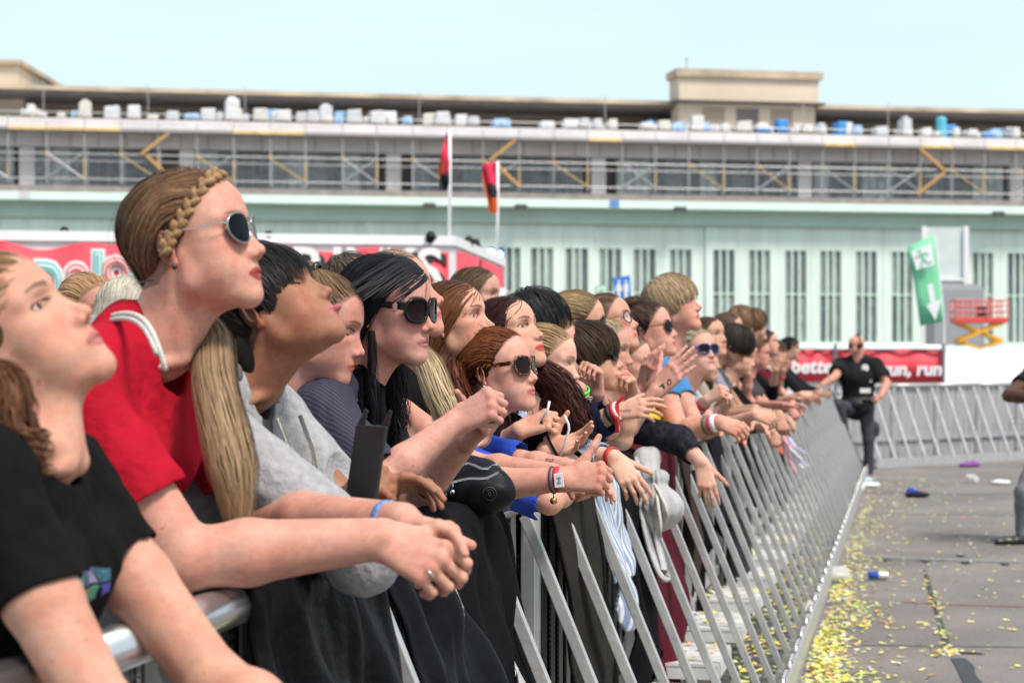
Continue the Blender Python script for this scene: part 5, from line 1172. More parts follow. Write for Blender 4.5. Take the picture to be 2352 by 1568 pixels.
        fore(s, R_, L_, pose=('hang' if i < 2 else 'clasp', 'hang')); wrap(s, sleeve=[1.7, 1.75, .4, 1.4, .5][i])
        if i == 1: band(s, 'R', .97, mat('red festival band', None), w=.016); band(s, 'R', .55, mat('blue woven band', (.03, .08, .22), rough=.8), w=.03)


# ------------------------------------------------------------------ the two men of the security crew
def guards():
    s = Person('bald security man in black polo shirt, sunglasses and ear defenders', 25.4, (1948, 801), -166, -4, 0, 1.06, skin=(.50, .265, .19), head=dict(male=True, eyes=False, jaw=1.12, cheek=1.15), blush=.7, group='security crew', byaw=-112, neck=.062, stubble=.3, vox=.0075)
    s.body(nb=(-.04, 0, -.20), w=.222, lean=(-.01, 0, -.56), shd=-.06)
    s.arm('R', (1917, 866, -.15), (1888, 884, -.20), (1878, 888, -.2), back=(-.2, -.4, .9), pose='relaxed', thumb=1, r=(.062, .056, .048, .036)); s.arm('L', (2037, 880, -.1), (2022, 910, -.25), (2012, 922, -.3), back=(.6, -.6, .2), pose='loosefist', thumb=-1, r=(.062, .056, .048, .036))
    s.finish()
    BP = cloth('black polo cloth', (.016, .016, .018))
    shirt(s, BP, sleeve=.62, neck=.072, vneck=.06, fit=.065, fold=.008, vox=.010, name='polo_shirt', chest=1.45)
    glasses(s, BLACKP, LENSD, 'square', w=.026, h=.018, fr=.003, temple=.005)
    for y in (1, -1):
        mb = MB(); mb.lathe([(.001, 0), (.030, 0), (.036, .012), (.030, .034), (.001, .036)], s.G((.0, y*.072, -.010)), 14, ax=s.R @ rotx(-y*math.pi/2)); mb.build('ear_defender', BLACKP, s.root, True)
    mb = MB(); mb.tube([s.G((-.005, .098*math.cos(a), .02 + .108*math.sin(a))) for a in np.linspace(.0, math.pi, 14)], .007, 6); mb.build('headband', BLACKP, s.root, True)
    WP = mat('reflective white', (.62, .64, .62), rough=.5)
    f = s.by @ np.array((1, 0, 0)); r = s.by @ np.array((0, 1, 0))
    for k, (a, z_, w_) in enumerate(((.10, .10, .11), (.11, -.05, .14), (.10, -.19, .13), (-.19, -.10, .04), (-.19, -.24, .04))):
        c = s.ch + r * a * 1.25 + f * (.150 if abs(a) < .15 else .09) + np.array((0, 0, z_)); mb = MB(); d = nrm(r * .9 - f * .42) if a > 0 else nrm(r*.5 + f*.8)
        if k == 0: mb.lathe([(.001, .0), (.05, .0), (.045, .02), (.001, .02)], c, 12, ax=rotx(math.pi/2))
        else: mb.prism([c + d*x*w_/2 + np.array((0, 0, y*.03)) for x, y in ((-1, -1), (1, -1), (1, 1), (-1, 1))], -f * .07)
        mb.build('badge' if k == 0 else 'reflective_strip', WP, s.root)
    TR = cloth('dark grey work trousers', (.055, .053, .066)); BT = mat('black boot', (.012, .012, .013), rough=.5)
    hip = s.PV; zz = hip[1]; g = lambda px, py, dz: PX(px, py, 25.4 + dz)
    S = Sdf().ell(hip, (.17, .21, .16), s.by, k=.05); hl, hr = hip + r*.10, hip - r*.10
    S.rc(hl + np.array((0, 0, -.04)), g(1996, 1010, .0), .105, .075, k=.05); S.rc(g(1996, 1010, .0), g(1994, 1082, .02), .075, .066, k=.02)
    S.rc(hr + np.array((0, 0, -.04)), g(1925, 930, -.30), .105, .088, k=.05); S.rc(g(1925, 930, -.3), g(1944, 1012, -.1), .085, .060, k=.02); S.ell(g(2012, 985, .0), (.05, .05, .10), k=.03)
    S.fn(lambda p: (vnoise(p * np.float32(16), 4) * .008).astype(np.float32)); V, Q = S.mesh(.012); link('trousers', np_mesh('trousers', V, Q), TR, s.root, True)
    for a, b, c in ((g(1994, 1075, .02), g(1994, 1086, .0), g(1988, 1087, -.16)), (g(1944, 1008, -.1), g(1945, 1022, -.1), g(1935, 1023, -.16))):
        S = Sdf().rc(a, b, .062, .058, k=.02).rc(b, c, .05, .045, k=.03); S.half((0, 0, -1), (0, 0, b[2] - .035)); V, Q = S.mesh(.01); link('boot', np_mesh('boot', V, Q), BT, s.root, True)
    mb = MB(); mb.lathe([(.17, -.03), (.195, -.02), (.195, .02), (.17, .03)], hip + np.array((0, 0, .10)), 24, ax=s.by @ np.diag((1.0, 1.15, 1.0))); mb.build('belt', BT, s.root, True)
    S = Sdf().ell(hip + f*.19 + np.array((0, 0, .05)), (.05, .11, .06), s.by); V, Q = S.mesh(.012); link('belt_pouch', np_mesh('belt_pouch', V, Q), BT, s.root, True)

    s = Person('security man in blue bib and grey trousers at the right edge', 15.8, (2398, 793), -165, 0, 0, 1.04, skin=BROWN, head=dict(male=True, eyes=False, jaw=1.1), group='security crew', byaw=-120, neck=.062, vox=.007)
    s.body(nb=(-.05, 0, -.21), w=.20, lean=(-.02, 0, -.56), shd=-.06)
    s.arm('R', (2318, 908, -.1), (2386, 914, -.35), (2416, 902, -.35), back=(-.2, -.9, .3), pose='loosefist', thumb=1, r=(.066, .060, .050, .036)); s.arm('L', (2470, 910, .1), (2400, 890, -.25), (2370, 890, -.3), back=(-.2, -.9, .3), pose='loosefist', thumb=-1, r=(.066, .060, .050, .036))
    s.finish(); shirt(s, BP, sleeve=.55, neck=.07, fit=.03, vox=.01); 
    shirt(s, cloth('royal blue bib', (.02, .11, .50)), sleeve=.05, neck=.08, fit=.045, vox=.01, name='bib', chest=1.1)
    ch = [s.cap((.008, .007, .007), .004)]; s.hair_mesh(ch)
    g = lambda px, py, dz: PX(px, py, 15.8 + dz); hip = s.PV
    S = Sdf().ell(hip, (.15, .19, .16), s.by, k=.05); S.rc(hip + np.array((-.10, 0, -.04)), g(2352, 1130, -.05), .10, .078, k=.05); S.rc(g(2352, 1130, -.05), g(2350, 1222, .0), .075, .062, k=.02); S.rc(hip + np.array((.10, .05, -.04)), g(2440, 1130, 0), .10, .078, k=.05); S.rc(g(2440, 1130, 0), g(2446, 1225, .05), .075, .062, k=.02)
    S.fn(lambda p: (vnoise(p * np.float32(22), 9) * .007).astype(np.float32)); V, Q = S.mesh(.010); link('trousers', np_mesh('trousers', V, Q), cloth('grey denim', (.17, .17, .19)), s.root, True)
    for a, b, c in ((g(2352, 1228, 0), g(2346, 1240, -.01), g(2292, 1244, -.06)), (g(2446, 1230, .05), g(2444, 1240, .05), g(2400, 1243, .0))):
        S = Sdf().rc(a, b, .055, .052, k=.02).rc(b, c, .048, .030, k=.03).ell(c*.6 + b*.4, (.07, .045, .04), k=.02); S.half((0, 0, -1), (0, 0, .004)); V, Q = S.mesh(.008); link('shoe', np_mesh('shoe', V, Q), mat('black leather shoe', (.012, .012, .014), rough=.35), s.root, True)
# ------------------------------------------------------------------ ground
ASPH = mat('asphalt', (.182, .160, .147), rough=.9, noise=.24, nscale=.9, bump=.5, bscale=140)
def _asph():
    nt = ASPH.node_tree; p = nt.nodes["Principled BSDF"]; src = p.inputs["Base Color"].links[0].from_socket
    n = nt.nodes.new("ShaderNodeTexNoise"); n.inputs["Scale"].default_value = 55; n.inputs["Detail"].default_value = 6; tc = nt.nodes.new("ShaderNodeTexCoord"); nt.links.new(tc.outputs["Object"], n.inputs["Vector"])
    mr = nt.nodes.new("ShaderNodeMapRange"); mr.inputs[1].default_value = .3; mr.inputs[2].default_value = .7; mr.inputs[3].default_value = .78; mr.inputs[4].default_value = 1.2; nt.links.new(n.outputs[0], mr.inputs[0])
    mx = nt.nodes.new("ShaderNodeVectorMath"); mx.operation = 'SCALE'; nt.links.new(src, mx.inputs[0]); nt.links.new(mr.outputs[0], mx.inputs[3]); nt.links.new(mx.outputs[0], p.inputs["Base Color"])
_asph()
tag(MB().add([(-900, -60, 0), (900, -60, 0), (900, 1500, 0), (-900, 1500, 0)], [(0, 1, 2, 3)]).build('ground', ASPH), kind='structure')
def GP(px, py, z=0.0):
    Y = (CAMH - z) * FPX / (py - HY); return np.array([(px - CX) / FPX * Y, Y, z])
def ground_strip(name, pts, w, m, z=.004):
    P = [GP(*p) for p in pts]; V, F = [], []
    g = np.random.default_rng(len(pts))
    for i, p in enumerate(P):
        d = P[min(i+1, len(P)-1)] - P[max(i-1, 0)]; d[2] = 0; d = nrm(d); n = np.array((-d[1], d[0], 0)); ww = w if np.isscalar(w) else w[i]
        V += [p + n*ww/2 + (0, 0, z), p - n*ww/2 + (0, 0, z)]
    for i in range(len(P)-1): F.append((2*i, 2*i+1, 2*i+3, 2*i+2))
    return tag(MB().add(V, F).build(name, m), kind='structure')
TAR = mat('tar joint', (.030, .030, .034), rough=.6, noise=.3, nscale=30)
ground_strip('tar_joint', [(2124, 1310), (2134, 1345), (2146, 1385), (2160, 1430), (2175, 1478), (2186, 1500)], [.018, .03, .026, .03, .03, .018], TAR, .005)
ground_strip('tar_patch', [(2200, 1512), (2216, 1530), (2222, 1550), (2238, 1575), (2255, 1600)], [.07, .09, .075, .09, .09], TAR, .005)
ground_strip('tar_patch', [(2165, 1498), (2200, 1500), (2235, 1500), (2262, 1503)], [.03, .06, .06, .02], TAR, .006)
ground_strip('painted_line', [(2075, 1383), (2200, 1389), (2420, 1395)], .030, mat('faded red paint', (.32, .10, .09), rough=.9, noise=.4, nscale=40), .004)
ground_strip('concrete_strip', [(1990, 1277), (2150, 1284), (2420, 1293)], .20, mat('concrete strip', (.19, .185, .18), rough=.9, noise=.12, nscale=20), .004)
for x, y in ((2038, 1288), (2126, 1290), (2218, 1294), (2308, 1297), (2206, 1277)):
    c = GP(x, y); tag(MB().box(c[0]-.028, c[0]+.028, c[1]-.05, c[1]+.05, .008, .010).build('drain_slot', TAR), kind='structure')
for yy, ww in ((1130, .05), (1178, .04), (1480, .03)):
    ground_strip('pavement_joint', [(1975 if yy < 1300 else 1870, yy), (2150, yy + 3), (2420, yy + 7)], ww, mat('joint dust', (.12, .112, .108), rough=.95, noise=.3, nscale=20), .003)

# ------------------------------------------------------------------ the hangar
TH = math.atan(.186); HO = np.array((0, 120.0, 0)); HEX = np.array((math.cos(TH), math.sin(TH), 0)); HEY = np.array((-math.sin(TH), math.cos(TH), 0))
def HX(px, d=0.0):
    u = (px - CX) / FPX; Y = (HO @ HEY + d) / (HEY[1] + u * HEY[0]); return (np.array((u*Y, Y, 0)) - HO) @ HEX
def HZ(py, px, d=0.0):
    u = (px - CX) / FPX; Y = (HO @ HEY + d) / (HEY[1] + u * HEY[0]); return CAMH - (py - HY) / FPX * Y
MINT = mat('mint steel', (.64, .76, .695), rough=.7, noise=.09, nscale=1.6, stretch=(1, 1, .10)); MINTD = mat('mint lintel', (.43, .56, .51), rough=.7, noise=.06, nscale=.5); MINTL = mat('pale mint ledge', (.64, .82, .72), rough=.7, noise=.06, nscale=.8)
GLASSD = mat('old grey glazing', (.21, .235, .24), rough=.5, spec=.12, noise=.25, nscale=1.2); CONC = mat('grey concrete', (.68, .65, .64), rough=.9, noise=.10, nscale=.6); SAND = mat('sandstone', (.62, .52, .41), rough=.9, noise=.10, nscale=.35)
SOFF = mat('dark soffit', (.17, .155, .15), rough=.9, noise=.2, nscale=.8); TERR = mat('brown floor edge', (.30, .265, .25), rough=.9, noise=.2, nscale=1.5); ROOFE = mat('roof edge', (.45, .36, .26), rough=.8, noise=.3, nscale=.5)
def hangar():
    H = empty('hangar', tuple(HO), TH, 'long mint-green aircraft hangar with tall slit windows and sandstone roof blocks behind the whole crowd', 'hangar')
    X0, X1 = -52, 60; B = lambda name, m, *bx, **k: _hb(H, name, m, bx, **k)
    def _hb(par, name, m, boxes, smooth=False):
        mb = MB()
        for b in boxes: mb.box(*b)
        return mb.build(name, m, par, keep=True)
    # door leaves with their window groups
    edges = [X0, HX(280), HX(842), HX(1365), HX(1620), HX(2113), X1]
    grp = dict(zip(range(6), ([], [], [1085, 1170, 1245, 1325], [1403, 1482, 1565], [1663, 1745, 1828, 1908, 1990, 2072], [2260, 2340, 2420])))
    gw = np.random.default_rng(12); GL4 = [GLASSD, mat('dusty glass', (.25, .28, .28), rough=.55, spec=.12, noise=.2, nscale=2), mat('dark glass', (.15, .175, .185), rough=.4, spec=.12, noise=.2, nscale=2), mat('pale glass', (.30, .35, .33), rough=.5, spec=.12, noise=.2, nscale=1.5)]
    for i in range(6):
        a, b = edges[i] + .02, edges[i+1] - .02; dd = .0 if i % 2 == 0 else .14
        xs = sorted(HX(p) for p in grp[i]); w = .69; z0, z1 = 2.6, 8.32
        leaf = MB(); cuts = [a] + [v for x in xs for v in (x - w, x + w)] + [b]
        for k in range(0, len(cuts), 2): leaf.box(cuts[k], cuts[k+1], dd, dd + .3, .05, 9.78)
        for x in xs: leaf.box(x - w, x + w, dd, dd + .3, .05, z0); leaf.box(x - w, x + w, dd, dd + .3, z1, 9.78)
        lf = leaf.build('door_leaf', MINT, H, keep=True)
        for x in xs:
            fr = MB(); 
            for k in (-1, 1): fr.box(x + k*.235 - .055, x + k*.235 + .055, dd + .02, dd + .16, z0, z1)
            fr.box(x - w, x + w, dd + .05, dd + .12, 5.55, 5.63)
            f = fr.build('window', MINTL, H, keep=True); pn = MB()
            for k in (-1, 0, 1):
                for z_a, z_b in ((z0, 5.55), (5.63, z1)): pn.box(x + k*.46 - .23, x + k*.46 + .23, dd + .18, dd + .20, z_a, z_b, int(gw.choice(4, p=(.45, .25, .2, .1))))
            pn.build('pane', GL4, f, keep=True)
        sm = MB()
        for x in np.arange(math.ceil(a / 1.6) * 1.6, b - .3, 1.6):
            if all(abs(x - q) > .8 for q in xs): sm.box(x - .012, x + .012, dd - .012, dd - .002, .1, 9.7)
        if sm.v: sm.build('panel_joint', MINTD, lf, keep=True)
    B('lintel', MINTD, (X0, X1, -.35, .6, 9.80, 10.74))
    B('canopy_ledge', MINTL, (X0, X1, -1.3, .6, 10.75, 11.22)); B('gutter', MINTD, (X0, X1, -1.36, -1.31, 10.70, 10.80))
    for px in (390, 1195, 1560 - 390, 1850): pass
    B('floor_edge', TERR, (X0, X1, -1.28, 3, 11.23, 11.58))
    # upper storey
    B('upper_back', SOFF, (X0, X1, 1.6, 2.0, 11.73, 14.0))
    piers = [HX(p) for p in (60, 430, 907, 1380, 1856, 2345)]
    for x in piers: B('pier', CONC, (x - .45, x + .45, .55, 1.55, 11.73, 13.98))
    g = np.random.default_rng(4); shades = [(.20, .22, .235), (.27, .30, .31), (.40, .45, .45)]
    xs = np.arange(X0 + 1, X1 - 1, 1.07)
    for k, x in enumerate(xs):
        if any(abs(x + .53 - q) < .9 for q in piers): continue
        c = int(g.choice(3, p=(.55, .3, .15))); win = MB().box(x, x + 1.05, .80, .86, 11.62, 13.95).build('upper_window', mat('glazing %d' % c, shades[c], rough=.45, spec=.12, noise=.3, nscale=2.5), H, keep=True)
        MB().box(x - .03, x + .03, .70, .79, 11.62, 13.95).box(x + .5, x + .53, .74, .79, 11.62, 13.95).build('mullion', mat('steel mullion', (.34, .36, .36), rough=.6), win, keep=True)
    jn = MB().box(X0, X1, .3, 3, 14.0, 14.95)
    for x in np.arange(X0, X1, 1.6): jn.box(x - .02, x + .02, .285, .301, 14.05, 14.9, 1)
    jn.build('upper_wall', [CONC, mat('wall joint', (.19, .18, .18), rough=.9)], H, keep=True)
    B('terrace', mat('pale roofing', (.52, .51, .50), rough=.9, noise=.2, nscale=.8), (X0, X1, -.2, 13, 14.96, 15.62)); 
    B('parapet', mat('parapet concrete', (.45, .43, .42), rough=.9, noise=.12, nscale=.9), (X0, X1, -.45, -.21, 15.0, 15.56))
    B('rear_wall', mat('tan rear wall', (.33, .265, .20), rough=.9, noise=.2, nscale=.5), (X0, X1, 12, 13, 15.63, 18.1))
    B('roof_soffit', SOFF, (X0, X1, 6.6, 13, 18.0, 18.14)); B('roof_edge', ROOFE, (X0, X1, 6.4, 13.2, 18.15, 18.42))
    # stair towers
    def tower(px0, px1, d0, d1, ztop, zl):
        a, b = HX(px0, d0), HX(px1, d0); t = MB().box(a, b, d0, d1, 15.63, zl).box(a - .12, b + .12, d0 - .4, d1, zl + .13, ztop - .5).build('stair_tower', SAND, H, keep=True)
        MB().box(a - .45, b + .45, d0 - .8, d1, zl + .005, zl + .125).build('ledge', mat('dark ledge', (.10, .09, .085), rough=.9), t, keep=True)
        MB().box(a - .35, b + .35, d0 - .65, d1, ztop - .495, ztop).build('cornice', ROOFE, t, keep=True)
        for k in (.25, .5, .75):
            x = a + (b - a) * k; MB().box(x - .75, x + .75, d0 - .04, d0 - .005, 16.2, 17.9).build('tower_window', SOFF if k == .5 else mat('blind window', (.36, .29, .22), rough=.9), t, keep=True)
    tower(1560, 1872, 5.6, 7.6, HZ(162, 1700, 5.2), HZ(238, 1700, 5.2))
    # the left block stands square to the view, the building being slightly bowed
    R2 = rotz(-TH); w2l = lambda x, y, z: R2 @ (np.array((x, y, z)) - np.array((HO[0], HO[1], 0)))
    def blk(x0, x1, y0, y1, z0, z1): return [w2l(x, y, z0) for x, y in ((x0, y0), (x1, y0), (x1, y1), (x0, y1))], (0, 0, z1 - z0)
    t = MB().prism(*blk(-52, -31.0, 124.4, 136, 15.63, 18.1)).prism(*blk(-52, -31.3, 124, 137, 18.25, 20.1)).build('stair_tower', SAND, H, keep=True)
    MB().prism(*blk(-52, -30.7, 123.6, 137, 18.105, 18.245)).build('ledge', mat('dark ledge', None), t, keep=True); MB().prism(*blk(-52, -31.0, 123.7, 137.2, 20.105, 20.4)).build('cornice', ROOFE, t, keep=True)
    for px in (390, 1195, 1560, 985, 2290):
        x = HX(px, -1.3); MB().box(x - .35, x + .35, -1.7, -1.37, 10.55, 10.85).build('floodlight', mat('lamp casing', (.06, .06, .065), rough=.5), H, keep=True)
    for px, c, z in ((57, (.55, .57, .57), 10.98), (1411, (.10, .25, .55), 10.98)):
        x = HX(px, -1.3); MB().box(x - .3, x + .3, -1.38, -1.365, z - .22, z + .22).build('sign_plate', mat('plate %d' % px, c), H, keep=True)
    for px in (100, 340, 563, 963, 1390, 1845, 2040): 
        x = HX(px, 3); MB().tube([(x, 3, 15.6), (x, 3, 18.2)], .03, 6).build('lightning_rod', mat('rod grey', (.35, .35, .36), rough=.5), H, keep=True)
    x = HX(1577, 9); MB().tube([(x, 9, 20.8), (x, 9, 21.6)], .04, 6).lathe([(.001, -.12), (.13, 0), (.001, .12)], (x, 9, 21.6), 8).build('roof_aerial', mat('rod grey', None), H, keep=True)
    return H
hangar()
YEL = mat('yellow scaffold', (.58, .42, .18), rough=.7, noise=.2, nscale=3); STEEL = mat('galvanised scaffold', (.42, .43, .44), rough=.45, metal=.35); PLANK = mat('timber boards', (.70, .52, .25), rough=.9, noise=.2, nscale=1.5); ORANGE = mat('orange ladder', (.60, .34, .11), rough=.6)
def scaffold():
    H = empty('scaffold', tuple(HO), TH, 'steel and yellow tube scaffolding along the upper windows of the hangar', 'scaffold'); g = np.random.default_rng(9)
    xs = np.arange(-38.5, 44, 2.15); yf, yb = -1.15, -.55; z0, z1 = 11.73, 16.0
    for i, x in enumerate(xs):
        x = x + g.uniform(-.06, .06); mb = MB().tube([(x, yf, z0), (x, yf, z1 - g.uniform(.3, .7))], .042, 6).tube([(x + .12, yb, z0), (x + .12, yb, 14.9)], .036, 6)
        o = mb.build('standard', STEEL, H, keep=True)
        if i % 2 == 0: MB().tube([(x, yf, 12.0), (x, yf, 12.9 + g.uniform(0, .6))], .052, 6).build('sleeve', YEL, o, keep=True)
        else: MB().box(x - .06, x + .06, yf - .06, yf + .06, 13.35, 13.6).build('coupler', ORANGE if i % 3 else YEL, o, keep=True)
    for z, r, y in ((12.0, .035, yf), (13.45, .035, yf), (13.1, .03, yb), (14.75, .04, yf), (15.3, .03, yf), (15.85, .035, yf)):
        MB().tube([(xs[0], y, z), (xs[-1], y, z)], r, 6).build('ledger', STEEL, H, keep=True)
    for i in range(len(xs) - 1):
        m = PLANK if g.uniform() < .45 else mat('grey boards', (.36, .34, .34), rough=.9)
        MB().box(xs[i] + .02, xs[i+1] - .02, yf - .22, yf - .05, 14.80, 14.98).build('deck_board', m, H, keep=True)
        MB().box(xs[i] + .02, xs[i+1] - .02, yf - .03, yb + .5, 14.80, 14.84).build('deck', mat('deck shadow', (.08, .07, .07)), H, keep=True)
        if i % 4 == 1:
            MB().tube([(xs[i], yf - .05, 13.5), (xs[i+1], yf - .05, 12.0)], .04, 6).build('brace', YEL if i % 8 == 1 else STEEL, H, keep=True); MB().tube([(xs[i], yf - .09, 12.0), (xs[i+1], yf - .09, 13.5)], .04, 6).build('brace', STEEL, H, keep=True)
        elif i % 4 == 3: MB().tube([(xs[i], yf - .05, 13.4), (xs[i+1], yf - .05, 12.0)], .04, 6).build('brace', YEL if i % 3 else STEEL, H, keep=True)
    for px, up in ((385, 1), (1180, 1), (2110, -1)):
        x = HX(px, yf); a = MB()
        for (xa, za, xb, zb) in (((x - 1.5, 13.5, x + .1, 14.8), (x - 1.2, 13.4, x + .3, 12.0)) if up > 0 else ((x + 1.7, 13.4, x, 14.8), (x + 1.7, 13.3, x - .1, 11.9))):
            a.bar((xa, yf - .12, za), (xb, yf - .12, zb), .10, .16); n = 8
            for k in range(n): t = k / n; a.box(xa + (xb-xa)*t - .08, xa + (xb-xa)*t + .08, yf - .20, yf + .2, za + (zb-za)*t - .02, za + (zb-za)*t + .02)
        a.build('stair', ORANGE, H, keep=True)
    MB().add([(xs[0], yf - .02, 14.99), (xs[-1], yf - .02, 14.99), (xs[-1], yf - .02, 15.52), (xs[0], yf - .02, 15.52)], [(0, 1, 2, 3)]).build('safety_net', mat('grey netting', (.74, .70, .72), rough=.9, alpha=.85, noise=.12, nscale=.6), H, keep=True)
scaffold()
def roof_goods():
    g = np.random.default_rng(21); W = [mat('stretch wrap %d' % i, c, rough=.55, noise=.12, nscale=2.5, bump=.6, bscale=5) for i, c in enumerate(((.55, .56, .58), (.62, .62, .63), (.48, .50, .53), (.58, .55, .50)))]
    BLUE = mat('blue tarpaulin', (.03, .24, .62), rough=.5, noise=.15, nscale=3, bump=.8, bscale=4); CY = mat('turquoise sheet', (.10, .45, .58), rough=.5); PR = mat('printed wrap', (.25, .42, .65), rough=.6, noise=.5, nscale=3)
    items = [(62, 26, 20), (92, 30, 18), (176, 26, 22), (196, 28, 42), (258, 36, 36), (308, 30, 36), (395, 30, 26), (440, 34, 20), (478, 34, 34), (533, 34, 54), (560, 24, 22), (598, 34, 34), (625, 34, 34), (652, 34, 32), (697, 36, 30), (728, 28, 24), (748, 30, 44), (778, 26, 34), (812, 34, 38), (845, 26, 24), (863, 30, 36), (893, 36, 36), (934, 22, 24), (985, 30, 34), (1014, 34, 36), (1058, 28, 32), (1086, 26, 26), (1150, 40, 24), (1255, 34, 22), (1316, 50, 26), (1352, 24, 18), (1522, 30, 28), (1556, 34, 26), (1600, 30, 40), (1638, 28, 22), (1706, 36, 30), (1748, 24, 28), (1793, 26, 36, 'b'), (1822, 26, 18), (1850, 26, 26), (1876, 22, 22), (1931, 28, 36, 'b'), (1965, 24, 26), (2075, 32, 24), (2078, 22, 44), (2125, 24, 26), (2162, 24, 50, 'c'), (2178, 28, 34, 'b'), (2228, 26, 22), (2282, 32, 26, 'p'), (1750, 34, 14, 'b')]
    for k in range(42): items.append((float(g.uniform(40, 2330)), float(g.uniform(16, 30)), float(g.uniform(12, 34)), str(g.choice(('w', 'w', 'w', 'w', 'p', 'b'), p=(.3, .25, .2, .12, .1, .03)))))
    for i, it in enumerate(items):
        px, w, h = it[:3]; k = it[3] if len(it) > 3 else ('p' if i % 5 == 2 else 'w'); d = .45 + (i * .37) % .8
        u = (px - CX) / FPX; Y = (HO @ HEY + d) / (HEY[1] + u * HEY[0]); m = Y / FPX; x = HX(px, d); base = HO + HEX * x + HEY * d + np.array((0, 0, 15.63))
        m_ = {'w': W[i % 4], 'b': BLUE, 'c': CY, 'p': PR}[k]; names = {'w': 'pallet_stack', 'b': 'tarpaulin_stack', 'c': 'covered_drum', 'p': 'wrapped_pallet'}
        lab = {'w': 'shrink-wrapped grey-white pallet load on the hangar terrace', 'b': 'pallet load covered with bright blue tarpaulin on the hangar terrace', 'c': 'tall turquoise covered drum among the roof loads at the right', 'p': 'pallet of blue-printed building packs on the hangar terrace'}[k]
        o = empty(names[k], tuple(base), TH + g.uniform(-.1, .1), lab, 'pallet load' if k != 'c' else 'drum', {'w': 'wrapped loads on the terrace', 'b': 'blue covered loads on the terrace', 'p': 'printed loads on the terrace', 'c': None}[k])
        ww, hh = w * m, h * m; S = MB()
        if k == 'c': S.lathe([(ww/2, .1), (ww/2, hh*.9), (ww*.38, hh), (.01, hh*1.02)], n=14)
        else:
            n = 3; t = g.uniform(.9, 1.0)
            S.add([(-ww/2, -.5, .14), (ww/2, -.5, .14), (ww/2, .5, .14), (-ww/2, .5, .14), (-ww/2*t, -.48, hh*g.uniform(.9, 1)), (ww/2*t, -.48, hh), (ww/2*t, .48, hh), (-ww/2*t, .48, hh*.97)], [(0, 3, 2, 1), (4, 5, 6, 7), (0, 1, 5, 4), (1, 2, 6, 5), (2, 3, 7, 6), (3, 0, 4, 7)])
            if h > 40: S.box(-ww*.3, ww*.25, -.3, .3, hh*.95, hh*1.12)
        S.build('load', m_, o, keep=True, bevel=.08)
        if k != 'c': MB().box(-ww/2, ww/2, -.5, .5, .0, .03).box(-ww/2, -ww/2 + .12, -.5, .5, .03, .13).box(-.06, .06, -.5, .5, .03, .13).box(ww/2 - .12, ww/2, -.5, .5, .03, .13).build('pallet', mat('pallet wood', (.30, .21, .12), rough=.9), o, keep=True)
roof_goods()
# ------------------------------------------------------------------ crowd barrier
ALU = mat('worn aluminium', (.47, .475, .48), rough=.42, metal=.5, noise=.12, nscale=14, bump=.15, bscale=60); ALUD = mat('perforated sheet', (.22, .215, .21), rough=.5, metal=.55, noise=.2, nscale=5); ALUL = mat('step plate', (.62, .62, .62), rough=.5, metal=.15, noise=.12, nscale=8)
PLAT = mat('tread plate', (.10, .10, .11), rough=.6, metal=.3, noise=.3, nscale=12); BOLT = mat('bolt steel', (.6, .58, .55), rough=.25, metal=1); RAIL = mat('polished rail', (.55, .56, .58), rough=.22, metal=.9, noise=.1, nscale=25)
def _perf():
    nt = ALUD.node_tree; p = nt.nodes["Principled BSDF"]; src = p.inputs["Base Color"].links[0].from_socket
    v = nt.nodes.new("ShaderNodeTexVoronoi"); v.inputs["Scale"].default_value = 62; v.inputs["Randomness"].default_value = 0; tc = nt.nodes.new("ShaderNodeTexCoord"); nt.links.new(tc.outputs["Object"], v.inputs["Vector"])
    mr = nt.nodes.new("ShaderNodeMapRange"); mr.inputs[1].default_value = .38; mr.inputs[2].default_value = .46; mr.inputs[3].default_value = .15; nt.links.new(v.outputs["Distance"], mr.inputs[0])
    mx = nt.nodes.new("ShaderNodeVectorMath"); mx.operation = 'SCALE'; nt.links.new(src, mx.inputs[0]); nt.links.new(mr.outputs[0], mx.inputs[3]); nt.links.new(mx.outputs[0], p.inputs["Base Color"])
_perf()
BD = nrm((.2013, 1, 0)); BN = np.array((BD[1], -BD[0], 0)); BRZ = math.atan2(BN[1], BN[0])
def rail_at(Y, z=1.15): return np.array((-1.02 + .2013 * Y, Y, z))
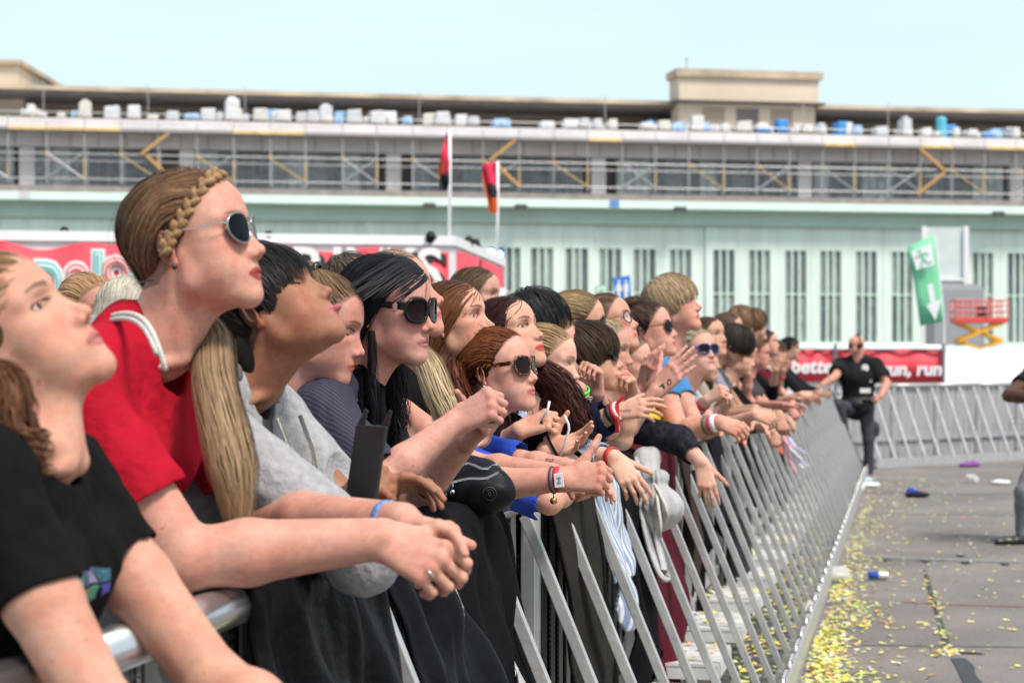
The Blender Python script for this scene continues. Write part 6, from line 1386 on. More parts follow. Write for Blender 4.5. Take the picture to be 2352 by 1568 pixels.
def section(n_str=2, step=True, length=1.0, panel=ALUD, label='', group='', wall=False):
    o = empty('crowd_barrier', (0, 0, 0), 0, label, 'barrier', group); h = length / 2; ZT = 1.15
    MB().tube([(0, -h + .004, ZT - .032), (0, h - .004, ZT - .032)], .032, 14).build('top_rail', RAIL if not wall else ALU, o, keep=True, smooth=True)
    pn = MB(); n = 14
    for i in range(n):
        y0, y1 = -h + .03 + (length - .06) * i / n, -h + .03 + (length - .06) * (i + 1) / n; pn.box(-.030 - (.012 if i % 2 else 0), -.024 - (.012 if i % 2 else 0), y0, y1 + .0, .10, ZT - .06)
    pn.build('panel', panel, o, keep=True)
    for y in (-h + .022, h - .022): MB().box(-.022, .018, y - .019, y + .019, .03, ZT - .058).build('post', ALU, o, keep=True, bevel=.003)
    MB().box(-.021, .016, -h + .05, h - .05, .34, .385).build('cross_rail', ALU, o, keep=True)
    MB().box(-.95, .50, -h + .005, h - .005, .004, .022).build('base_plate', PLAT, o, keep=True)
    MB().box(.46, .50, -h + .005, h - .005, .023, .085).build('kick_bar', ALUL, o, keep=True, bevel=.003)
    MB().box(.502, .515, -h + .005, h - .005, .004, .14).build('toe_flange', ALU, o, keep=True)
    for i in range(n_str):
        y = -h + length * (i + .5) / n_str
        s = MB().bar((.030, y, 1.085), (.445, y, .075), .024, .030).build('strut', ALU if not wall else ALUL, o, keep=True, bevel=.003)
        MB().lathe([(.024, .0), (.024, .012), (.017, .012), (.017, .026), (.010, .034), (.001, .036)], (.478, y, .086), 10).build('bolt', BOLT, s, keep=True, smooth=True)
        MB().box(.42, .47, y - .03, y + .03, .024, .074).build('foot', ALU, s, keep=True)
    if step:
        st = MB().box(.06, .30, -.27, .27, .318, .330).box(.288, .302, -.27, .27, .27, .317).box(.06, .288, -.268, -.258, .27, .316).build('step', ALUL, o, keep=True)
        for y in (-.24, .24): MB().bar((.28, y, .30), (.0, y, .08), .018, .03).build('bracket', ALU, st, keep=True)
    return o
def barriers():
    a = section(2, True, 1.0, ALUD, '', 'barrier sections in front of the crowd'); first = True
    names = ['nearest aluminium barrier section, under the arms of the black tee woman', 'aluminium barrier section hung with the creased black leather jacket', 'aluminium barrier section hung with the blue-black leather jacket', 'aluminium barrier section carrying the sports jacket and the black zip bag', 'aluminium barrier section behind the olive-black coat and striped shirt', 'aluminium barrier section behind the black hooded jumper and grey drawstring bag', 'aluminium barrier section hung with the wine-red jacket', 'aluminium barrier section hung with the brown scarf and strap bag', 'aluminium barrier section hung with the navy jumper', 'aluminium barrier section holding the charcoal messenger bag']
    for k in range(25):
        Y = 1.9 + k * .98
        o = a if first else copy_tree(a); first = False
        c = rail_at(Y, 0); o.location = c; o.rotation_euler = (0, 0, BRZ)
        i = k - 0; o['label'] = names[i] if i < len(names) else 'aluminium barrier section with slanting struts in the long line running to the far corner'
    # cross barrier at the far end of the pit
    d = nrm((.755, .656, 0)); n = np.array((d[1], -d[0], 0)); rz = math.atan2(n[1], n[0])
    WP_ = mat('plain grey sheet', (.34, .345, .35), rough=.6, metal=.1, noise=.1, nscale=3)
    b = section(3, False, 1.0, WP_, 'grey sheet barrier section with white slanting struts across the end of the pit', 'cross barrier behind the security man', True); p0 = np.array((4.62, 26.98, 0))
    for k in range(8):
        o = b if k == 0 else copy_tree(b); o.location = p0 + d * (.5 + k * 1.0); o.rotation_euler = (0, 0, rz)
barriers()
# ---------------------------------------------------------------- clothes and bags over the rail
def drape(name, label, cat, Y0, Y1, drop, back, m, out=.05, folds=6, amp=.022, seed=1, edge=.12, zt=1.158, narrow=0.0, skew=0.0, thick=.012, parts=None, gather=0.0):
    """cloth laid over the rail from Y0 to Y1, hanging down the stage side by drop and behind by back"""
    g = np.random.default_rng(seed); nu, nv = 46, 40; V = []; ph = g.uniform(0, 6, 6)
    for j in range(nv):
        t = j / (nv - 1)
        for i in range(nu):
            u = i / (nu - 1); dr = drop * (1 - edge * abs(math.sin(u * 5 + ph[0])) - edge * .6 * (2*u - 1)**2)
            s = -back + t * (back + dr + .09)
            nar = 1 - narrow * max(0, s / drop)**1.2 + gather * math.exp(-((s) / .1)**2) * -.3
            uu = .5 + (u - .5) * nar + skew * max(0, s) / (Y1 - Y0); y = Y0 + (Y1 - Y0) * uu
            hang = max(0, s - .045) / max(drop, .1); w = amp * (.25 + hang) * (math.sin(u * folds * 6.28 * .5 + ph[1] + 1.4 * hang) + .5 * math.sin(u * folds * 6.28 + ph[2] - hang * 2))
            w = w * .55 + amp * .6 * math.sin(6.28 * (hang * 1.7 + u * 1.3) + ph[3]) * hang
            q_ = np.array(((u * folds * 1.9 + ph[4]), hang * 4.2, seed * 1.7)); w += amp * .9 * (.35 - abs(float(vnoise(q_, seed)))) + amp * .4 * float(vnoise(q_ * np.array((2.1, 2.6, 1)), seed + 9))
            if s < -.045: x, z = -.045 - amp*.4, zt + (s + .045)
            elif s < .045: a = s / .045 * 1.5; x, z = .046 * math.sin(a), zt - .045 + .046 * math.cos(a) + abs(w) * .5
            else: x, z = .046 + out * min(1, hang * 1.6) + max(-.03, w) , zt - .042 - (s - .045)
            p = rail_at(y, 0); V.append((p[0] + BN[0]*x, p[1] + BN[1]*x, z + .5 * w * (1 - min(1, hang*3))))
    V = np.array(V); F = [(j*nu + i, j*nu + i + 1, (j+1)*nu + i + 1, (j+1)*nu + i) for j in range(nv-1) for i in range(nu-1)]
    F = [f[::-1] for f in F]
    c = rail_at((Y0 + Y1) / 2, 0); o = empty(name, (c[0], c[1], .0), 0, label, cat, None)
    b = link('cloth', np_mesh('cloth', V, F), m, o, True); md = b.modifiers.new('thick', 'SOLIDIFY'); md.thickness = thick; md.offset = 1; sb = b.modifiers.new('sub', 'SUBSURF'); sb.levels = sb.render_levels = 1
    return o, V.reshape(nv, nu, 3)
def curve_on(V, i0, di, wd, j0, j1, m, name, par, off):
    # a curved band following the cloth
    A = []; n = 18
    for k in range(n + 1):
        t = k / n; j = j0 + (j1 - j0) * t; c = i0 + di * math.sin(t * 2.2) * (1 if t < .9 else 1); h = wd / 2 * (1 - .75 * t)
        for e in (-h, 0, h):
            x = np.clip(c + e, 0, V.shape[1] - 1.001); a, b = int(j), int(x); fj, fi = j - a, x - b; a2 = min(a + 1, V.shape[0] - 1)
            A.append((V[a, b] * (1-fi) + V[a, b+1] * fi) * (1-fj) + (V[a2, b] * (1-fi) + V[a2, b+1] * fi) * fj + BN * off + np.array((0, -.004, 0)))
    F = [(k*3+e, (k+1)*3+e, (k+1)*3+e+1, k*3+e+1) for k in range(n) for e in (0, 1)]
    o = link(name, np_mesh(name, np.array(A), F), m, par, True); md = o.modifiers.new('t', 'SOLIDIFY'); md.thickness = .003; md.offset = 0; return o
def ribbon(name, pts, w, side, m, par, th=.008, it=3):
    P = [np.array(p, float) for p in pts]
    for _ in range(it): P = [P[0]] + [q for a, b in zip(P[:-1], P[1:]) for q in (a*.75 + b*.25, a*.25 + b*.75)] + [P[-1]]
    V, F = [], []
    for i, p in enumerate(P):
        d = nrm(P[min(i+1, len(P)-1)] - P[max(i-1, 0)]); s_ = nrm(np.array(side) - d * (d @ np.array(side))); V += [p + s_*w/2, p - s_*w/2]
    F = [(2*i, 2*i+1, 2*i+3, 2*i+2) for i in range(len(P)-1)]
    o = link(name, np_mesh(name, np.array(V), F), m, par, True); md = o.modifiers.new('t', 'SOLIDIFY'); md.thickness = th; md.offset = 0; return o
def yrail(px): return 1.02 / (.2013 - (px - CX) / FPX)
LEATHER = mat('black leather', (.004, .004, .005), rough=.40, spec=.07, bump=.5, bscale=34); LEATH2 = mat('blue-black leather', (.005, .0055, .008), rough=.44, spec=.07, bump=.45, bscale=26)
BLKC = cloth('black heavy cloth', (.006, .006, .008)); OLIVE = cloth('olive-black jacket', (.022, .020, .018)); WINE = cloth('wine-red cloth', (.075, .010, .018)); GREYC = cloth('light grey canvas', (.40, .40, .41)); NAVYC = cloth('midnight cloth', (.012, .013, .020))
def strip_on(V, i0, i1, j0, j1, m, name, par, off=.012):
    A = V[j0:j1, i0:i1] + BN * off + np.array((0, -.004, 0)); nj, ni = A.shape[:2]; F = [(j*ni + i, (j+1)*ni + i, (j+1)*ni + i + 1, j*ni + i + 1) for j in range(nj-1) for i in range(ni-1)]
    o = link(name, np_mesh(name, A.reshape(-1, 3), F), m, par, True); md = o.modifiers.new('t', 'SOLIDIFY'); md.thickness = .004; md.offset = 0; return o
def hanging():
    o, V = drape('leather_jacket', 'creased black leather jacket draped over the nearest rail below the red tee woman', 'jacket', 2.96, 3.62, .74, .30, LEATHER, .10, 7, .030, 3, .10)
    o, V = drape('leather_jacket', 'blue-black leather jacket with stitched belt hanging beside the creased one, under the clasped hands', 'jacket', 3.66, 4.12, .70, .25, LEATH2, .14, 5, .034, 5, .08)
    strip_on(V, 2, 44, 25, 28, LEATH2, 'belt', o, .022)
    o, V = drape('sports_jacket', 'black jacket with dark red panel and silver piping hanging below the zip bag', 'jacket', 4.14, 4.72, .82, .25, BLKC, .10, 6, .028, 7, .12)
    curve_on(V, 26, 4, 11, 23, 34, mat('dark red panel', (.13, .008, .014), rough=.7), 'red_panel', o, .014); curve_on(V, 31, 4, 2.2, 22, 34, mat('silver piping', (.42, .42, .42), rough=.6), 'piping', o, .018); curve_on(V, 20, 5, 2.0, 21, 31, mat('silver piping', None), 'piping', o, .018)
    o, V = drape('coat', 'olive-black coat with rounded hem hanging between two struts', 'coat', 5.42, 6.05, .80, .25, OLIVE, .07, 5, .024, 9, .18)
    strip_on(V, 42, 45, 6, 38, BLKC, 'trim', o)
    ST = mat('blue white stripe cotton', (.40, .47, .58), rough=.8, bump=.5, bscale=30); nt = ST.node_tree; w = nt.nodes.new("ShaderNodeTexWave"); w.inputs["Scale"].default_value = 26; w.bands_direction = 'Y'; tc = nt.nodes.new("ShaderNodeTexCoord"); nt.links.new(tc.outputs["Object"], w.inputs["Vector"]); cr = nt.nodes.new("ShaderNodeValToRGB"); cr.color_ramp.elements[0].color = (.20, .27, .40, 1); cr.color_ramp.elements[0].position = .6; cr.color_ramp.elements[1].color = (.60, .62, .66, 1); cr.color_ramp.elements[1].position = .75; nt.links.new(w.outputs["Fac"], cr.inputs[0]); nt.links.new(cr.outputs[0], nt.nodes["Principled BSDF"].inputs["Base Color"])
    drape('striped_shirt', 'pale blue and white striped shirt hung over the rail', 'shirt', 6.10, 6.48, .46, .22, ST, .06, 6, .026, 11, .30)
    o, V = drape('hooded_jumper', 'black hooded jumper with small red flame badge hanging from the rail', 'jumper', 6.52, 7.08, .86, .25, BLKC, .07, 4, .03, 13, .22)
    strip_on(V, 26, 29, 17, 21, mat('red print', (.5, .02, .03), rough=.6), 'badge', o, .016)
    drape('wine_jacket', 'wine-red jacket hanging low behind the grey drawstring bag', 'jacket', 7.20, 8.15, .92, .2, WINE, .04, 6, .030, 15, .2)
    drape('dark_scarf', 'brown-black scarf hanging from the rail next to the wine jacket', 'scarf', 8.3, 8.6, .62, .2, cloth('brown cloth', (.045, .030, .026)), .06, 3, .02, 17, .2)
    drape('navy_jumper', 'navy jumper hanging over the far half of the rail', 'jumper', 9.6, 10.1, .50, .2, NAVYC, .05, 4, .024, 19, .2)
    drape('black_jacket', 'black jacket bunched over the rail where the hands cross', 'jacket', 11.2, 11.9, .55, .2, BLKC, .05, 5, .03, 21, .25)
    o, V = drape('orange_black_jacket', 'black and orange jacket hanging at the far stretch of rail', 'jacket', 13.4, 14.3, .62, .2, BLKC, .08, 5, .04, 23, .3)
    strip_on(V, 4, 12, 14, 30, mat('orange cloth', (.50, .10, .03), rough=.8), 'orange_panel', o, .02); strip_on(V, 34, 42, 14, 24, mat('orange cloth', None), 'orange_panel', o, .02)
    # black zip bag lying on the rail
    c = PX(1096, 1112, 4.50); M = np.stack([nrm((.82, -.55, -.08)), nrm((.55, .82, 0)), nrm((.06, -.05, 1))], 1)
    o = empty('zip_bag', tuple(c), 0, 'black nylon belt bag with two silver zips lying on the rail beside the blue sleeve', 'bag')
    S = Sdf().ell(c, (.088, .05, .062), M, k=.03).ell(c + M @ (.02, -.01, -.022), (.072, .052, .044), M, k=.03).ell(c + M @ (-.052, 0, .0), (.05, .045, .052), M, k=.03)
    S.fn(lambda p: (vnoise(p * np.float32(42), 3) * .0055 - np.abs(vnoise(p * np.float32(26), 13)) * .005).astype(np.float32)); V, Q = S.mesh(.0028); link('bag_body', np_mesh('bag_body', V, Q), mat('black nylon', (.009, .009, .012), rough=.45, spec=.12, bump=.12, bscale=220), o, True)
    ZT = mat('zip silver', (.62, .62, .63), rough=.3, metal=.9, bump=1, bscale=1200)
    def onbag(px, py): # nearest bag point towards the camera
        d = nrm(PX(px, py, 1) - np.array((0, 0, CAMH))); o_ = np.array((0, 0, CAMH)); R_ = V - o_; t = R_ @ d; dist = np.linalg.norm(R_ - t[:, None] * d, axis=1); k = np.argmin(t + dist * 40); return V[k] - d * .002
    for pts in (((1021, 1118), (1040, 1108), (1060, 1101), (1080, 1098), (1100, 1100), (1120, 1098), (1140, 1088), (1158, 1078)), ((1058, 1069), (1075, 1064), (1088, 1068), (1104, 1076), (1120, 1076), (1140, 1066))):
        MB().tube([onbag(*p) for p in pts], .0034, 6).build('zip', ZT, o, True)
    for p in ((1040, 1130), (1024, 1134)): q = onbag(*p); MB().lathe([(.0005, -.001), (.0062, -.001), (.0062, .002), (.0005, .003)], q, 12, ax=rotx(math.pi/2)).box(q[0]-.0018, q[0]+.0018, q[1]-.002, q[1], q[2]+.005, q[2]+.022).build('zip_pull', mat('silver', None), o, True)
    q = onbag(1126, 1132); mb = MB().lathe([(.0145, -.001), (.016, .0), (.0145, .0012)], q, 20, ax=rotx(math.pi/2)).lathe([(.009, -.001), (.0100, .0), (.009, .0012)], q, 20, ax=rotx(math.pi/2)); bd = mb.build('round_badge', mat('grey rubber', (.035, .035, .038), rough=.5), o, True)
    letter('B', q + np.array((0, -.002, 0)), (1, 0, 0), (0, 0, 1), .013, mat('grey rubber', None), bd, depth=.001)
    # grey drawstring bag
    c0 = PX(1502, 1130, 6.95); o = empty('drawstring_bag', tuple(c0), 0, 'light grey canvas drawstring bag gathered with cords, hanging over the rail with a loose strap', 'bag')
    S = Sdf().rc(PX(1500, 1112, 6.9), PX(1514, 1158, 6.85), .030, .066, k=.04).rc(PX(1490, 1160, 6.88), PX(1540, 1166, 6.84), .050, .035, k=.04).rc(PX(1514, 1168, 6.85), PX(1500, 1228, 6.86), .058, .016, k=.05).rc(PX(1484, 1058, 7.05), PX(1500, 1112, 6.92), .050, .026, k=.03).rc(PX(1500, 1112, 6.9), PX(1516, 1098, 6.86), .026, .030, k=.015)
    S.fn(lambda p: (np.abs(np.sin(np.arctan2(p[..., 1] - 6.88, p[..., 0] - c0[0]) * 9 + p[..., 2] * 14)) * -.005 + vnoise(p * np.float32(34), 8) * .007).astype(np.float32)); V, Q = S.mesh(.0045); link('sack', np_mesh('sack', V, Q), GREYC, o, True)
    MB().tube([PX(1500, 1108, 6.84), PX(1514, 1130, 6.78), PX(1528, 1160, 6.75), PX(1534, 1190, 6.76)], .006, 8).build('cord', RCORD, o, True); MB().tube([PX(1504, 1110, 6.84), PX(1510, 1150, 6.76), PX(1517, 1200, 6.74), PX(1516, 1234, 6.75)], .006, 8).build('cord', RCORD, o, True)
    P = [PX(*p) for p in ((1466, 1060, 7.0), (1468, 1120, 6.9), (1478, 1190, 6.82), (1492, 1255, 6.78), (1512, 1310, 6.76), (1528, 1330, 6.76), (1526, 1300, 6.80), (1512, 1250, 6.84), (1500, 1200, 6.88))]
    ribbon('strap', P, .055, (.25, .95, .15), GREYC, o, .012)
    # black strap bag and messenger bag
    o = empty('strap_bag', tuple(PX(1606, 1200, 8.9)), 0, 'black bag with long dangling webbing strap, behind the struts', 'bag')
    S = Sdf().ell(PX(1604, 1225, 8.9), (.075, .07, .11), k=.04).rc(PX(1592, 1100, 9.0), PX(1598, 1190, 8.9), .04, .05, k=.04); S.fn(lambda p: (vnoise(p * np.float32(26), 2) * .008).astype(np.float32)); V, Q = S.mesh(.007); link('bag_body', np_mesh('bag_body', V, Q), BLKC, o, True)
    MB().bar(PX(1608, 1240, 8.75), PX(1611, 1402, 8.7), .040, .006, up=(0, 1, 0)).build('strap', BLKC, o)
    o = empty('messenger_bag', tuple(PX(1700, 1260, 10.7)), 0, 'wide charcoal messenger bag hanging behind the struts', 'bag')
    S = Sdf()
    c = PX(1698, 1262, 10.7); R_ = np.stack([BN, BD, (0, 0, 1)], 1); S.rc(c + BD*-.20 + (0, 0, -.16), c + BD*.20 + (0, 0, -.16), .055, .055, k=.03).rc(c + BD*-.20 + (0, 0, .16), c + BD*.20 + (0, 0, .18), .035, .035, k=.03).ell(c, (.055, .27, .21), R_, k=.05).rc(c + np.array((-.02, -.1, .12)), c + np.array((-.12, -.02, .40)), .02, .016, k=.02).rc(c + np.array((.02, .1, .12)), c + np.array((-.10, .06, .42)), .02, .016, k=.02); S.rc(c + BD*-.22 + (0, 0, -.14), c + BD*-.22 + (0, 0, .14), .05, .035, k=.04); S.rc(c + BD*.22 + (0, 0, -.14), c + BD*.22 + (0, 0, .14), .05, .035, k=.04)
    S.fn(lambda p: (vnoise(p * np.float32(18), 6) * .008).astype(np.float32)); V, Q = S.mesh(.009); link('bag_body', np_mesh('bag_body', V, Q), cloth('charcoal canvas', (.030, .030, .035)), o, True)
    # ribbons tied to the far rail
    RB = [mat('ribbon pink', (.55, .22, .30), rough=.6), mat('ribbon white', (.62, .62, .66), rough=.6), mat('ribbon lilac', (.45, .42, .62), rough=.6)]
    o = empty('ribbon_bunch', tuple(PX(1812, 1010, 13.6)), 0, 'bunch of pink and white ribbon tails fluttering from a wrist at the far rail', 'ribbons')
    for i, (a, b) in enumerate((((1800, 1000), (1826, 1030)), ((1806, 1010), (1842, 1054)), ((1812, 1004), (1850, 1040)), ((1798, 1015), (1830, 1085)), ((1808, 1018), (1846, 1075)), ((1816, 1020), (1856, 1072)))):
        m = ((a[0] + b[0]) / 2 - 4, (a[1] + b[1]) / 2 + 3); MB().bar(PX(a[0], a[1], 13.6), PX(*m, 13.55), .022, .004).bar(PX(*m, 13.55), PX(b[0], b[1], 13.5), .020, .004).build('ribbon', RB[i % 3], o)
hanging()
# ---------------------------------------------------------------- confetti and litter
def confetti():
    g = np.random.default_rng(31); V, F, C = [], [], []
    pal = np.array(((.84, .76, .10), (.86, .82, .26), (.88, .44, .12), (.60, .80, .20), (.80, .79, .72), (.88, .58, .10), (.7, .12, .08))); pw = np.array((.32, .24, .08, .17, .14, .04, .01))
    def put(c, s, z0=.004):
        a = g.uniform(0, 6.3); t = g.normal(0, .09, 2); u = np.array((math.cos(a), math.sin(a), t[0])) * s * g.uniform(.7, 1.6); v = np.array((-math.sin(a), math.cos(a), t[1])) * s * g.uniform(.35, .6); o = len(V)
        z = abs(t[0]) * s + abs(t[1]) * s + z0 + g.uniform(0, .006); c = np.array((c[0], c[1], z + c[2])); V.extend([c - u - v, c + u - v + (0, 0, g.uniform(0, .006)), c + u + v, c - u + v]); F.append((o, o+1, o+2, o+3)); col = pal[g.choice(len(pal), p=pw / pw.sum())] * g.uniform(.75, 1.15); C.extend([col] * 4)
    for _ in range(7400):       # drift against the toe flange
        Y = 3.6 + g.gamma(1.5, 2.6); 
        if Y > 26: continue
        x = .53 + abs(g.normal(0, .06 + .09 * (math.sin(Y * 2.3) > .2) + .08 * (Y < 8))) + g.exponential(.04); p = rail_at(Y, 0) + BN * x; put((p[0], p[1], max(0, .05 - (x - .53) * .3) * g.uniform(0, 1)), .0125)
    for _ in range(700):       # blown across the pit
        Y = g.uniform(4, 25); x = .6 + g.exponential(.6); p = rail_at(Y, 0) + BN * x; put(p * (1, 1, 0), .014)
    for _ in range(380): Y = g.uniform(6, 20); p = rail_at(Y, 0) + BN * g.uniform(.6, 4.5); put(p * (1, 1, 0), .015)
    for _ in range(2600):       # between the struts and on the steps
        Y = g.uniform(4.2, 20); x = g.uniform(.04, .45); p = rail_at(Y, 0) + BN * x
        yl = ((Y - 1.9) / .98 + .5) % 1 - .5
        put((p[0], p[1], .332 if x < .29 and abs(yl) < .25 and g.uniform() < .45 else .024), .016)
    line = [GP(*q) for q in ((2124, 1310), (2134, 1345), (2146, 1385), (2160, 1430), (2175, 1478), (2186, 1500))]
    for _ in range(110):        # caught in the tar joint
        k = g.integers(0, 5); t = g.uniform(); put((line[k] * (1-t) + line[k+1] * t) + np.array((g.normal(0, .02), g.normal(0, .02), .002)), .011)
    for _ in range(40): q = GP(2170 + g.normal(0, 22), 1500 + g.normal(0, 5)); put(q, .012)
    tag(link('confetti', np_mesh('confetti', np.array(V), F, np.array(C)), mat('paper', 'Col', rough=.8)), 'yellow, orange and green paper confetti drifted along the barrier foot', None, None, 'stuff')
confetti()
def litter():
    c = GP(2017, 1332) + (0, 0, .034); ax = np.stack([nrm((0, .15, 0)), (0, 0, 1), nrm((.98, -.15, 0))], 1)
    o = empty('drinks_can', tuple(c), 0, 'blue and silver drinks can lying on the asphalt', 'can')
    MB().lathe([(.001, -.066), (.024, -.066), (.0265, -.06), (.0265, .0)], c, 18, ax=ax).build('can_lower', mat('can blue', (.03, .10, .50), rough=.25, metal=.4), o, True); MB().lathe([(.0265, .0), (.0265, .058), (.022, .066), (.001, .064)], c, 18, ax=ax).build('can_upper', mat('can silver', (.7, .7, .66), rough=.25, metal=.5), o, True)
    BAGP = mat('thin clear plastic', (.62, .64, .62), rough=.3, alpha=.55, bump=1, bscale=30)
    def lump(name, label, cat, px, py, r, m, seed, z=.0):
        c = GP(px, py); S = Sdf().ell(c + (0, 0, r[2] * .8), r, k=.02); S.fn(lambda p: (vnoise(p * np.float32(2.2 / max(r)), seed) * r[2] * .4 + vnoise(p * np.float32(6 / max(r)), seed + 1) * r[2] * .18).astype(np.float32)); S.half((0, 0, -1), (0, 0, .005)); V, Q = S.mesh(max(r) / 14); tag(link(name, np_mesh(name, V, Q), m, None, True), label, cat)
    lump('plastic_bag', 'crumpled clear plastic bag caught against the barrier foot', 'bag', 1912, 1335, (.12, .14, .055), BAGP, 1)
    lump('paper_scrap', 'white crumpled paper near the guard boots', 'paper', 1990, 1118, (.14, .12, .03), mat('white paper', (.62, .62, .63), rough=.8), 2)
    lump('plastic_cup', 'squashed white cup on the drift of confetti, far along the foot', 'cup', 1970, 1130, (.07, .09, .05), mat('white paper', None), 3)
    lump('plastic_bag', 'small clear bag lying out on the asphalt', 'bag', 2232, 1108, (.10, .08, .06), BAGP, 4); lump('paper_scrap', 'white paper scrap right of the small clear bag', 'paper', 2298, 1112, (.12, .08, .03), mat('white paper', None), 5)
    lump('blue_glove', 'crumpled navy glove on the asphalt', 'glove', 2104, 1142, (.15, .10, .04), mat('navy cotton', (.02, .022, .045)), 6); lump('crumpled_cap', 'small blue cap beside the navy glove', 'cap', 2094, 1132, (.06, .05, .03), mat('can blue', None), 7)
    lump('white_bag', 'white carrier bag in the confetti against the foot', 'bag', 1936, 1175, (.10, .14, .05), mat('white paper', None), 8); lump('blue_rag', 'dark blue rag on the toe of the barrier', 'rag', 1908, 1262, (.06, .10, .04), mat('navy cotton', None), 9); lump('purple_rag', 'purple rag below the cross barrier', 'rag', 2225, 1072, (.16, .10, .04), mat('purple cloth', (.20, .06, .28), rough=.8), 10)
    c = GP(1988, 1110) + (0, 0, .04); ax = np.stack([(0, 1, 0), (0, 0, 1), (1, 0, 0)], 1); o = empty('water_bottle', tuple(c), 0, 'clear water bottle with blue cap lying near the guard boots', 'bottle')
    MB().lathe([(.001, -.13), (.036, -.13), (.037, .05), (.015, .09), (.014, .10)], c, 14, ax=ax).build('bottle_body', mat('bottle plastic', (.55, .70, .75), rough=.2, alpha=.6), o, True); MB().lathe([(.016, .10), (.016, .125), (.001, .125)], c, 10, ax=ax).build('cap', mat('cap blue', (.05, .30, .60), rough=.4), o)
    c = GP(1862, 1418) + (0, 0, .05); r, u = nrm((.75, -.3, -.45)), nrm((.45, .2, .8)); o = empty('number_tag', tuple(c), 0, 'white tag with number eleven tied to the barrier foot', 'tag'); n = np.cross(r, u)
    MB().prism([c + r*a*.035 + u*b*.045 for a, b in ((-1, -1), (1, -1), (1, 1), (-1, 1))], -n*.003).build('card', mat('white paper', None), o); letter('11', c + n*.002, r, u, .05, mat('black ink', None), o, depth=.001)
    OB = mat('orange carton', (.50, .14, .02), rough=.6, noise=.4, nscale=30)
    for px, py, s_ in ((1590, 1500, .05), (1600, 1430, .045)):
        c = GP(px, py, .1); tag(MB().box(c[0]-s_, c[0]+s_, c[1]-.06, c[1]+.06, .024, .16).build('juice_carton', OB, bevel=.004), 'orange drinks carton standing under the %s step' % ('nearer' if py == 1500 else 'further'), 'carton')
litter()
# ------------------------------------------------------------------ stand, flags, signs, hoarding, lift
WHITE = mat('white tent sheet', (.74, .74, .76), rough=.6, noise=.05, nscale=2, bump=.4, bscale=3); REDB = mat('red banner', (.68, .05, .075), rough=.6, noise=.08, nscale=3, bump=.3, bscale=6); WLET = mat('white lettering', (.74, .73, .74), rough=.6); BSH = mat('lettering shadow', (.03, .022, .025), rough=.7); TEAL = mat('teal lettering', (.10, .45, .45), rough=.6); REDL = mat('red lettering', (.55, .08, .07), rough=.6)
def wavy(p0, p1, ztop, zbot, seed, m, name, par, n=26, wav=.05, off=0.0):
    g = np.random.default_rng(seed); d = p1 - p0; nn = nrm(np.cross(d, (0, 0, 1))); V, F = [], []; a = g.uniform(0, 6)
    for i in range(n + 1):
        t = i / n; q = p0 + d * t + nn * (off + .02 * math.sin(t * 19 + a)); V += [(q[0], q[1], ztop + wav * math.sin(t * 13 + a) * abs(math.sin(t * 5 + a))), (q[0], q[1], zbot)]
    for i in range(n): F.append((2*i, 2*i+1, 2*i+3, 2*i+2))
    o = link(name, np_mesh(name, V, F), m, par, True); md = o.modifiers.new('t', 'SOLIDIFY'); md.thickness = .01; return o
